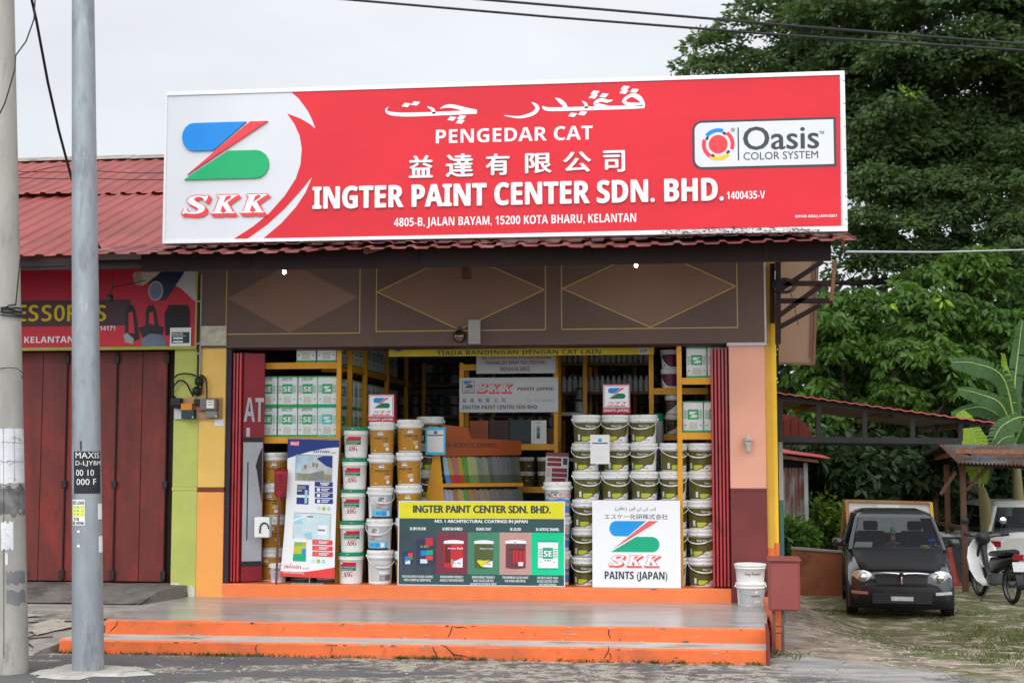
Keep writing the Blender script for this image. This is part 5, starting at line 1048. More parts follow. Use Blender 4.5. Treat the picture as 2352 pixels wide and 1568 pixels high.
prc(338, 862, 728, 1115, MGREY, .003); prc(342, 868, 724, 1112, ICE, .004); ppx([(345, 880), (440, 900), (440, 990), (345, 990)], AQ, .005); ppx([(345, 930), (500, 870), (520, 880), (345, 950)], SWHITE, .0055); prc(590, 960, 690, 1070, SWHITE, .005); prc(590, 1015, 665, 1032, GRYP, .0056); ppx([(450, 1060), (530, 1040), (530, 1110), (470, 1110)], AQ, .0058); prc(480, 890, 545, 905, GRYP, .005); prc(700, 900, 715, 1100, AQ, .005)
prc(345, 1140, 475, 1330, LIMEL, .004); prc(345, 1260, 475, 1330, EGR, .005); prc(348, 1110, 480, 1145, SWHITE, .005); ptx('ACTIVE', 360, 1155, 440, 1180, EGR, .0055); prc(430, 1210, 474, 1260, WAVE, .0055)
for i, y in enumerate((1118, 1174, 1230)): prc(535, y, 738, y+46, PBL, .004); prc(598, y+12, 700, y+19, SWHITE, .005); prc(598, y+26, 680, y+33, SWHITE, .005); prc(555, y+8, 588, y+38, SALM, .005)
for j, y in enumerate((815, 1322)):
    for i, m in enumerate((ICE, LIMEL, AQ)): p = cv(605+50*i-60*j, y); mb.disc(bf_, p[0], p[1], .035, m, .004, 12, .016)
ptx('www.mcipaint.com.my', 256, 1436, 460, 1452, SWHITE, .004)
mb.build('sheet', ps_, True)
mb = MB(); mb.tube([bf_(-.01, 1.0, -.006), bf_(1.01, 1.0, -.006)], .008, CANB, 8); mb.tube([bf_(0, .002, -.006), bf_(1, .002, -.006)], .008, CANB, 8); mb.tube([bf_(.5, 1, -.02), (bf_(.5, 0)[0], YM+.10, ZF)], .008, CANB, 8); mb.box((bf_(.2, 0)[0], YM-.0, ZF), (bf_(.8, 0)[0], YM+.2, ZF+.012), CANB); mb.build('pole', ps_, True)
SC = M('scoop_red', (.27, .010, .022), .3, .1, 3); SCH = M('scoop_handle', (.17, .055, .04), .5, .15, 4)
sY = .0
sc0 = thing('red_scoop', 'red plastic scoop shovel upside down with brown pole before the left bucket stack', 'shovel', (P(640, 1290, sY)[0], sY, ZF))
mb = MB(); z_ = lambda y: P(645, y, sY)[2]; xx_ = lambda x: P(x, 1150, sY)[0]
vs = []
for j, y in enumerate(np.linspace(1078, 1145, 9)):
    t = j/8; hw = .075*(1-.10*t) if t < .75 else .075*.92*math.sqrt(max(0.02, 1-((t-.75)/.26)**2)); cx = xx_(644-2*t)
    for i in range(9): u = i/4-1; vs.append((cx+hw*u, sY-.035*(1-u*u)*(.4+.6*t)+.02, z_(y)))
mb.add(vs, [(j*9+i, (j+1)*9+i, (j+1)*9+i+1, j*9+i+1) for j in range(8) for i in range(8)], SC, True)
for y in (1090, 1098, 1106, 1114, 1122): mb.bar((xx_(633), sY-.022, z_(y)), (xx_(653), sY-.022, z_(y)), .003, .006, SC)
mb.build('blade', sc0, True, solid=.006)
mb = MB(); mb.tube([(xx_(642), sY-.002, z_(1138)), (xx_(638), sY+.0, z_(1290))], .013, SCH, 10); mb.tube([(xx_(638), sY, z_(1290)), (xx_(637), sY+.0, ZF)], .012, SCH, 10); mb.build('pole', sc0, True)
wj = thing('white_jug', 'small white container with black strap handle hung on the left red door', 'container', (P(605, 1240, .02)[0], .03, P(605, 1240, .02)[2]))
mb = MB(); a = P(583, 1234, .02); b = P(619, 1187, .02); mb.box((a[0], .02, a[2]), (b[0], .13, b[2]), TUB); mb.build('case', wj, True, .012)
mb = MB(); mb.tube([(P(601+10*cos(t)+6, 1200-14*sin(t)+14, .01)) for t in np.linspace(0, pi, 9)]+[P(597, 1224, .01)], .008, BLACK, 8); mb.build('strap', wj, True)
# ============================================================ dark back of the shop
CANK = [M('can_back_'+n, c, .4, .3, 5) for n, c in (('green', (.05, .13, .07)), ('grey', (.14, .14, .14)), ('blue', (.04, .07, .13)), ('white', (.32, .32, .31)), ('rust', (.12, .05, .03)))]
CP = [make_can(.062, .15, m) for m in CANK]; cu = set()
def back_rack(label, x0, x1, y0, y1, zs, along):
    e = thing('storage_rack', label, 'rack', ((x0+x1)/2, y0, ZF)); n = max(2, int(round((y1-y0 if along == 'y' else x1-x0)/1.1)))
    for i in range(n+1):
        mb = MB(); t = i/n
        if along == 'y': yy = y0+(y1-y0)*t; mb.box((x1-.05, yy-.025, ZF), (x1, yy+.025, 3.1), YEL)
        else: xx2 = x0+(x1-x0)*t; mb.box((xx2-.025, y0, ZF), (xx2+.025, y0+.05, 3.1), YEL)
        mb.build('post', e, True)
    for z in zs: mb = MB(); mb.box((x0, y0+.01, z-.04), (x1-.01, y1, z), M('rack_shelf_board', (.2, .13, .06), .7)); mb.build('shelf', e, True)
def fill(x0, x1, y0, y1, zs, along, label, group, step=.14, two=True):
    for z in zs:
        t = .1
        L_ = (y1-y0) if along == 'y' else (x1-x0)
        while t < L_-.08:
            for lv in range(2 if two else 1):
                i = rb.randrange(5); o = CP[i] if i not in cu else copy_tree(CP[i]); cu.add(i)
                x, y = (x1-.09, y0+t) if along == 'y' else (x0+t, y0+.12)
                o.location = (x, y, z+.001+lv*.151); tag(o, label, 'can', group)
            t += step
xb0 = P(885, 950, 3.2)[0]
zs_ = (1.0, 1.45, 1.9, 2.35, 2.8)
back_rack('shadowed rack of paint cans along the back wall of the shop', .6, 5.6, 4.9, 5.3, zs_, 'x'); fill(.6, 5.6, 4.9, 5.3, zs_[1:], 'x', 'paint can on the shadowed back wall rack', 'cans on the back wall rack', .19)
xm = P(1345, 950, 2.2)[0]
zt2 = (1.2, 1.75, 2.3)
e = thing('storage_rack', 'rack with pale rail running back from the right side of the notice boards', 'rack', (xm, 3, ZF))
for z in zt2: mb = MB(); mb.box((xm-.42, YC+.6, z-.04), (xm, 4.7, z), M('rack_pale_rail', (.45, .43, .38), .5)); mb.build('shelf', e, True)
for y in (2.2, 3.2, 4.5): mb = MB(); mb.box((xm-.03, y, ZF), (xm+.02, y+.05, 3.1), YEL); mb.build('post', e, True)
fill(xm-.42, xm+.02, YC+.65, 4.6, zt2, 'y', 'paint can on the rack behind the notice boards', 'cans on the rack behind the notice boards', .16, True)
BOT = M('bottle_clear', (.55, .60, .58), .15, .2, 5); 
def make_bottle():
    o = thing('spray_can', 'x', 'bottle'); mb = MB(); mb.lathe([(0, 0), (.03, 0), (.03, .15), (.02, .175), (0, .175)], BOT, 14); mb.build('body', o); mb = MB(); mb.lathe([(.014, .176), (.014, .20), (0, .202)], TUB, 10); mb.build('cap', o); return o
bp_ = make_bottle(); fb = True; zr3 = P(1390, 828, 2.2)[2]
mb = MB(); 
e = thing('wall_shelf', 'slim shelf with rows of clear bottles high at the right behind the slogan banner', 'shelf', (P(1400, 840, 2.6)[0], 2.6, 2.4))
mb.box((P(1290, 840, 2.6)[0], 2.6, zr3-.03), (P(1495, 840, 2.6)[0], 2.85, zr3), M('rack_shelf_board', (.2, .13, .06), .7)); mb.box((P(1290, 840, 2.6)[0], 2.6, zr3-.39), (P(1495, 840, 2.6)[0], 2.85, zr3-.36), M('rack_shelf_board', (.2, .13, .06), .7)); mb.build('board', e, True)
for zz3 in (zr3, zr3-.36):
    for i in range(16):
        o = bp_ if fb else copy_tree(bp_); fb = False; o.location = (P(1296+12.6*i, 840, 2.7)[0], 2.7, zz3+.001); tag(o, 'clear white-capped bottle in the rows on the high shelf right of the notice boards', 'bottle', 'clear bottles on the high shelf')
# counter
ct = thing('counter', 'dark counter behind the green board', 'counter', (P(1200, 1200, .9)[0], 1.2, ZF)); mb = MB(); mb.box((P(1050, 1200, 1.2)[0], 1.15, ZF), (P(1300, 1200, 1.2)[0], 1.5, ZF+.72), M('counter_dark', (.035, .03, .03), .5, .2)); mb.build('body', ct, True, .01)
mb = MB(); mb.box((P(1045, 1200, 1.2)[0], 1.12, ZF+.721), (P(1303, 1200, 1.2)[0], 1.52, ZF+.75), M('counter_top', (.10, .08, .07), .4)); mb.build('worktop', ct, True)
# ============================================================ poles, wires, wall fittings
GALV = M('galvanised_steel', (.27, .295, .315), .42, .14, 7, .05, 40, metal=.25, stretch=(1.4, 1.4, .35), dirt=[((.17, .185, .20), .75, 4, .54), ((.42, .44, .45), .5, 9, .60), ((.16, .13, .10), .7, 2.5, .66)])
PCON = M('pole_concrete', (.33, .315, .28), .9, .18, 4, .35, 40, stretch=(1, 1, .3), dirt=[((.12, .115, .105), .7, 3.2, .585), ((.48, .46, .42), .5, 7, .62)])
class POLE:
    def __init__(s, cx, cy, r0, r1, h, lean=(0, 0)):
        s.cx, s.cy, s.r0, s.r1, s.h, s.lean = cx, cy, r0, r1, h, lean; s.phi = atan2(CAM[0]-cx, cy-CAM[1])
    def r(s, z): return s.r0+(s.r1-s.r0)*z/s.h
    def c(s, z): return s.cx+s.lean[0]*z, s.cy+s.lean[1]*z
    def fr(s): return lambda a, b, c=0.: (s.c(b)[0]+(s.r(b)+.001+c)*sin(a/s.r(b)+s.phi), s.c(b)[1]-(s.r(b)+.001+c)*cos(a/s.r(b)+s.phi), b)
    def A(s, px, py):                                 # photo point on the near side -> (arc, height)
        q = P(px, py, s.cy-s.r0*.9); z = q[2]; c = np.array(s.c(z)); d2 = ray(px, py)[:2]; d2 = d2/np.linalg.norm(d2); v = c-CAM[:2]
        o = (CAM[:2]+d2*(v@d2)-c)@np.array([cos(s.phi), sin(s.phi)])
        o = max(-.97, min(.97, o/s.r(z))); return s.r(z)*math.asin(o), z
    def shaft(s, mat, n=32, k=24):
        mb = MB(); vs = []
        for i in range(k+1):
            z = -.1+(s.h+.1)*i/k; x, y = s.c(z)
            for j in range(n): a = 2*pi*j/n; vs.append((x+s.r(z)*cos(a), y+s.r(z)*sin(a), z))
        mb.add(vs, [(i*n+j, i*n+(j+1) % n, (i+1)*n+(j+1) % n, (i+1)*n+j) for i in range(k) for j in range(n)], mat, True); return mb
b0 = PZ(201, 1549, 0); zt_ = P(190, 0, b0[1]+.12)[2]; s0 = np.linalg.norm(P(236, 1540, b0[1]+.12)-P(167, 1540, b0[1]+.12))/2; s1 = np.linalg.norm(P(214, 2, b0[1]+.12)-P(166, 2, b0[1]+.12))/2
xb_ = P(201.5, 1540, b0[1]+.12)[0]; xt_ = P(190, 0, b0[1]+.12)[0]
SP_ = POLE(xb_, b0[1]+s0, s0, s0+(s1-s0)*7.2/zt_, 7.2, ((xt_-xb_)/zt_, 0))
e = thing('steel_pole', 'smooth grey galvanised steel pole with a black stencilled plate before the shuttered shop', 'pole', (xb_, b0[1]+s0, 0))
SP_.shaft(GALV).build('shaft', e, True)
f = SP_.fr(); mb = MB()
def A2(pl, x0, y0, x1, y1): p, q = pl.A(x0, y1), pl.A(x1, y0); return p[0], p[1], q[0], q[1]
PLATE = M('stencil_black', (.022, .024, .028), .5, .15, 5)
a = A2(SP_, 171, 1036, 229, 1133); mb.rect(f, *a, PLATE, .002, 8)
for t, x0, y0, x1, y1 in (('MAXIS', 175, 1038, 226, 1052), ('D-LJYBM', 175, 1058, 229, 1071), ('00 10', 176, 1078, 215, 1092), ('000 F', 177, 1099, 220, 1113)):
    a = A2(SP_, x0, y0, x1, y1); mb.text(t, f, *a, PAP, .0035, 'std')
mb.build('stencil_plate', e, True)
mb = MB(); a = A2(SP_, 168, 1147, 195, 1206); mb.rect(f, *a, PAP, .002, 5); a = A2(SP_, 168, 1160, 194, 1186); mb.rect(f, *a, M('sticker_yellow', (.72, .66, .15), .6), .0026, 5)
for t, x0, y0, x1, y1 in (('NES LOAN', 169, 1150, 193, 1158), ('018', 171, 1188, 182, 1195), ('95 4096', 168.5, 1197, 193, 1204)): a = A2(SP_, x0, y0, x1, y1); mb.text(t, f, *a, INKB, .0035, 'sansb')
for i in range(3): a = A2(SP_, 172, 1163+8*i, 190, 1166+8*i); mb.rect(f, *a, EGR, .0034, 2)
mb.build('loan_sticker', e, True)
mb = MB()
for q in ((224, 1157, 233, 1193), (226, 1232, 235, 1270), (178, 1217, 184, 1223), (178, 1250, 184, 1256)): a = A2(SP_, *q); mb.rect(f, *a, PAP, .002, 3)
a = A2(SP_, 184, 1012, 188, 1034); mb.rect(f, *a, DGREY, .002); mb.build('paper_remnant', e, True)
blot('pole_footing', xb_+.02, b0[1]+s0-.02, .46, .34, .004, FOOT, 3)
b1 = PZ(62, 1548, 0); rC = .165; yC = b1[1]+.10; xr0 = P(62, 1540, yC)[0]; zt2_ = P(30, 0, yC)[2]; xrt = P(30, 0, yC)[0]
r1c = .120; lean = ((xrt-r1c)-(xr0-rC))/zt2_
CP_ = POLE(xr0-rC, yC, rC, rC+(r1c-rC)*7.4/zt2_, 7.4, (lean, 0))
e = thing('concrete_pole', 'weathered concrete utility pole with torn white posters at the left edge of the scene', 'pole', (xr0-rC, yC, 0))
CP_.shaft(PCON).build('shaft', e, True); f = CP_.fr(); mb = MB()
TORN = M('torn_poster', (.62, .63, .64), .7, .10, 4, dirt=[((.10, .10, .10), .9, 9, .57), ((.40, .46, .5), .5, 5, .56)])
rt = random.Random(9)
def wrap_patch(x0, y0, x1, y1, mat, c, jag=.012):
    a = A2(CP_, x0, y0, x1, y1); n = 10; cols = [(a[0]+(a[2]-a[0])*i/n, a[1]+rt.uniform(0, jag), a[3]-rt.uniform(0, jag)) for i in range(n+1)]; mb.strip(f, cols, mat, c)
wrap_patch(1, 982, 56, 1111, TORN, .002); wrap_patch(3, 1195, 30, 1265, TORN, .002, .03); wrap_patch(12, 1265, 18, 1300, TORN, .002, .03)
PG = M('poster_grey_remnant', (.17, .17, .175), .7, .15, 6)
wrap_patch(14, 1308, 56, 1345, PG, .002, .03); wrap_patch(15, 1352, 57, 1392, PG, .002, .04); wrap_patch(0, 1108, 58, 1190, M('poster_dirty_paste', (.15, .145, .14), .8, .5, 9, dirt=((.5, .5, .5), .9, 7, .56)), .0012, .05)
for x in (8, 32): mb.line2(f, [CP_.A(x, 984), CP_.A(x+1, 1108)], .003, DGREY, .003)
for y in (1016, 1060): mb.line2(f, [CP_.A(3+4.4*i, y+rt.uniform(-2, 2)) for i in range(12)], .003, DGREY, .003)
mb.line2(f, [CP_.A(9, 1110+40*i) for i in range(11)], .005, M('crack_dark', (.03, .02, .016), .9), .001)
mb.build('torn_posters', e, True)
WIRE_B = M('cable_black', (.018, .018, .02), .5, .2)
def cable(name, label, pts, r, mat=None, group=None, sag=0., seg=14):
    mb = MB(); out = []
    pts = [np.array(p, float) for p in pts]
    for i in range(len(pts)-1):
        for j in range(seg): t = j/seg; q = pts[i]*(1-t)+pts[i+1]*t; q[2] -= sag*4*t*(1-t); out.append(q)
    out.append(pts[-1]); mb.tube(out, r, mat or WIRE_B, 6); return tag(mb.build(name), label, 'cable', group)
mb = MB()                                              # cable bundle tied round the concrete pole
for i in range(5):
    y0 = 705+4.5*i; mb.tube([f(CP_.A(x, y0+(6 if x < 20 else 0)+rt.uniform(-3, 3))[0], CP_.A(x, y0)[1]+rt.uniform(-.008, .008), .008+.003*i) for x in (2, 14, 26, 38, 48)], .006, WIRE_B, 5)
mb.tube([f(*CP_.A(34, 697), .012)]+[P(x, y, yC-.16) for x, y in ((40, 660), (46, 600), (47, 590))], .005, WIRE_B, 5); mb.tube([f(*CP_.A(34, 697), .012), f(*CP_.A(20, 700), .012), f(*CP_.A(4, 712), .012)], .006, WIRE_B, 5)
mb.tube([P(x, y, yC-.15) for x, y in ((0, 846), (20, 844), (40, 846), (54, 858), (50, 866), (56, 872), (54, 876))], .0035, WIRE_B, 5)
mb.build('cable_bundle', e, True)
GW1 = 'loose black cables at the concrete pole'
cable('cable', 'thick black cable falling from the concrete pole top behind the steel pole', [P(66, -30, -3.4), P(83, 45, -3.1), P(110, 190, -2.6), P(135, 300, -2.2), P(163, 405, -1.75), P(214, 545, -1.5), P(236, 580, -1.34)], .013, group=GW1)
cable('cable', 'thin black cable curving from the sky onto the concrete pole', [P(82, -25, -3.5), P(78, 45, -3.6), P(60, 95, -3.7), P(36, 128, -3.85), P(34, 160, -3.95), P(12, 235, -4.05), P(-5, 270, -4.1)], .006, group=GW1)
GW2 = 'overhead cables crossing the sky'
cable('overhead_cable', 'lower of the two black overhead cables running to the right edge', [P(700, -9, -5.0), P(1260, 39, -5.0), P(1800, 81, -5.0), P(2600, 132, -5.0)], .009, group=GW2)
cable('overhead_cable', 'upper of the two black overhead cables, leaving the frame top further right', [P(900, -18, -5.4), P(1380, 22, -5.4), P(1850, 62, -5.4), P(2600, 121, -5.4)], .009, group=GW2)
cable('pale_cable', 'pale thin cable leading from the canopy corner to the right', [P(1944, 578, -1.0), P(2150, 579, 3.0), P(2420, 572, 9.0)], .012, M('cable_grey', (.45, .47, .5), .5))
GW3 = 'thin wires over the red roof'
cable('roof_wire', 'upper thin wire lying across the red roof', [P(40, 394, .5), P(230, 393, .5), P(385, 397, .5)], .005, group=GW3, sag=.01)
cable('roof_wire', 'lower thin wire lying across the red roof', [P(40, 408, .3), P(230, 410, .3), P(385, 412, .3)], .005, group=GW3, sag=.01)
cable('roof_wire', 'wire rising from the concrete pole over the red roof behind the steel pole', [P(42, 402, -.5), P(110, 386, -.8), P(160, 378, -1.2)], .005, group=GW3)
cable('service_wire', 'thin service wire under the neighbour eave from the concrete pole', [P(40, 612, -1.28), P(180, 606, -1.27), P(330, 612, -1.26)], .006, sag=.008)
# meter boards
PLY = M('meter_plywood', (.42, .25, .13), .7, .15, 5, stretch=(1, 1, 4)); MB8 = lambda x, y: (367.5+.1875*x, 716.6+.1875*y)
def mbx(mb, x0, y0, x1, y1, Y, th, mat): a = P(*MB8(x0, y1), Y); b = P(*MB8(x1, y0), Y); mb.box((a[0], Y-th, a[2]), (b[0], Y, b[2]), mat)
mtl = thing('meter_board', 'left meter board with orange label and black fuse boxes on the lime pillar', 'meter', (P(426, 962, 0)[0], -.02, P(426, 962, 0)[2]))
mb = MB(); mbx(mb, 178, 1045, 448, 1310, .0, .025, PLY); mb.build('backboard', mtl, True)
mb = MB(); mbx(mb, 160, 1055, 285, 1150, -.026, .09, BLACK); mbx(mb, 190, 1150, 275, 1180, -.026, .07, BLACK); mb.build('fuse_box', mtl, True, .008)
mb = MB(); mbx(mb, 285, 1195, 440, 1305, -.026, .07, TEAL); q = P(*MB8(400, 1285), -.1); mb.disc(flat(-.097), q[0], q[2], .010, M('seal_mint', (.25, .6, .55), .4), .0015, 12); mb.build('meter_case', mtl, True, .006)
mb = MB(); mbx(mb, 285, 1120, 420, 1200, -.026, .076, M('meter_label_orange', (.62, .22, .03), .5, .15, 12)); mbx(mb, 178, 1185, 283, 1308, -.026, .004, PGREY); mb.build('orange_label', mtl, True)
mtr = thing('meter_board', 'right meter board with grey electricity meter on the yellow pillar', 'meter', (P(482, 962, 0)[0], -.02, P(482, 962, 0)[2]))
mb = MB(); mbx(mb, 455, 1045, 765, 1312, .0, .028, PLY); mb.text('6740', flat(-.029), P(*MB8(475, 1230), 0)[0], P(*MB8(475, 1230), 0)[2], P(*MB8(545, 1195), 0)[0], P(*MB8(545, 1195), 0)[2], INKB, .001, 'std', shear=.2); mb.build('backboard', mtr, True)
MTG = M('meter_grey', (.16, .14, .125), .35, .12, 5)
mb = MB(); mbx(mb, 520, 1060, 725, 1205, -.03, .10, MTG); mbx(mb, 575, 1205, 725, 1295, -.03, .075, M('meter_grey_lower', (.20, .18, .165), .4, .1)); mbx(mb, 440, 1065, 525, 1145, -.03, .08, BLACK); mb.build('meter_case', mtr, True, .012)
mb = MB(); mbx(mb, 570, 1078, 660, 1175, -.131, .003, PAP); mbx(mb, 585, 1100, 645, 1108, -.135, .002, DGREY); mbx(mb, 585, 1130, 645, 1138, -.135, .002, DGREY); q = P(*MB8(690, 1275), -.1); mb.disc(flat(-.107), q[0], q[2], .008, TUB, .001, 10); mb.build('dial_window', mtr, True)
GM = 'black meter cables'
def mc(pts, lab): cable('meter_cable', lab, [P(*MB8(x, y), -.03-.03*(i % 2)) for i, (x, y) in enumerate(pts)], .009, group=GM, seg=3)
mc([(450, 785), (380, 760), (300, 750), (220, 765), (165, 810), (150, 860), (150, 960), (165, 1020), (190, 1050)], 'outer looped black cable above the left meter board')
mc([(410, 1035), (370, 960), (330, 880), (285, 838), (230, 840), (180, 885), (155, 945), (152, 1020), (185, 1060)], 'inner looped black cable above the left meter board')
mc([(490, 775), (520, 775), (550, 800), (570, 860), (575, 960), (572, 1055)], 'single looped black cable above the right meter board')
mb = MB(); 
for p in ((480, 845), (450, 965)):
    q = P(*MB8(*p), -.03); mb.lathe([(0, -.05), (.045, -.04), (.05, .02), (.02, .05), (0, .05)], BLACK, 12, (q[0], q[1], q[2]))
mb.tube([P(*MB8(x, y), -.04) for x, y in ((470, 800), (465, 900), (450, 1010), (470, 1020), (500, 1000), (515, 900), (505, 860))], .011, WIRE_B, 6); tag(mb.build('cable_junction'), 'lumpy black cable joints between the two looped cables above the meter boards', 'cable joint')
mb = MB(); xa_ = P(456, 800, -.02)[0]; COND = M('conduit_dark', (.035, .03, .028), .5); mb.tube([(xa_, -.03, P(456, 880, 0)[2]), (xa_, -.03, 3.76)], .012, COND, 8); mb.tube([(xa_+.022, -.028, P(456, 880, 0)[2]), (xa_+.022, -.028, 3.76)], .008, M('conduit_grey', (.4, .38, .34), .5), 8)
for y in (693, 790, 812): z = P(456, y, 0)[2]; mb.box((xa_-.02, -.05, z-.008), (xa_+.035, -.0305, z+.008), MGREY)
tag(mb.build('conduit_pipe'), 'dark vertical conduit between the lime pillar and the brown band', 'conduit')
# fittings on the brown band
e = thing('alarm_bell', 'round dark metal bell on the brown band beside the grey box', 'bell', (P(1055, 786, -.05)[0], -.05, P(1055, 786, -.05)[2]))
q = P(1055, 772, -.05); BELL = M('bell_bronze', (.17, .13, .10), .22, .15, 5, metal=.85)
mb = MB(); mb.lathe([(0, .075), (.03, .072), (.055, .055), (.068, .03), (.071, .012), (.066, .01), (0, .01)], BELL, 26, (q[0], -.03, q[2]), axis='y'); mb.build('gong', e, True)
mb = MB(); mb.lathe([(.03, .012), (.034, 0), (0, 0)], DGREY, 12, (q[0], -.03, q[2]), axis='y'); mb.box((q[0]-.02, -.06, q[2]+.065), (q[0]+.02, -.031, q[2]+.10), DGREY); mb.build('mount', e, True)
mb = MB(); a = P(1077, 790, -.05); b = P(1104, 735, -.05); mb.box((a[0], -.10, a[2]), (b[0], -.031, b[2]), M('siren_box_grey', (.36, .34, .31), .5, .08, 4)); mb.box((a[0]+.012, -.103, a[2]+.02), (b[0]-.012, -.1005, a[2]+.05), MGREY)
tag(mb.build('siren_box', bevel=.008), 'upright pale grey box on the brown band beside the round bell', 'box')
BULB = M('bulb_lit', (1, .97, .9), .3, 0, emit=6.)
for i, (x, y, w) in enumerate(((653, 625, 'left'), (1461, 609.5, 'right'))):
    q = P(x, y, -1.1); e = thing('lit_bulb', 'small lit bulb under the canopy before the %s brown diamond' % w, 'bulb', tuple(q-np.array([0, 0, .03])))
    mb = MB(); mb.lathe([(0, -.022), (.014, -.016), (.020, 0), (.016, .020), (.011, .034)], BULB, 16, tuple(q)); mb.build('globe', e, True)
    mb = MB(); mb.lathe([(.014, .03), (.016, .07), (.004, .075), (.004, .22)], TUB, 10, tuple(q)); mb.build('socket', e, True)
    pl = bpy.data.lights.new('bulb_glow', 'POINT'); pl.energy = 5.; pl.shadow_soft_size = .05; pl.color = (1, .96, .88); po = bpy.data.objects.new('bulb_glow', pl); COL.objects.link(po); po.parent = e; po.location = (0, -.02, -.03)
e = thing('spot_lamp', 'rusty brown cylindrical lamp hanging under the canopy above the round bell', 'lamp', tuple(P(1072, 648, -.9)))
q = P(1072, 640, -.9); mb = MB(); RUST = M('rusty_brown', (.10, .035, .022), .6, .4, 12); mb.lathe([(0, .02), (.045, .02), (.050, 0), (.050, .13), (.03, .16), (0, .16)], RUST, 18, (q[0], q[1], q[2])); mb.build('housing', e, True); mb = MB(); mb.tube([(q[0], q[1], q[2]+.155), (q[0]-.01, q[1], q[2]+.36)], .010, RUST, 8); mb.build('stem', e, True)
e = thing('camera_lamp', 'small black spotlight on an arm above the dark red neighbour sign', 'lamp', tuple(P(253, 690, -.9)))
q = P(252, 684, -.9); mb = MB(); mb.lathe([(0, -.04), (.03, -.04), (.036, -.02), (.032, .03), (0, .04)], BLACK, 14, tuple(q)); mb.build('head', e, True); mb = MB(); mb.tube([q+np.array([0, 0, .03]), P(258, 660, -.9), P(256, 628, -1.0)], .008, BLACK, 6); mb.tube([P(256, 660, -.9), P(335, 644, -.6)], .006, BLACK, 6); mb.build('arm', e, True)
# lantern on pink pillar
e = thing('wall_lantern', 'old rusty white lantern on the pink pillar', 'lamp', (P(1718, 1039, -.08)[0], -.06, P(1718, 1039, -.08)[2])); q = P(1718, 1018, -.07)
LNW = M('lantern_white', (.48, .42, .36), .6, .3, 20, dirt=((.16, .07, .04), .8, 24, .57))
mb = MB(); mb.lathe([(0, .10), (.008, .085), (.012, .075), (.045, .050), (.056, .030), (.050, .024), (.02, .022)], LNW, 18, tuple(q)); mb.build('cap', e, True)
mb = MB(); mb.lathe([(.034, .022), (.036, .0), (.030, -.06), (.026, -.085), (.012, -.10), (0, -.102)], LNW, 18, tuple(q)); mb.build('body', e, True)
mb = MB(); mb.tube([(q[0], -.001, q[2]+.02), (q[0], -.03, q[2]+.05), (q[0], q[1], q[2]+.07)], .007, RUST, 6); mb.lathe([(0, .0), (.026, 0), (.026, .012), (0, .014)], LNW, 14, (q[0], -.002, q[2]+.02), axis='y'); mb.build('bracket', e, True)
# red meter cabinet on legs
CY = -1.92; a = P(1768, 1402, CY); b = P(1837, 1288, CY)
e = thing('steel_cabinet', 'dull red steel cabinet on thin legs at the right end of the steps', 'cabinet', ((a[0]+b[0])/2, CY+.1, gz(6.2, CY)))
CAB = M('cabinet_red', (.24, .060, .052), .5, .08, 3, dirt=((.12, .05, .04), .5, 6, .64))
mb = MB(); mb.box((a[0], CY, a[2]), (b[0], CY+.22, b[2]), CAB); mb.build('body', e, True, .004)
mb = MB(); mb.box((a[0]+.012, CY-.012, a[2]+.012), (b[0]-.012, CY-.001, b[2]-.02), CAB); mb.build('door', e, True, .004)
mb = MB(); mb.prism([(a[0]-.01, CY-.03, b[2]+.001), (b[0]+.01, CY-.03, b[2]+.001), (b[0]+.01, CY+.24, b[2]+.02), (a[0]-.01, CY+.24, b[2]+.02)], (0, 0, .008), CAB); mb.build('lid', e, True)
for px in (1798, 1778):
    x = P(px, 1450, CY+.05)[0]; mb = MB(); mb.box((x-.014, CY+.05, gz(x, CY)-.05), (x+.014, CY+.078, a[2]-.001), M('leg_rust', (.13, .075, .055), .7, .25, 8)); mb.build('leg', e, True)
for yy in (1440, 1456): x0, x1 = P(1770, yy, CY+.06)[0], P(1798, yy, CY+.06)[0]; mb = MB(); mb.tube([(x0, CY+.10, P(1770, yy, CY)[2]), (x1, CY+.064, P(1798, yy-1, CY)[2])], .007, M('leg_rust', (.13, .075, .055), .7), 6); mb.build('strut', e, True)
# dry leaf litter caught in the eave fold
LIT = [M('dry_leaf_'+n, c, .8, .3, 8) for n, c in (('tan', (.30, .21, .13)), ('grey', (.22, .18, .15)), ('dark', (.10, .07, .05)))]
mb = MB(); rl = random.Random(5)
for i in range(1500):
    x = rl.uniform(P(1520, 555, -2.3)[0], P(1880, 555, -2.3)[0]); w = 1-abs((x-5.7)/1.0)**2; y = rl.uniform(-2.38, -2.05); z = 3.70+.20*(y+2.3)*.95+rl.random()*max(.01, .075*w)+.028
    L = rl.uniform(.012, .032); an = rl.uniform(0, pi); dx, dy = cos(an)*L, sin(an)*L; dz = rl.uniform(-.012, .012); W2 = L*.22
    mb.add([(x-dx, y-dy, z-dz), (x+dy*.22, y-dx*.22, z+W2*.6), (x+dx, y+dy, z+dz), (x-dy*.22, y+dx*.22, z-W2*.2)], [(0, 1, 2, 3)], LIT[i % 3])
tag(mb.build('leaf_litter'), 'dry leaf litter heaped on the red eave sheet below the signboard', 'leaves', kind='stuff')
mb = MB(); 
for i, (x, y) in enumerate(((815, 563), (840, 577), (1112, 560))):
    q = P(x, y, -2.3); mb.tube([q, q+np.array([.10, .25, .075])], .03, M('debris_brown', (.16, .08, .06), .8, .3), 7)
tag(mb.build('roof_debris'), 'broken roof pieces lying on the red eave below the signboard', 'debris')
# ============================================================ yard at the right
GYD = -.43
def RP(x, y, z=GYD): return PZ(x, y, z)
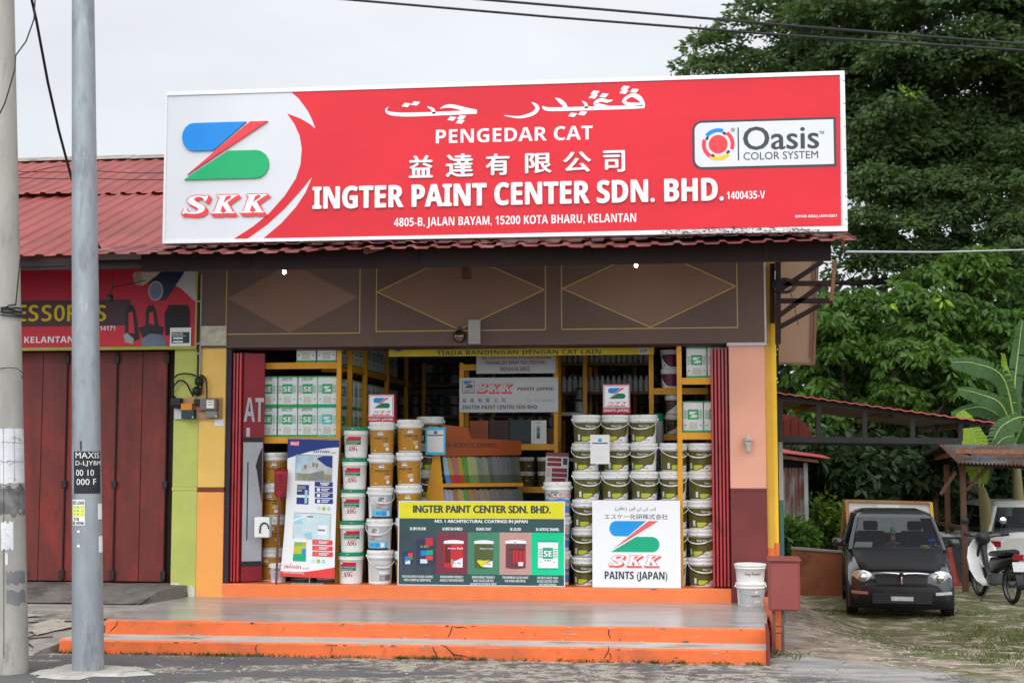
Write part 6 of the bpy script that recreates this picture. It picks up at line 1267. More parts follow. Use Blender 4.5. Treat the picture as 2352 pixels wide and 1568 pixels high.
# hanging tan side panel
e = thing('tan_side_panel', 'tall tan canvas panel hanging beside the shop behind the brown brackets', 'panel', tuple(P(1830, 835, .9)))
TAN = M('canvas_tan', (.30, .205, .150), .7, .10, 1.5, dirt=((.16, .12, .095), .5, 1.6, .58)); mb = MB()
q = [P(1789, 833, .9), P(1868, 835, .9), P(1877, 590, .9), P(1786, 590, .9)]; mb.prism([tuple(p) for p in q], (0, .03, 0), TAN); mb.build('canvas', e, True)
mb = MB(); mb.bar(P(1869, 837, .88), P(1878, 590, .88), .03, .03, M('canvas_edge', (.15, .10, .075), .7)); mb.bar(P(1788, 834, .88), P(1869, 836, .88), .025, .025, M('canvas_edge', (.15, .10, .075), .7)); mb.bar(P(1861, 820, .885), P(1868, 600, .885), .012, .012, RW); mb.build('edge_batten', e, True)
mb = MB(); q0 = P(1802, 656, -.1)
for r in (.07, .085, .10): mb.tube([q0+np.array([r*1.2*cos(a), 0, r*sin(a)*.8]) for a in np.linspace(0, 2*pi, 18)], .006, WIRE_B, 5)
mb.tube([P(x, y, -.08) for x, y in ((1812, 664), (1822, 690), (1834, 748))], .004, WIRE_B, 5); tag(mb.build('coiled_wire'), 'coil of black wire hung on the brown bracket frame', 'wire')
# awning with truss
AY = .45; AW = M('awning_steel', (.020, .018, .018), .55, .2, 4); AR_ = M('awning_red', (.40, .075, .075), .5, .15, 2); AU = M('awning_underside', (.06, .054, .052), .7, .15, 2)
e = thing('lean_to_awning', 'red edged lean-to awning on a dark steel truss at the right side of the shop', 'awning', (7.2, AY, 1.9))
def ab(p, q, w=.05, Y=AY): mb_ = MB(); mb_.bar(P(*p, Y), P(*q, Y), w, w, AW, up=(0, 1, 0)); return mb_
for nm, p, q, w in (('bottom_chord', (1783, 1008), (2208, 1013), .062), ('top_chord', (1783, 912), (2270, 974), .05), ('strut', (1789, 915), (1789, 1006), .07), ('strut', (1880, 925), (1880, 1008), .045), ('strut', (1986, 938), (1986, 1010), .045), ('strut', (2096, 952), (2096, 1011), .045), ('strut', (2206, 962), (2206, 1012), .045)):
    ab(p, q, w).build(nm, e, True)
a = P(1778, 901, AY-.15); b = P(2286, 971, AY-.15); dep = 3.0
mb = MB(); n = 40
prof = [(a+(b-a)*i/n)+np.array([0, 0, .012*(i % 2)]) for i in range(n+1)]
mb.add([tuple(p) for p in prof]+[tuple(p+np.array([0, dep, 0])) for p in prof], [(i, i+1, n+2+i, n+1+i) for i in range(n)], AR_)
o_ = mb.build('roof_sheet', e, True, solid=.012)
mb = MB(); mb.add([tuple(a+np.array([0, .03, -.022])), tuple(b+np.array([0, .03, -.022])), tuple(b+np.array([0, dep-.03, -.022])), tuple(a+np.array([0, dep-.03, -.022]))], [(0, 1, 2, 3)], AU)
for t in (.2, .55, .9): p = a+(b-a)*t; mb.bar(p+np.array([0, .3, -.05]), p+np.array([0, dep-.05, -.05]), .05, .05, AW)
mb.build('underside', e, True)
mb = MB()
for yy in (AY+1.4, AY+2.8): mb.bar(P(1783, 1008, AY)+np.array([0, yy-AY, 0]), P(2208, 1013, AY)+np.array([0, yy-AY, 0]), .06, .05, AW, up=(0, 1, 0)); mb.bar(P(2206, 1012, AY)+np.array([0, yy-AY, 0]), P(2206, 962, AY)+np.array([0, yy-AY, 0]), .045, .045, AW, up=(0, 1, 0))
mb.build('rear_truss', e, True)
TEALP = M('post_teal', (.06, .16, .16), .5, .15)
q = P(1797, 1270, AY+.25); mb = MB(); mb.box((q[0]-.025, AY+.22, -.5), (q[0]+.02, AY+.27, P(1797, 1148, AY+.25)[2]), TEALP); mb.box((q[0]-.025, AY+.22, P(1797, 1148, AY+.25)[2]+.001), (q[0]+.02, AY+.27, P(1797, 1010, AY+.25)[2]), M('post_pale', (.35, .38, .38), .5)); mb.build('post', e, True)
# rounded red panel seen through the truss
mb = MB(); Yr = 5.5; C5 = lambda x, y: (1653.75+.32812*x, 863.6+.32812*y)
pts = [C5(415, 425), C5(648, 425), C5(640, 390), C5(600, 330), C5(545, 290), C5(480, 270), C5(415, 262)]; mb.prism([tuple(P(*p, Yr)) for p in pts], (0, .5, 0), M('rust_red_sheet', (.13, .020, .016), .7, .3, 3, stretch=(4, 1, .5)))
for x in (455, 505, 560): mb.bar(P(*C5(x, 415), Yr-.01), P(*C5(x, 300), Yr-.01), .03, .02, M('rust_red_seam', (.10, .02, .016), .7), up=(0, 1, 0))
mb.bar(P(*C5(415, 425), Yr-.02), P(*C5(415, 1230), Yr-.02), .05, .05, WOODB); tag(mb.build('red_hood_panel'), 'rust red sheet hood with rounded corner seen through the awning truss', 'panel')
# corrugated shed
SYd = 10.5; sh = thing('tin_shed', 'small rusty corrugated shed with red roof edge beside the yellow pier', 'shed', tuple(P(1825, 1262, SYd)))
mb = MB(); x0 = P(1770, 1100, SYd)[0]; x1 = P(1846, 1100, SYd)[0]; zt_ = P(1800, 1074, SYd)[2]; RSH = M('rusty_sheet', (.30, .29, .28), .7, .2, 3, .2, 20, stretch=(3, 3, .5), dirt=[((.14, .045, .025), .95, 1.3, .44), ((.22, .09, .05), .7, 4, .56)])
nn_ = 30; vs = []
for i in range(nn_+1):
    x = x0+(x1-x0)*i/nn_; y = SYd+.025*sin(i*pi/1.5)
    vs += [(x, y, -.6), (x, y, zt_)]
mb.add(vs, [(2*i, 2*i+2, 2*i+3, 2*i+1) for i in range(nn_)], RSH, True); mb.build('front_sheet', sh, True)
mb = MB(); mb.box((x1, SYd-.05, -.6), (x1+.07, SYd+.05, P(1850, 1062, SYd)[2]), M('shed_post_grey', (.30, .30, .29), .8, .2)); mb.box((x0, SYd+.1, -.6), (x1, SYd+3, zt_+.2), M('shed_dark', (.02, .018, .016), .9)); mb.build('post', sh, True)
mb = MB(); mb.prism([tuple(P(*C5(380, 522), SYd-.3)), tuple(P(*C5(772, 572), SYd-.3)), tuple(P(*C5(772, 578), SYd-.3)), tuple(P(*C5(380, 530), SYd-.3))], (0, 2.5, .1), AR_); mb.prism([tuple(P(*C5(380, 545), SYd-.2)), tuple(P(*C5(690, 585), SYd-.2)), tuple(P(*C5(690, 606), SYd-.2)), tuple(P(*C5(380, 570), SYd-.2))], (0, .06, 0), RW); mb.build('roof', sh, True)
# low orange wall
Yw = 8.2; mb = MB(); OW = M('low_wall_orange', (.33, .115, .055), .8, .25, 2.5, .3, 20, dirt=((.10, .055, .04), .7, 2, .54))
mb.prism([tuple(P(1820, 1258, Yw)), tuple(P(1990, 1272, Yw)), tuple(P(1990, 1400, Yw)), tuple(P(1820, 1400, Yw))], (0, .12, 0), OW); mb.prism([tuple(P(1819, 1256, Yw-.02)), tuple(P(1992, 1270, Yw-.02)), tuple(P(1992, 1274, Yw-.02)), tuple(P(1819, 1261, Yw-.02))], (0, .16, 0), M('wall_cap', (.30, .27, .24), .8)); tag(mb.build('low_wall'), 'low stained orange wall between the shop side and the dark car', 'wall')
# white sign board on an A-frame behind the car
Yb3 = 9.7; sgn = thing('a_frame_board', 'white board in a wooden A-frame standing behind the dark car', 'board', tuple(P(2040, 1330, Yb3)))
FRM = M('frame_wood', (.36, .17, .06), .6, .25, 6); FRY = M('frame_yellow', (.62, .40, .06), .5, .15)
TL, TR, BL, BR = (1949, 1151), (2136, 1155), (1962, 1345), (2152, 1350)
mb = MB(); mb.prism([tuple(P(*BL, Yb3)), tuple(P(*BR, Yb3)), tuple(P(*TR, Yb3+.25)), tuple(P(*TL, Yb3+.25))], (0, .02, 0), M('board_offwhite', (.55, .54, .52), .5, .06, 2)); bfr2 = lambda x, y, c=0.: tuple(P(x, y, Yb3+.23))
zf = lambda x, y: tuple(P(x, y, Yb3+.215))
mb.poly([zf(2013, 1178), zf(2066, 1179), zf(2065, 1159), zf(2013, 1158)], M('board_panel_pale', (.62, .62, .60), .5)); mb.poly([zf(2020, 1174), zf(2037, 1174), zf(2035, 1168), zf(2022, 1168)], CYL); mb.poly([zf(1955, 1178), zf(2003, 1178), zf(2003, 1166), zf(1955, 1166)], M('board_panel_blue', (.60, .63, .68), .5)); mb.poly([zf(2068, 1178), zf(2112, 1178), zf(2112, 1168), zf(2068, 1168)], M('board_panel_blue', (.60, .63, .68), .5)); mb.build('panel', sgn, True)
mb = MB(); mb.bar(P(1942, 1149, Yb3+.22), P(2138, 1154, Yb3+.22), .04, .04, FRM); mb.bar(P(1944, 1149, Yb3+.22), P(1958, 1345, Yb3-.02), .05, .04, FRM); mb.bar(P(2138, 1153, Yb3+.22), P(2155, 1350, Yb3-.02), .05, .04, FRY); mb.bar(P(1942, 1150, Yb3+.25), P(1922, 1340, Yb3+.8), .05, .04, FRM); mb.bar(P(1926, 1268, Yb3+.6), P(1950, 1268, Yb3+.1), .04, .04, FRM); mb.build('frame', sgn, True)
# traffic cone and grey tank behind the shelter posts
q = RP(2178, 1300); CON = M('cone_orange', (.24, .035, .026), .6, .2)
e = thing('traffic_cone', 'faded orange traffic cone behind the shelter posts', 'cone', (q[0], 10.4, GYD)); xq2 = P(2180, 1240, 10.4)[0]; zc = -.39
mb = MB(); mb.lathe([(.17, zc), (.15, zc+.02), (.03, zc+.62), (.0, zc+.63)], CON, 16, (xq2, 10.4, 0)); mb.build('body', e, True); mb = MB(); mb.box((xq2-.19, 10.21, zc-.04), (xq2+.19, 10.59, zc-.001), CON); mb.build('base', e, True)
mb = MB(); mb.box((P(2160, 1290, 11.2)[0], 11, -.5), (P(2215, 1290, 11.2)[0], 12, P(2190, 1232, 11.2)[2]), M('tank_dark', (.045, .05, .055), .6, .3)); mb.box((P(2159, 1290, 11.2)[0], 10.98, P(2190, 1232, 11.2)[2]+.001), (P(2216, 1290, 11.2)[0], 12.02, P(2190, 1226, 11.2)[2]), M('tank_lid', (.40, .41, .42), .6)); tag(mb.build('storage_crate', bevel=.01), 'dark storage crate with pale lid behind the shelter posts', 'crate')
# shelter
q3 = RP(2218, 1359); Y3 = q3[1]; q2 = RP(2180, 1306); 
she = thing('wooden_shelter', 'rough wooden shelter with grey corrugated roof beside the motorbike', 'shelter', (q3[0]+.8, Y3+1, GYD)); POSTW = M('post_brown', (.095, .045, .028), .75, .25, 5, stretch=(1, 1, .2))
def post(px, yb, yt, Y, w=.09): mb_ = MB(); a_, b_ = P(px, yb, Y), P(px, yt, Y); mb_.box((a_[0]-w/2, Y-w/2, a_[2]), (a_[0]+w/2, Y+w/2, b_[2]), POSTW); mb_.build('post', she, True, .006)
post(2218, 1362, 1062, Y3); Y2_ = Y3+2.2; post(2180, 1318, 1066, Y2_); Y1_ = Y3+3.2; post(2152, 1300, 1068, Y1_); post(2425, 1340, 1075, Y3+.3)
mb = MB(); mb.bar(P(2150, 1200, Y1_), P(2182, 1206, Y2_), .09, .06, POSTW); mb.bar(P(2182, 1206, Y2_), P(2218, 1214, Y3), .09, .06, POSTW)
for p, q_ in (((2220, 1125), (2268, 1072)), ((2160, 1135), (2195, 1085)), ((2214, 1110), (2203, 1065))): mb.bar(P(*p, Y3), P(*q_, Y3), .05, .05, POSTW, up=(0, 1, 0))
mb.bar(P(2200, 1064, Y3), P(2400, 1074, Y3), .07, .07, POSTW); mb.build('brace', she, True)
RG = M('shelter_sheet', (.12, .12, .125), .7, .3, 3, .2, 20, dirt=[((.10, .045, .028), .9, 1.6, .47), ((.26, .20, .16), .7, 7, .58)])
xA, xB = P(2198, 1050, Y3-.4)[0], P(2440, 1050, Y3-.4)[0]; zA_ = P(2250, 1062, Y3-.4)[2]
mb = MB(); n = 56; vs = []
for i in range(n+1):
    x = xA+(xB-xA)*i/n; dz = .018*cos(i*pi/1.0); vs += [(x, Y3-.4, zA_+dz-.06*i/n), (x, Y3+1.2, zA_+.30+dz), (x, Y3+3.6, zA_+.05+dz)]
mb.add(vs, [(3*i+k, 3*i+3+k, 3*i+4+k, 3*i+1+k) for i in range(n) for k in (0, 1)], RG); mb.build('roof_sheet', she, True, solid=.006)
mb = MB(); a = P(2112, 1062, Y1_); b = P(2205, 1036, Y1_-1); mb.add([tuple(a), tuple(b), (b[0], b[1]+2.5, b[2]-.0), (a[0], a[1]+2.5, a[2])], [(0, 1, 2, 3)], RG); mb.bar(P(2150, 1050, Y1_-.5), P(2226, 1034, Y3+.2), .06, .09, RW); mb.bar(P(2195, 1036, Y3-.1), P(2400, 1037, Y3-.1), .05, .06, RW); mb.build('side_roof', she, True, solid=.006)
# ------------------------------------------------ cars
GLASS = None
def glass_mat(name, tint=(.02, .025, .028), alpha=.62):
    m = bpy.data.materials.new(name); m.use_nodes = True; t = m.node_tree; t.nodes.clear(); o = t.nodes.new('ShaderNodeOutputMaterial')
    tr = t.nodes.new('ShaderNodeBsdfTransparent'); tr.inputs[0].default_value = (.42, .45, .45, 1); gl = t.nodes.new('ShaderNodeBsdfGlossy'); gl.inputs['Roughness'].default_value = .03; gl.inputs[0].default_value = (.9, .95, 1, 1)
    fz = t.nodes.new('ShaderNodeFresnel'); fz.inputs[0].default_value = 1.22; mxx = t.nodes.new('ShaderNodeMixShader'); t.links.new(fz.outputs[0], mxx.inputs[0]); t.links.new(tr.outputs[0], mxx.inputs[1]); t.links.new(gl.outputs[0], mxx.inputs[2]); t.links.new(mxx.outputs[0], o.inputs[0]); return m
GLASS = glass_mat('car_glass'); TYRE = M('tyre_rubber', (.018, .018, .018), .85, .2, 20); RIM = M('wheel_rim', (.35, .36, .37), .35, .1, metal=.7); CHR = M('chrome', (.75, .76, .78), .12, .03, metal=1.); LENS = M('lamp_lens', (.66, .68, .70), .1, .25, 26, metal=.25, coat=1.); MATTE = M('car_matte_black', (.012, .0125, .014), .55, .08, 3); DKIN = M('car_interior', (.02, .02, .022), .8, .2)
def skin(secs, mat, mb, close=True, n=None, smooth=True):
    n = len(secs[0]); vs = [p for s_ in secs for p in s_]; mb.add(vs, [(i*n+j, i*n+(j+1) % n, (i+1)*n+(j+1) % n, (i+1)*n+j) for i in range(len(secs)-1) for j in range(n)], mat, smooth)
    if close: mb.add(secs[0], [tuple(range(n))], mat); mb.add(secs[-1], [tuple(range(n-1, -1, -1))], mat)
def make_car(root, paint, hood, bumper, plate=None, taillight=False):
    """small hatchback, nose towards -y, sitting on z=0"""
    def sec(y, w, zb, zs, zt, crown=.02):
        h = [(0, zt+crown), (.35*w, zt+crown*.8), (.66*w, zt+crown*.2), (.86*w, zt-.03), (.965*w, zt-.10), (w, zs), (w*.995, (zs+zb)/2), (w*.96, zb+.04), (w*.88, zb), (.4*w, zb), (0, zb)]
        return [(x, y, z) for x, z in h]+[(-x, y, z) for x, z in h[-2:0:-1]]
    mb = MB()
    S_ = [(-1.74, .58, .26, .38, .49), (-1.71, .66, .21, .40, .575), (-1.62, .705, .18, .46, .66), (-1.45, .728, .18, .52, .735), (-1.15, .74, .18, .58, .82), (-.82, .745, .18, .63, .89), (-.5, .745, .19, .66, .93), (.4, .745, .19, .66, .93), (1.2, .742, .19, .66, .94), (1.55, .72, .22, .64, .93), (1.68, .66, .28, .60, .88), (1.72, .55, .34, .56, .80)]
    skin([sec(*a_) for a_ in S_], paint, mb); mb.build('body', root)
    # cabin: pillars and roof as one frame, glass set in
    def ring(z, yf, yr, w, rc=.12, n=7):
        pts = []
        for cx, cy, a0 in ((w-rc, yf+rc, -pi/2), (w-rc, yr-rc, 0), (-w+rc, yr-rc, pi/2), (-w+rc, yf+rc, pi)):
            for i in range(n): a_ = a0+pi/2*i/(n-1); pts.append((cx+rc*cos(a_), cy+rc*sin(a_), z))
        return pts
    lo, up = ring(.885, -.90, 1.66, .685, .09), ring(1.335, -.30, 1.46, .56, .09)
    n = len(lo); mb = MB(); mb.add(lo+up, [(i, (i+1) % n, n+(i+1) % n, n+i) for i in range(n)], GLASS, True); mb.build('glazing', root)
    mb = MB(); r2 = ring(1.33, -.315, 1.47, .568, .09); r3 = ring(1.392, -.24, 1.40, .545, .10); r4 = ring(1.432, .0, 1.2, .42, .10); skin([r2, r3, r4], paint, mb, False); mb.add(r4, [tuple(range(n))], paint, True); mb.build('roof', root)
    mb = MB()
    for sx in (-1, 1):
        mb.tube([(sx*.672, -.865, .88), (sx*.615, -.58, 1.11), (sx*.55, -.285, 1.335)], [.036, .03, .03], paint, 8)
        mb.tube([(sx*.71, .42, .90), (sx*.565, .40, 1.335)], .035, MATTE, 8); mb.tube([(sx*.66, 1.55, .90), (sx*.545, 1.42, 1.335)], .055, paint, 8); mb.tube([(sx*.70, -.75, .905), (sx*.715, .4, .91), (sx*.68, 1.5, .91)], .022, MATTE, 6)
    mb.tube([(-.66, -.825, .905), (-.3, -.90, .915), (.3, -.90, .915), (.66, -.825, .905)], .022, MATTE, 6); mb.build('pillar', root)
    mb = MB(); hs = []
    for y, w, z in ((-1.66, .52, .648), (-1.45, .60, .752), (-1.15, .635, .835), (-.92, .645, .893)): hs.append([(x*w, y, z+.024*(1-x*x*.8)+.004) for x in np.linspace(-1, 1, 9)])
    mb.add([p for s_ in hs for p in s_], [(i*9+j, i*9+j+1, (i+1)*9+j+1, (i+1)*9+j) for i in range(3) for j in range(8)], hood, True); mb.build('bonnet', root, solid=.012)
    # front bumper
    mb = MB(); bs = []
    for z, ex in ((.14, -.03), (.18, .03), (.28, .055), (.38, .055), (.445, .03), (.47, -.03)):
        bs.append([(.735*sin(t)*(1 if abs(t) < 1.2 else 1), -1.42-(.34+ex)*cos(t)**.45 if cos(t) > 0 else -1.42, z) for t in np.linspace(-pi/2, pi/2, 21)])
    mb.add([p for s_ in bs for p in s_], [(i*21+j, i*21+j+1, (i+1)*21+j+1, (i+1)*21+j) for i in range(5) for j in range(20)], bumper, True); mb.build('bumper', root)
    mb = MB(); mb.box((-.40, -1.83, .22), (.40, -1.80, .36), BLACK)
    for z in (.235, .265, .295, .325, .35): mb.box((-.41, -1.836, z-.004), (.41, -1.829, z+.004), DGREY)
    mb.build('lower_grille', root)
    mb = MB(); mb.prism([(-.37, -1.72, .605), (-.35, -1.775, .49), (.35, -1.775, .49), (.37, -1.72, .605), (0, -1.735, .625)], (0, .06, 0), BLACK); mb.build('grille', root)
    mb = MB(); mb.tube([(-.37, -1.74, .622), (-.22, -1.765, .632), (-.08, -1.777, .628), (0, -1.782, .615), (.08, -1.777, .628), (.22, -1.765, .632), (.37, -1.74, .622)], [.007, .012, .014, .022, .014, .012, .007], CHR, 8); mb.tube([(0, -1.782, .615), (0, -1.796, .55), (0, -1.792, .49)], [.022, .013, .016], CHR, 8)
    mb.lathe([(0, .012), (.03, .01), (.032, 0)], BLACK, 14, (0, -1.797, .617), axis='y'); mb.build('grille_trim', root)
    for sx in (-1, 1):
        mb = MB(); ls = []
        for t in np.linspace(0, 2*pi, 22)[:-1]: ls.append((sx*(.545+.155*cos(t)), -1.70+.16*abs(.0+max(0, cos(t)))**1.5*.8, .565+.098*sin(t)))
        cen = (sx*.54, -1.765, .565); mb.add(ls+[cen], [((i+1) % 21, i, 21) if sx > 0 else (i, (i+1) % 21, 21) for i in range(21)], LENS, True); mb.lathe([(.055, .03), (.05, .045), (.03, .05), (0, .05)], CHR, 14, (sx*.53, -1.715, .565), axis='y'); mb.build('headlight', root)
        mb = MB(); mb.prism([(sx*.46, -1.80, .335), (sx*.69, -1.70, .345), (sx*.69, -1.70, .385), (sx*.46, -1.80, .375)][::sx], (0, .05, 0), LENS if sx > 0 else M('lamp_amber', (.42, .20, .13), .15, .15, 20)); mb.build('fog_lamp', root)
        mb = MB(); mb.lathe([(0, -.085), (.05, -.07), (.07, 0), (.05, .07), (0, .085)], paint, 14, (sx*.84, -.56, .985), axis='x'); mb.tube([(sx*.70, -.56, .93), (sx*.80, -.56, .965)], .022, MATTE, 8); mb.box((sx*.84-.07, -.53, .945), (sx*.84+.07, -.50, 1.03), MATTE); mb.build('wing_mirror', root)
        for yy in (-1.12, 1.13):
            mb = MB(); mb.lathe([(.17, -.075), (.25, -.08), (.275, -.055), (.275, .055), (.25, .08), (.17, .075)], TYRE, 26, (sx*.665, yy, .275), axis='x'); w_ = mb.build('wheel', root)
            mb = MB(); mb.lathe([(.175, -.06), (.17, .06), (.12, .05), (.05, .065), (0, .066)] if sx > 0 else [(.175, .06), (.17, -.06), (.12, -.05), (.05, -.065), (0, -.066)], RIM, 20, (sx*.665, yy, .275), axis='x'); mb.build('rim', w_)
            mb = MB(); mb.lathe([(.30, -.01), (.305, .01)], MATTE, 20, (sx*.735, yy, .285), axis='x'); mb.build('arch_lip', root)
    mb = MB(); mb.box((-.17, -1.845, .245), (.17, -1.837, .335), M('plate_dark', (.05, .05, .052), .5)); mb.box((-.15, -1.8475, .262), (.15, -1.8455, .318), M('plate_blurred', (.50, .50, .51), .6, .25, 16)); mb.build('number_plate', root)
    mb = MB()
    for sx in (-.33, .33): mb.box((sx-.21, .05, .55), (sx+.21, .22, 1.12), DKIN); mb.box((sx-.11, .08, 1.13), (sx+.11, .18, 1.27), DKIN)
    mb.box((-.66, -.80, .80), (.66, -.42, .90), DKIN); mb.box((-.6, .95, .5), (.6, 1.10, 1.05), DKIN); mb.build('interior', root, bevel=.03)
    mb = MB(); mb.tube([(.33+.17*cos(t), -.33+.06*sin(t), .95+.14*sin(t)) for t in np.linspace(0, 2*pi, 20)], .014, BLACK, 6); mb.build('steering_wheel', root)
    for sx in (-1, 1):                                # door seams and handles
        mb = MB(); mb.tube([(sx*.748, -.62, .86), (sx*.752, -.60, .55), (sx*.742, -.55, .26)], .006, BLACK, 5); mb.tube([(sx*.748, .42, .88), (sx*.752, .42, .55), (sx*.742, .42, .26)], .006, BLACK, 5); mb.tube([(sx*.742, -.55, .26), (sx*.742, .42, .26)], .006, BLACK, 5); mb.build('door_seam', root)
    if taillight:
        for sx in (-1, 1):
            mb = MB(); mb.prism([(sx*.70, 1.62, .66), (sx*.56, 1.735, .66), (sx*.56, 1.745, .76), (sx*.71, 1.63, .76)], (0, .03, 0), M('tail_red', (.35, .01, .02), .15, .1, coat=1.)); mb.build('tail_lamp', root)
        mb = MB(); mb.box((-.70, 1.66, .30), (.70, 1.80, .52), bumper); mb.box((-.69, 1.80, .44), (.69, 1.812, .47), M('tail_red', (.35, .01, .02), .15)); mb.build('rear_bumper', root, bevel=.03)
CY0 = RP(1952, 1408); CY1 = RP(2182, 1413); mid = (CY0+CY1)/2; angc = atan2(CY1[1]-CY0[1], CY1[0]-CY0[0]); wC = np.linalg.norm(CY1-CY0)
print('CAR', CY0, CY1, 'width', wC, 'angle', math.degrees(angc))
CPAINT = M('car_grey_paint', (.042, .045, .051), .2, .06, 2, metal=.3, coat=.6)
dirv = np.array([-sin(angc), cos(angc)])
car = thing('parked_car', 'small dark grey hatchback with matte black bonnet parked facing the street', 'car', (mid[0]+dirv[0]*1.12, mid[1]+dirv[1]*1.12, GYD-.005), angc)
make_car(car, CPAINT, MATTE, MATTE); car.scale = (.965, .965, .985)
mb = MB(); mb.tube([(-.02, -.25, 1.30), (-.02, -.26, 1.18)], .003, BLACK, 5); mb.lathe([(0, -.06), (.035, -.05), (.04, 0), (.03, .06), (0, .07)], M('charm_green', (.20, .42, .32), .6, .3, 20), 12, (-.02, -.26, 1.13)); mb.lathe([(0, -.06), (.04, -.05), (.035, .05), (0, .06)], M('charm_pink', (.42, .18, .17), .6, .3, 20), 12, (-.02, -.26, 1.02)); mb.build('hanging_charm', car)
mb = MB(); mb.prism([(-.62, -.74, .905), (-.36, -.76, .905), (-.33, -.56, .985), (-.58, -.54, .985)], (0, .004, .004), M('dash_paper', (.55, .62, .64), .7)); mb.lathe([(0, 0), (.09, .01), (.06, .05), (0, .06)], M('dash_cloth', (.42, .42, .22), .8, .3, 20), 12, (.42, -.66, .905)); mb.box((.2, -.73, .905), (.36, -.6, .925), WAVE); mb.box((.46, -.72, .96), (.56, -.70, 1.05), NV); mb.build('dashboard_items', car)
# white hatchback at the right edge, seen from behind
WP = M('van_white_paint', (.52, .51, .49), .3, .06, 2, coat=.5, dirt=((.30, .25, .2), .4, 3, .58))
rc_ = RP(2376, 1345); q = rc_; wv = thing('white_car', 'dusty white hatchback at the right edge with red tail lamp, behind the motorbike', 'car', (q[0]+1.75*cos(1.68), q[1]+1.75*sin(1.68), GYD), pi+.11)
make_car(wv, WP, WP, M('van_bumper_grey', (.30, .31, .32), .5), taillight=True)
# ------------------------------------------------ motorbike
bq = RP(2287, 1377); bk = thing('motorbike', 'white and black step-through motorbike parked beside the shelter post', 'motorbike', (bq[0], bq[1], GYD), radians(101))
BWH = M('bike_white', (.66, .67, .64), .3, .06, 4, coat=.5); BBK = M('bike_black', (.02, .02, .022), .35, .15); ENG = M('bike_engine', (.10, .10, .105), .4, .2, metal=.6)
# local: nose towards +x
for x in (.60, -.60):
    mb = MB(); mb.lathe([(.235, -.03), (.265, -.035), (.285, -.018), (.288, 0), (.285, .018), (.265, .035), (.235, .03)], TYRE, 30, (x, 0, .288), axis='y'); w_ = mb.build('wheel', bk)
    mb = MB(); mb.lathe([(0, -.05), (.05, -.045), (.05, .045), (0, .05)], ENG, 14, (x, 0, .288), axis='y'); mb.build('hub', w_)
    mb = MB(); mb.lathe([(.238, -.022), (.225, 0), (.238, .022)], ENG, 30, (x, 0, .288), axis='y')
    for t in np.linspace(0, 2*pi, 15)[:-1]: mb.tube([(x+.045*cos(t), .02*(-1)**int(t*3), .288+.045*sin(t)), (x+.23*cos(t+.2), 0, .288+.23*sin(t+.2))], .0022, ENG, 4)
    mb.build('rim', w_)
mb = MB()
for sy in (-.07, .07): mb.tube([(.60, sy, .288), (.50, sy, .62), (.42, sy*.7, .86)], .022, BBK, 8)
mb.build('fork', bk)
mb = MB(); fs_ = [[(.60+.315*cos(t)*1.0, w*.06, .288+.315*sin(t)) for w in (-1, -.5, 0, .5, 1)] for t in np.linspace(.35, 2.5, 11)]; mb.add([p for s_ in fs_ for p in s_], [(i*5+j, i*5+j+1, (i+1)*5+j+1, (i+1)*5+j) for i in range(10) for j in range(4)], BWH, True); mb.build('front_mudguard', bk, solid=.006)
mb = MB()                                              # leg shield: two curved white wings
for sy in (-1, 1):
    g_ = []
    for (x, z, w, inn) in ((.50, .90, .12, .03), (.49, .78, .22, .04), (.45, .62, .26, .06), (.38, .44, .25, .08), (.28, .28, .19, .09), (.18, .21, .12, .07)): g_.append([(x+.05*(1-(k_/4)**2)-.02, sy*(inn*0+w*k_/4), z) for k_ in range(5)])
    mb.add([p for s_ in g_ for p in s_], [(i*5+j, i*5+j+1, (i+1)*5+j+1, (i+1)*5+j) for i in range(5) for j in range(4)], BWH, True)
mb.build('leg_shield', bk, solid=.010)
mb = MB(); mb.tube([(.44, 0, .85), (.34, 0, .55), (.18, 0, .42), (-.10, 0, .48), (-.45, 0, .66)], [.05, .05, .055, .06, .05], BBK, 10); mb.build('frame', bk)
mb = MB(); ss = []
for x, w, z0_, z1_ in ((.12, .05, .66, .72), (.0, .10, .66, .755), (-.25, .12, .67, .775), (-.50, .115, .69, .80), (-.72, .09, .72, .82), (-.80, .05, .74, .80)): ss.append([(x, w*cos(t), (z0_+z1_)/2+(z1_-z0_)/2*sin(t)) for t in np.linspace(0, 2*pi, 13)[:-1]])
skin(ss, BBK, mb); mb.build('seat', bk)
mb = MB(); ss = []
for x, w, z0_, z1_ in ((.10, .05, .42, .65), (-.2, .10, .46, .67), (-.55, .10, .56, .70), (-.82, .05, .64, .74)): ss.append([(x, w*cos(t), (z0_+z1_)/2+(z1_-z0_)/2*sin(t)) for t in np.linspace(0, 2*pi, 13)[:-1]])
skin(ss, BBK, mb); mb.build('side_cover', bk)
mb = MB(); mb.lathe([(0, -.12), (.08, -.11), (.09, .0), (.07, .10), (0, .11)], ENG, 16, (.08, 0, .30), axis='x'); mb.box((-.10, -.10, .24), (.08, .10, .42), ENG); mb.build('engine', bk, bevel=.015)
mb = MB(); mb.tube([(.12, -.10, .30), (0, -.12, .22), (-.3, -.13, .26)], .02, CHR, 8); mb.tube([(-.28, -.13, .26), (-.85, -.15, .36)], [.04, .045], ENG, 10); mb.build('exhaust', bk)
mb = MB(); fs_ = [[(-.60+.32*cos(t), w*.065, .288+.33*sin(t)) for w in (-1, -.5, 0, .5, 1)] for t in np.linspace(.7, 3.3, 11)]; mb.add([p for s_ in fs_ for p in s_], [(i*5+j, i*5+j+1, (i+1)*5+j+1, (i+1)*5+j) for i in range(10) for j in range(4)], BBK, True); mb.build('rear_mudguard', bk, solid=.006)
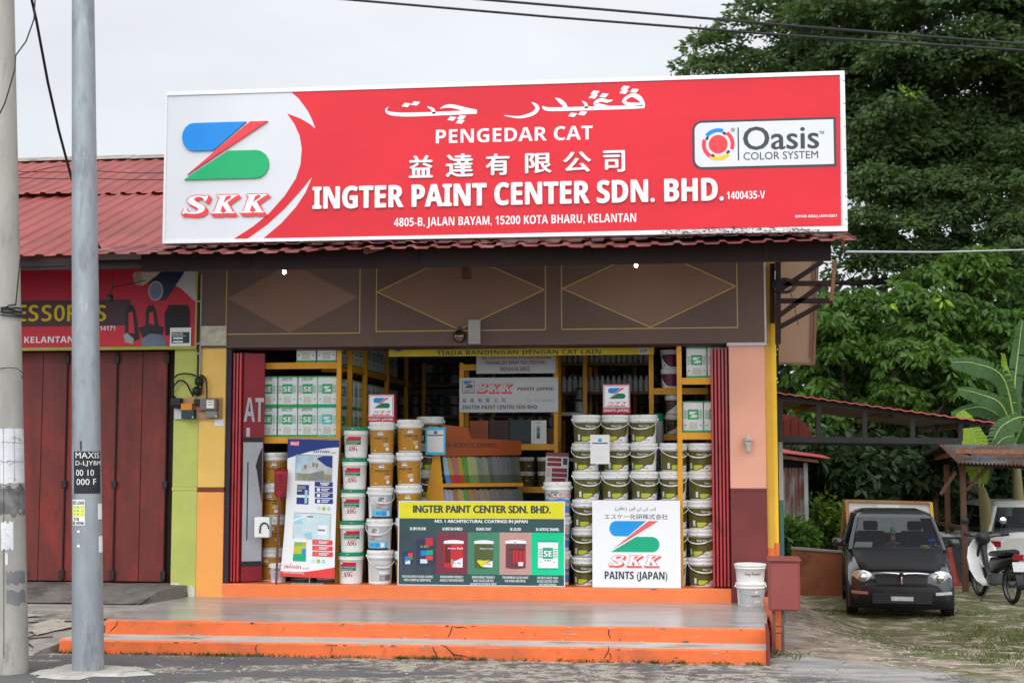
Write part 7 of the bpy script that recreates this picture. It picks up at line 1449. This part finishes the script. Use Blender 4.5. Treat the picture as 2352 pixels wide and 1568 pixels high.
mb = MB(); mb.prism([(-.80, -.075, .66), (-.80, .075, .66), (-.84, .075, .75), (-.84, -.075, .75)][::-1], (-.05, 0, 0), M('tail_red', (.35, .01, .02), .15)); mb.build('tail_lamp', bk, bevel=.012)
mb = MB(); mb.prism([(-.90, -.10, .50), (-.90, .10, .50), (-.86, .10, .64), (-.86, -.10, .64)][::-1], (-.006, 0, 0), PGREY); mb.build('number_plate', bk)
mb = MB(); mb.tube([(.30, -.34, .98), (.36, -.20, .96), (.41, 0, .92), (.36, .20, .96), (.30, .34, .98)], .014, BBK, 8); mb.tube([(.27, -.36, .99), (.32, -.25, .97)], .022, TYRE, 8); mb.tube([(.27, .36, .99), (.32, .25, .97)], .022, TYRE, 8); mb.build('handlebar', bk)
mb = MB(); mb.lathe([(0, -.09), (.09, -.07), (.115, .0), (.10, .07), (0, .10)], BBK, 18, (.42, 0, .92), axis='x'); hl = mb.build('headlamp_cowl', bk); mb = MB(); mb.lathe([(.085, .085), (.06, .105), (0, .112)], LENS, 18, (.42, 0, .92), axis='x'); mb.build('headlamp', hl)
for sy in (-1, 1):
    mb = MB(); mb.tube([(.34, sy*.24, .98), (.36, sy*.30, 1.16)], .006, BBK, 6); mb.lathe([(0, -.012), (.05, -.012), (.06, .004), (0, .012)], CHR if sy < 0 else BBK, 16, (.36, sy*.31, 1.20), axis='x'); mb.build('mirror', bk)
mb = MB(); mb.tube([(.0, .10, .2), (-.06, .26, .0)], .011, BBK, 6); mb.build('side_stand', bk)
# ============================================================ vegetation
def leaf_mat(name, c0, c1, sc_=.6, trans=.35, rough=.5):
    m = bpy.data.materials.new(name); m.use_nodes = True; t = m.node_tree; L = t.links.new; t.nodes.clear()
    o = t.nodes.new('ShaderNodeOutputMaterial'); tcn = t.nodes.new('ShaderNodeTexCoord')
    n1 = t.nodes.new('ShaderNodeTexNoise'); n1.inputs['Scale'].default_value = sc_; n1.inputs['Detail'].default_value = 5; L(tcn.outputs['Object'], n1.inputs['Vector'])
    n2 = t.nodes.new('ShaderNodeTexNoise'); n2.inputs['Scale'].default_value = sc_*14; n2.inputs['Detail'].default_value = 2; L(tcn.outputs['Object'], n2.inputs['Vector'])
    ad = t.nodes.new('ShaderNodeMath'); ad.operation = 'ADD'; L(n1.outputs[0], ad.inputs[0]); L(n2.outputs[0], ad.inputs[1])
    mr_ = t.nodes.new('ShaderNodeMapRange'); mr_.inputs[1].default_value = .72; mr_.inputs[2].default_value = 1.28; L(ad.outputs[0], mr_.inputs[0])
    mx = t.nodes.new('ShaderNodeMix'); mx.data_type = 'RGBA'; L(mr_.outputs[0], mx.inputs[0]); mx.inputs[6].default_value = (*c0, 1); mx.inputs[7].default_value = (*c1, 1)
    b = t.nodes.new('ShaderNodeBsdfPrincipled'); b.inputs['Roughness'].default_value = rough; L(mx.outputs[2], b.inputs['Base Color']); b.inputs['Specular IOR Level'].default_value = .4
    tr = t.nodes.new('ShaderNodeBsdfTranslucent'); hs = t.nodes.new('ShaderNodeMix'); hs.data_type = 'RGBA'; hs.blend_type = 'MULTIPLY'; hs.inputs[0].default_value = 1; hs.inputs[7].default_value = (1.4, 1.5, .4, 1); L(mx.outputs[2], hs.inputs[6]); L(hs.outputs[2], tr.inputs[0])
    ms = t.nodes.new('ShaderNodeMixShader'); ms.inputs[0].default_value = trans; L(b.outputs[0], ms.inputs[1]); L(tr.outputs[0], ms.inputs[2]); L(ms.outputs[0], o.inputs[0]); return m
LF_RAIN = leaf_mat('leaf_raintree', (.020, .050, .014), (.100, .160, .048), .6)
LF_MID = leaf_mat('leaf_broad', (.022, .064, .008), (.095, .19, .022), .8)
LF_NEW = leaf_mat('leaf_new', (.16, .30, .015), (.30, .42, .03), 2.)
LF_DARK = leaf_mat('leaf_understory_shaded', (.014, .034, .010), (.040, .075, .022), .7)  # darker leaf green: shade under the crowns is put into the colour
LF_BUSH = leaf_mat('leaf_bush', (.06, .12, .015), (.16, .24, .03), 2.)
LF_BAN = leaf_mat('leaf_banana', (.030, .085, .024), (.060, .145, .036), 1.2)
BARK = M('bark_grey_brown', (.095, .075, .058), .9, .3, 3, .6, 14, stretch=(1, 1, .3)); BARKD = M('bark_dark', (.045, .036, .03), .9, .3, 3, .5, 14)
rng = np.random.default_rng(7)
def leaves(pos, dirs, L, Wd, mats, mid, fold=.25):
    """one pointed, slightly folded leaf per position -> mesh"""
    n = len(pos); d = dirs/np.linalg.norm(dirs, axis=1, keepdims=True)
    r = rng.normal(size=(n, 3)); r[:, 2] *= .6; s = np.cross(d, r); s /= np.linalg.norm(s, axis=1, keepdims=True)+1e-9; nn = np.cross(s, d)
    L = np.broadcast_to(L, n)[:, None]*rng.uniform(.6, 1.4, (n, 1)); w = np.broadcast_to(Wd, n)[:, None]*rng.uniform(.8, 1.2, (n, 1))
    a = pos; b = pos+d*L*.45+s*w*.5+nn*w*fold*.5; c = pos+d*L; e = pos+d*L*.45-s*w*.5+nn*w*fold*.5
    v = np.stack([a, b, c, e], 1).reshape(-1, 3)
    me = bpy.data.meshes.new('leaves'); me.vertices.add(4*n); me.vertices.foreach_set('co', v.ravel()); me.loops.add(4*n); me.loops.foreach_set('vertex_index', np.arange(4*n, dtype=np.int32))
    me.polygons.add(n); me.polygons.foreach_set('loop_start', np.arange(0, 4*n, 4, dtype=np.int32)); me.polygons.foreach_set('material_index', mid.astype(np.int32))
    for m in mats: me.materials.append(m)
    me.update(calc_edges=True); return me
def tree(name, label, group, base, clumps, per, L, Wd, mats, droop=0., newfrac=0., trunk_r=.2, bark=None, spread=.5, flatten=.75, limbs=14, tier=False):
    root = thing(name, label, 'tree', tuple(base), 0, group)
    pos, dr, mid = [], [], []; cen = np.mean([c for c, r in clumps], 0)
    for c, r in clumps:
        c = np.array(c); k = int(per*(r/.8)**2) if r < 1.6 else int(per*4)
        u = rng.normal(size=(k, 3)); u /= np.linalg.norm(u, axis=1, keepdims=True); u[:, 2] = np.where(u[:, 2] < -.35, -u[:, 2]*.6, u[:, 2])
        q = u*r*rng.uniform(.35, 1.05, (k, 1))**.6; q[:, 2] *= flatten
        g = 15 if tier else 7; ns = max(1, k//g); k = ns*g; u = u[:k]; us = np.repeat(u[::g][:ns], g, 0); qs = np.repeat(q[::g][:ns], g, 0)
        nrm = us*.55+np.array([0, -.25, .9])+rng.normal(size=(ns, 3)).repeat(g, 0)*.3; nrm /= np.linalg.norm(nrm, axis=1, keepdims=True)   # leaves sit in flat sprays
        rad_ = np.cross(nrm, rng.normal(size=(k, 3))); rad_ /= np.linalg.norm(rad_, axis=1, keepdims=True); u = us
        pos.append(c+qs+rad_*rng.uniform(0, 1, (k, 1))**.6*(.19 if tier else .05)); d = rad_*.9+us*.25+rng.normal(size=(k, 3))*spread*.35; d[:, 2] -= droop; dr.append(d)
        is_new = rng.random() < newfrac; mm = np.zeros(k)
        if newfrac: 
            tip = u @ np.array([.2, -.8, .5]); mm[(tip > .93) & (rng.random(k) < .9) & is_new] = 1
        mid.append(mm)
    pos = np.concatenate(pos); dr = np.concatenate(dr); mid = np.concatenate(mid)
    me = leaves(pos-np.array(base), dr, L, Wd, mats, mid); me.name = 'crown'; o = bpy.data.objects.new('crown', me); COL.objects.link(o); o.parent = root
    mb = MB(); top = cen.copy(); b0_ = np.array(base, float); z_ = np.array([0, 0, 1.])
    fork = b0_+(np.array([cen[0], cen[1], cen[2]])-b0_)*.55; mb.tube([b0_-z_*.3, b0_+(fork-b0_)*.3+np.array([.08, .05, 0])*trunk_r*5, b0_+(fork-b0_)*.7, fork], [trunk_r*1.35, trunk_r, trunk_r*.88, trunk_r*.8], bark or BARK, 12)
    mb.build('trunk', root, True)
    idx = rng.permutation(len(clumps))[:limbs]; mb = MB()
    for i in idx:
        c = np.array(clumps[i][0]); m1 = fork+(c-fork)*.45+np.array([0, 0, -.12*np.linalg.norm(c-fork)])+rng.normal(size=3)*.2; m2 = fork+(c-fork)*.8+rng.normal(size=3)*.15
        mb.tube([fork, m1, m2, c], [trunk_r*.55, trunk_r*.36, trunk_r*.2, trunk_r*.06], bark or BARK, 7)
        for _ in range(3): mb.tube([m2, c+rng.normal(size=3)*.25], [trunk_r*.12, trunk_r*.03], bark or BARK, 5)
    mb.build('limbs', root, True); return root
def cl_ell(c, rad, n, r0, r1, shell=.55):
    out = []
    while len(out) < n:
        u = rng.normal(size=3); u /= np.linalg.norm(u); s_ = rng.uniform(shell, 1)
        out.append((np.array(c)+u*np.array(rad)*s_, rng.uniform(r0, r1)))
    return out
GT_ = 'trees behind the yard'
# great rain tree
cR = P(2215, 150, 18)
cl = cl_ell(cR, (5.4, 3.8, 4.6), 190, .65, 1.15, .35)
for px, py, Yd in ((1625, 105, 14), (1655, 92, 14.5), (1640, 150, 14), (1690, 60, 14), (1730, 25, 14.5), (1700, 130, 15), (1760, 80, 15), (1790, 15, 15), (1800, 130, 15), (1860, 110, 14.5), (1600, 172, 14), (1840, 40, 15), (1740, 150, 14), (1920, 140, 14)): cl.append((P(px, py, Yd+3), rng.uniform(.42, .68)))
for px, py, Yd in ((2120, 330, 13.5), (2060, 345, 13.5), (2000, 370, 13.8), (2170, 310, 14), (2240, 330, 13.5), (2180, 500, 13), (2140, 515, 13.2), (2080, 470, 13.6), (2250, 480, 13.3), (2310, 440, 13), (2340, 520, 13), (2290, 370, 13.5), (2020, 455, 14), (2230, 560, 13.4), (2320, 590, 13.3), (1975, 520, 13), (2010, 560, 13.4), (2060, 525, 13), (1965, 440, 13.4), (1970, 330, 14), (1965, 250, 14), (2110, 590, 13.4), (2180, 620, 13.3), (2060, 610, 13.6), (2150, 430, 13), (2280, 620, 13), (1990, 610, 13.8), (1935, 560, 13.6)): cl.append((P(px, py, Yd+3), rng.uniform(.55, .85)))
bR = P(2330, 1280, 22); bR[2] = -.5
rt_ = tree('rain_tree', 'great spreading dark green tree towering behind the signboard at the right', GT_, bR, cl, 1250, .135, .058, [LF_RAIN, LF_NEW], .15, .05, .30, BARKD, .55, .62, 16, True)
mb = MB()                                              # the low limbs seen under the crown
for pts, r in (([(2420, 640), (2250, 640), (2080, 642), (1960, 650), (1880, 648)], .13), ([(2150, 640), (2050, 610), (1980, 600), (1935, 622)], .07), ([(2120, 590), (2060, 560), (1990, 556), (1930, 575)], .05), ([(2100, 640), (2000, 668), (1930, 690), (1885, 700)], .06), ([(2080, 360), (2040, 430), (2025, 470), (2010, 520)], .03), ([(2330, 430), (2335, 520), (2322, 600)], .04), ([(2080, 600), (2160, 560), (2210, 520), (2260, 480)], .07), ([(1960, 640), (1930, 655), (1895, 690)], .05)):
    q_ = [P(x, y, 17.2) for x, y in pts]; mb.tube(q_, [r*(1-.7*i/(len(q_)-1)) for i in range(len(q_))], BARKD, 8)
mb.build('limbs', rt_, True)
c2 = P(2560, 260, 21); cl = cl_ell(c2, (3.2, 3, 4.5), 60, .8, 1.2); b2 = P(2560, 1280, 23.5); b2[2] = -.5
tree('rain_tree', 'second dark green tree at the right edge, farther than the great one', GT_, b2, cl, 380, .19, .085, [LF_RAIN], .15, 0, .3, BARK, .55, .65, 12, True)
# bright broad-leaved trees over the awning
def broad(label, px, py, Yd, rad, n, r0, r1, per, base_px, nf=.5, seedm=LF_MID, extra=()):
    c = P(px, py, Yd); cl = cl_ell(c, rad, n, r0, r1, .5)+[(P(x, y, yy), r) for x, y, yy, r in extra]; b = P(base_px, 1260, Yd); b[2] = -.45
    return tree('broadleaf_tree', label, GT_, b, cl, per, .185, .075, [seedm, LF_NEW], .75, nf, .14, BARKD, .5, .8, 12)
broad('bright broad-leaved tree just right of the tan panel above the awning', 1965, 875, 13.0, (1.3, 1.2, 1.7), 44, .38, .62, 560, 1990, .35, LF_MID, ((1905, 960, 12.5, .5), (1880, 900, 12.6, .45), (1900, 830, 12.8, .45), (1895, 770, 12.8, .45), (1900, 700, 13, .4)))
broad('bright broad-leaved tree in the middle of the gap above the awning', 2105, 840, 13.6, (1.4, 1.2, 1.8), 50, .38, .62, 560, 2110, .35)
broad('tall broad-leaved tree under the great crown beside the banana plant', 2235, 760, 14.6, (1.7, 1.3, 1.6), 46, .4, .65, 520, 2240, .25)
broad('broad-leaved tree at the right edge behind the banana plant', 2370, 760, 16, (1.6, 1.3, 2.4), 40, .45, .7, 400, 2380, .1, LF_RAIN)
# dark understory
def under(label, px, py, Yd, rad, n, per=240): 
    c = P(px, py, Yd); cl = cl_ell(c, rad, n, .5, .8, .3); b = P(px, 1250, Yd); b[2] = -.45
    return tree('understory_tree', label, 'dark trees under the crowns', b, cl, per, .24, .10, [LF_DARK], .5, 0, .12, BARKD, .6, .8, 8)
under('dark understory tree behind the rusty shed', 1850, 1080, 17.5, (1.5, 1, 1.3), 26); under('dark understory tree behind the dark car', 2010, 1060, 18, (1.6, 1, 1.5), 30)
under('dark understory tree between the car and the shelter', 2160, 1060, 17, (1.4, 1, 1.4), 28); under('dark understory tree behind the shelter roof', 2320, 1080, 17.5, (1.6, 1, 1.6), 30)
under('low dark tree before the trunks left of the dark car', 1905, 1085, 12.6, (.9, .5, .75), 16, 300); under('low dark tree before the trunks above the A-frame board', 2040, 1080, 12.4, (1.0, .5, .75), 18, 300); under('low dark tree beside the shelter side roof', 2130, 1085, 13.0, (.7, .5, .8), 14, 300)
# far wood closing the view
n = 26000; xs_ = rng.uniform(3, 26, n); zs2 = rng.beta(1.2, 1.8, n)*7.5-.6; ys_ = rng.uniform(21, 26, n)+1.2*np.sin(xs_*1.3)
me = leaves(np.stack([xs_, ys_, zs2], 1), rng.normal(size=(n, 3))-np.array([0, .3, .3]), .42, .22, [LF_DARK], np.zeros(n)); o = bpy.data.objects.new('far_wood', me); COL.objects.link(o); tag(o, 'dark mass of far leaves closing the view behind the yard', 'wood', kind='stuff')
# bushes
def bush(label, px, py, Yd, rad, n, per, mat, L=.13, zb=GYD, name='bush'):
    c = P(px, py, Yd); root = thing(name, label, 'bush', (c[0], Yd, zb), 0, 'bushes beside the shed'); cl = cl_ell(c, rad, n, .18, .32, .2); pos, dr = [], []
    for q, r in cl:
        u = rng.normal(size=(per, 3)); u /= np.linalg.norm(u, axis=1, keepdims=True); pos.append(np.array(q)+u*r*rng.uniform(.3, 1, (per, 1))); d = u+rng.normal(size=(per, 3))*.5; d[:, 2] -= .2; dr.append(d)
    me = leaves(np.concatenate(pos)-np.array(root.location), np.concatenate(dr), L, L*.48, [mat], np.zeros(per*n)); me.name = 'foliage'; o = bpy.data.objects.new('foliage', me); COL.objects.link(o); o.parent = root
    mb = MB()
    for i in range(5): q = cl[i][0]; mb.tube([(c[0]+.05*i-.1, Yd, zb-.05), (q[0]*.6+c[0]*.4, Yd, (q[2]+zb)/2), tuple(q)], [.018, .012, .006], BARKD, 5)
    mb.build('stems', root, True)
bush('yellow-green bush between the rusty shed and the white A-frame board', 1912, 1205, 11.5, (.46, .3, .46), 12, 110, LF_BUSH); bush('low dark leafy bush at the foot of the rusty shed', 1818, 1230, 9.8, (.35, .3, .28), 10, 90, LF_MID, .17)
bush('dark leafy bush far behind the white A-frame board', 2085, 1130, 13.5, (.8, .3, .25), 10, 80, LF_MID, .16); bush('pale green bush seen between the shelter posts', 2172, 1200, 12.5, (.3, .25, .16), 6, 70, LF_BUSH)
# banana plant
def banana(label, px, py, Yd, specs):
    c = P(px, py, Yd); root = thing('banana_plant', label, 'plant', (c[0], Yd, GYD)); mb = MB(); mb.tube([(c[0]+.12, Yd, GYD-.1), (c[0]+.04, Yd, 1.0), tuple(c)], [.12, .10, .06], M('banana_stem', (.19, .17, .075), .7, .3, 4, stretch=(1, 1, .3)), 12); mb.build('stem', root, True)
    rbn = random.Random(3)
    for pts, w, m in specs:
        q_ = [np.array(P(x, y, Yd+dy)) for x, y, dy in pts]; n = 26; path = []
        for i in range(n+1):
            t = i/n*(len(q_)-1); k = min(int(t), len(q_)-2); f_ = t-k
            p0, p1, p2, p3 = q_[max(0, k-1)], q_[k], q_[k+1], q_[min(len(q_)-1, k+2)]
            path.append(.5*((2*p1)+(-p0+p2)*f_+(2*p0-5*p1+4*p2-p3)*f_*f_+(-p0+3*p1-3*p2+p3)*f_**3))
        mb = MB(); mb.tube(path, [.022*(1-.8*i/n) for i in range(n+1)], M('banana_rib', (.25, .33, .10), .5), 6)
        for sgn in (-1, 1):
            for i in range(2, n):
                t = i/n; wd = w*sin(pi*min(1, t*.93+.05))**.55; tg = path[min(n, i+1)]-path[i-1]; tg /= np.linalg.norm(tg); v = np.array([0., -1., .15]); sd = np.cross(tg, v); sd /= np.linalg.norm(sd); nn = np.cross(sd, tg)
                tear = rbn.uniform(.7, .9) if rbn.random() < .18 else 1.0; wd *= rbn.uniform(.9, 1.0)*.92
                a, b = path[i], path[i]+(path[min(n, i+1)]-path[i])*tear; o_ = (sd*sgn-nn*.25*0+np.array([0, 0, -.35]))*wd+tg*wd*.25
                mid_a = a+o_*.55+np.array([0, 0, .10*wd]); mid_b = b+o_*.55+np.array([0, 0, .10*wd])
                mb.add([a, b, mid_b, mid_a], [(0, 1, 2, 3)], m, True); mb.add([mid_a, mid_b, b+o_, a+o_], [(0, 1, 2, 3)], m, True)
        mb.build('frond', root, True)
YG_ = 11.5
banana('banana plant with wide torn leaves at the right edge above the shelter', 2330, 1010, YG_, [
    ([(2335, 1000, 0), (2305, 870, -.2), (2240, 835, -.4), (2185, 832, -.5)], .20, LF_BAN), ([(2338, 1000, 0), (2330, 900, .2), (2340, 800, .3), (2348, 735, .3)], .16, LF_BAN),
    ([(2332, 1005, 0), (2300, 930, -.2), (2250, 905, -.3), (2200, 893, -.4)], .17, LF_BAN), ([(2330, 1010, 0), (2300, 960, .1), (2250, 935, .2), (2185, 950, .2)], .16, LF_BAN),
    ([(2335, 1005, 0), (2325, 900, .1), (2308, 840, .1), (2305, 812, 0)], .07, LF_NEW), ([(2340, 1005, 0), (2420, 900, 0), (2480, 880, 0)], .2, LF_BAN),
    ([(2325, 1030, 0), (2352, 960, -.3), (2300, 980, -.5), (2270, 1040, -.6)], .2, LF_BAN), ([(2400, 1040, .2), (2350, 1025, 0), (2300, 1035, -.1), (2250, 1055, -.2)], .14, LF_BAN)])
banana('young banana plant with one upright yellow-green leaf beside the awning end', 2255, 1120, 10.6, [([(2250, 1120, 0), (2245, 1060, 0), (2236, 1000, 0), (2206, 945, 0)], .26, LF_NEW), ([(2256, 1120, 0), (2275, 1050, .1), (2300, 1010, .1), (2330, 1000, .1)], .15, LF_BAN)])
# grass tufts and litter in the yard
n = 9000; gx = rng.uniform(6.9, 12, n); gy = rng.uniform(-2.6, 6, n); key = np.sin(gx*2.1+1)*np.sin(gy*1.7+gx)+np.sin(gx*5.3)*np.sin(gy*4.1)*.6+rng.normal(size=n)*.35+np.where(gy > 2.2, .35, 0)
ok = (key > .35) & ~((gx < 8.4) & (gy > .8) & (gy < 5.5)) & (gx > 6.95-.0*gy+np.clip(-gy*.35, 0, .9)); gx, gy = gx[ok], gy[ok]
def gzv(x, y): s = lambda a, b, v: (lambda t: t*t*(3-2*t))(np.clip((v-a)/(b-a), 0, 1)); q = s(6.05, 7.9, x); return -.43*q*s(-2.4, 2.6, y)-.43*s(3.5, 5, y)*(1-q)*s(2, 4, y)
k = 5; pos = np.repeat(np.stack([gx, gy, gzv(gx, gy)-.004], 1), k, 0)+rng.normal(size=(len(gx)*k, 3))*np.array([.03, .03, 0]); d = rng.normal(size=pos.shape)*.6; d[:, 2] = 1
GRASS = leaf_mat('grass_blade', (.055, .075, .018), (.13, .16, .045), 1.5, .2)
me = leaves(pos, d, .045, .009, [GRASS], np.zeros(len(pos))); o = bpy.data.objects.new('grass', me); COL.objects.link(o); tag(o, 'short thin grass and moss tufts scattered over the worn yard', 'grass', kind='stuff')
n = 700; px_ = rng.uniform(6.5, 11, n); py_ = rng.uniform(-2.6, 3.0, n); v = []; f_ = []
mb = MB(); STN = [M('stone_pale', (.42, .39, .33), .85, .2, 9), M('stone_dark', (.15, .13, .11), .85, .2, 9)]
for x, y in zip(px_, py_):
    r = rng.uniform(.006, .026); z = gz(x, y); a = [((x+r*q*cos(t), y+r*q*.8*sin(t), z+.002)) for t, q in zip(np.linspace(0, 2*pi, 7)[:-1], rng.uniform(.7, 1.2, 6))]; mb.add(a+[(x, y, z+r*.45)], [(i, (i+1) % 6, 6) for i in range(6)], STN[int(rng.random() < .3)])
tag(mb.build('gravel'), 'small stones and crumbs scattered over the worn yard', 'gravel', kind='stuff')
n = 420; mb = MB()
for _ in range(n):
    x, y = rng.uniform(-1.5, 7), rng.uniform(-4.6, -2.66); r = rng.uniform(.004, .016); a = [((x+r*q*cos(t), y+r*q*.8*sin(t), .001)) for t, q in zip(np.linspace(0, 2*pi, 7)[:-1], rng.uniform(.7, 1.2, 6))]; mb.add(a+[(x, y, r*.5)], [(i, (i+1) % 6, 6) for i in range(6)], STN[int(rng.random() < .3)])
tag(mb.build('gravel'), 'small crumbs of broken concrete scattered on the road before the steps', 'gravel', kind='stuff')

# weeds and dirt gathered at the foot of the lower step and the poles
wx = np.concatenate([rng.uniform(-.4, 5.9, 150), rng.normal(3.1, .3, 60), rng.normal(-.15, .1, 50), rng.normal(1.2, .25, 50), rng.normal(6.05, .15, 70)]); wy = np.concatenate([np.full(310, Y2-.012)+rng.normal(size=310)*.008, np.full(70, -1.95)+rng.normal(size=70)*.15])
pos = np.stack([wx, wy, np.zeros(len(wx))], 1); pos = np.repeat(pos, 4, 0)+rng.normal(size=(len(wx)*4, 3))*np.array([.02, .006, 0]); pos[:, 2] = gzv(pos[:, 0], pos[:, 1]); d = rng.normal(size=pos.shape)*.7; d[:, 2] = 1; d[:, 1] -= .2
me = leaves(pos, d, .038, .010, [GRASS], np.zeros(len(pos))); o = bpy.data.objects.new('weeds', me); COL.objects.link(o); tag(o, 'tiny weeds growing along the foot of the orange steps', 'weeds', kind='stuff')
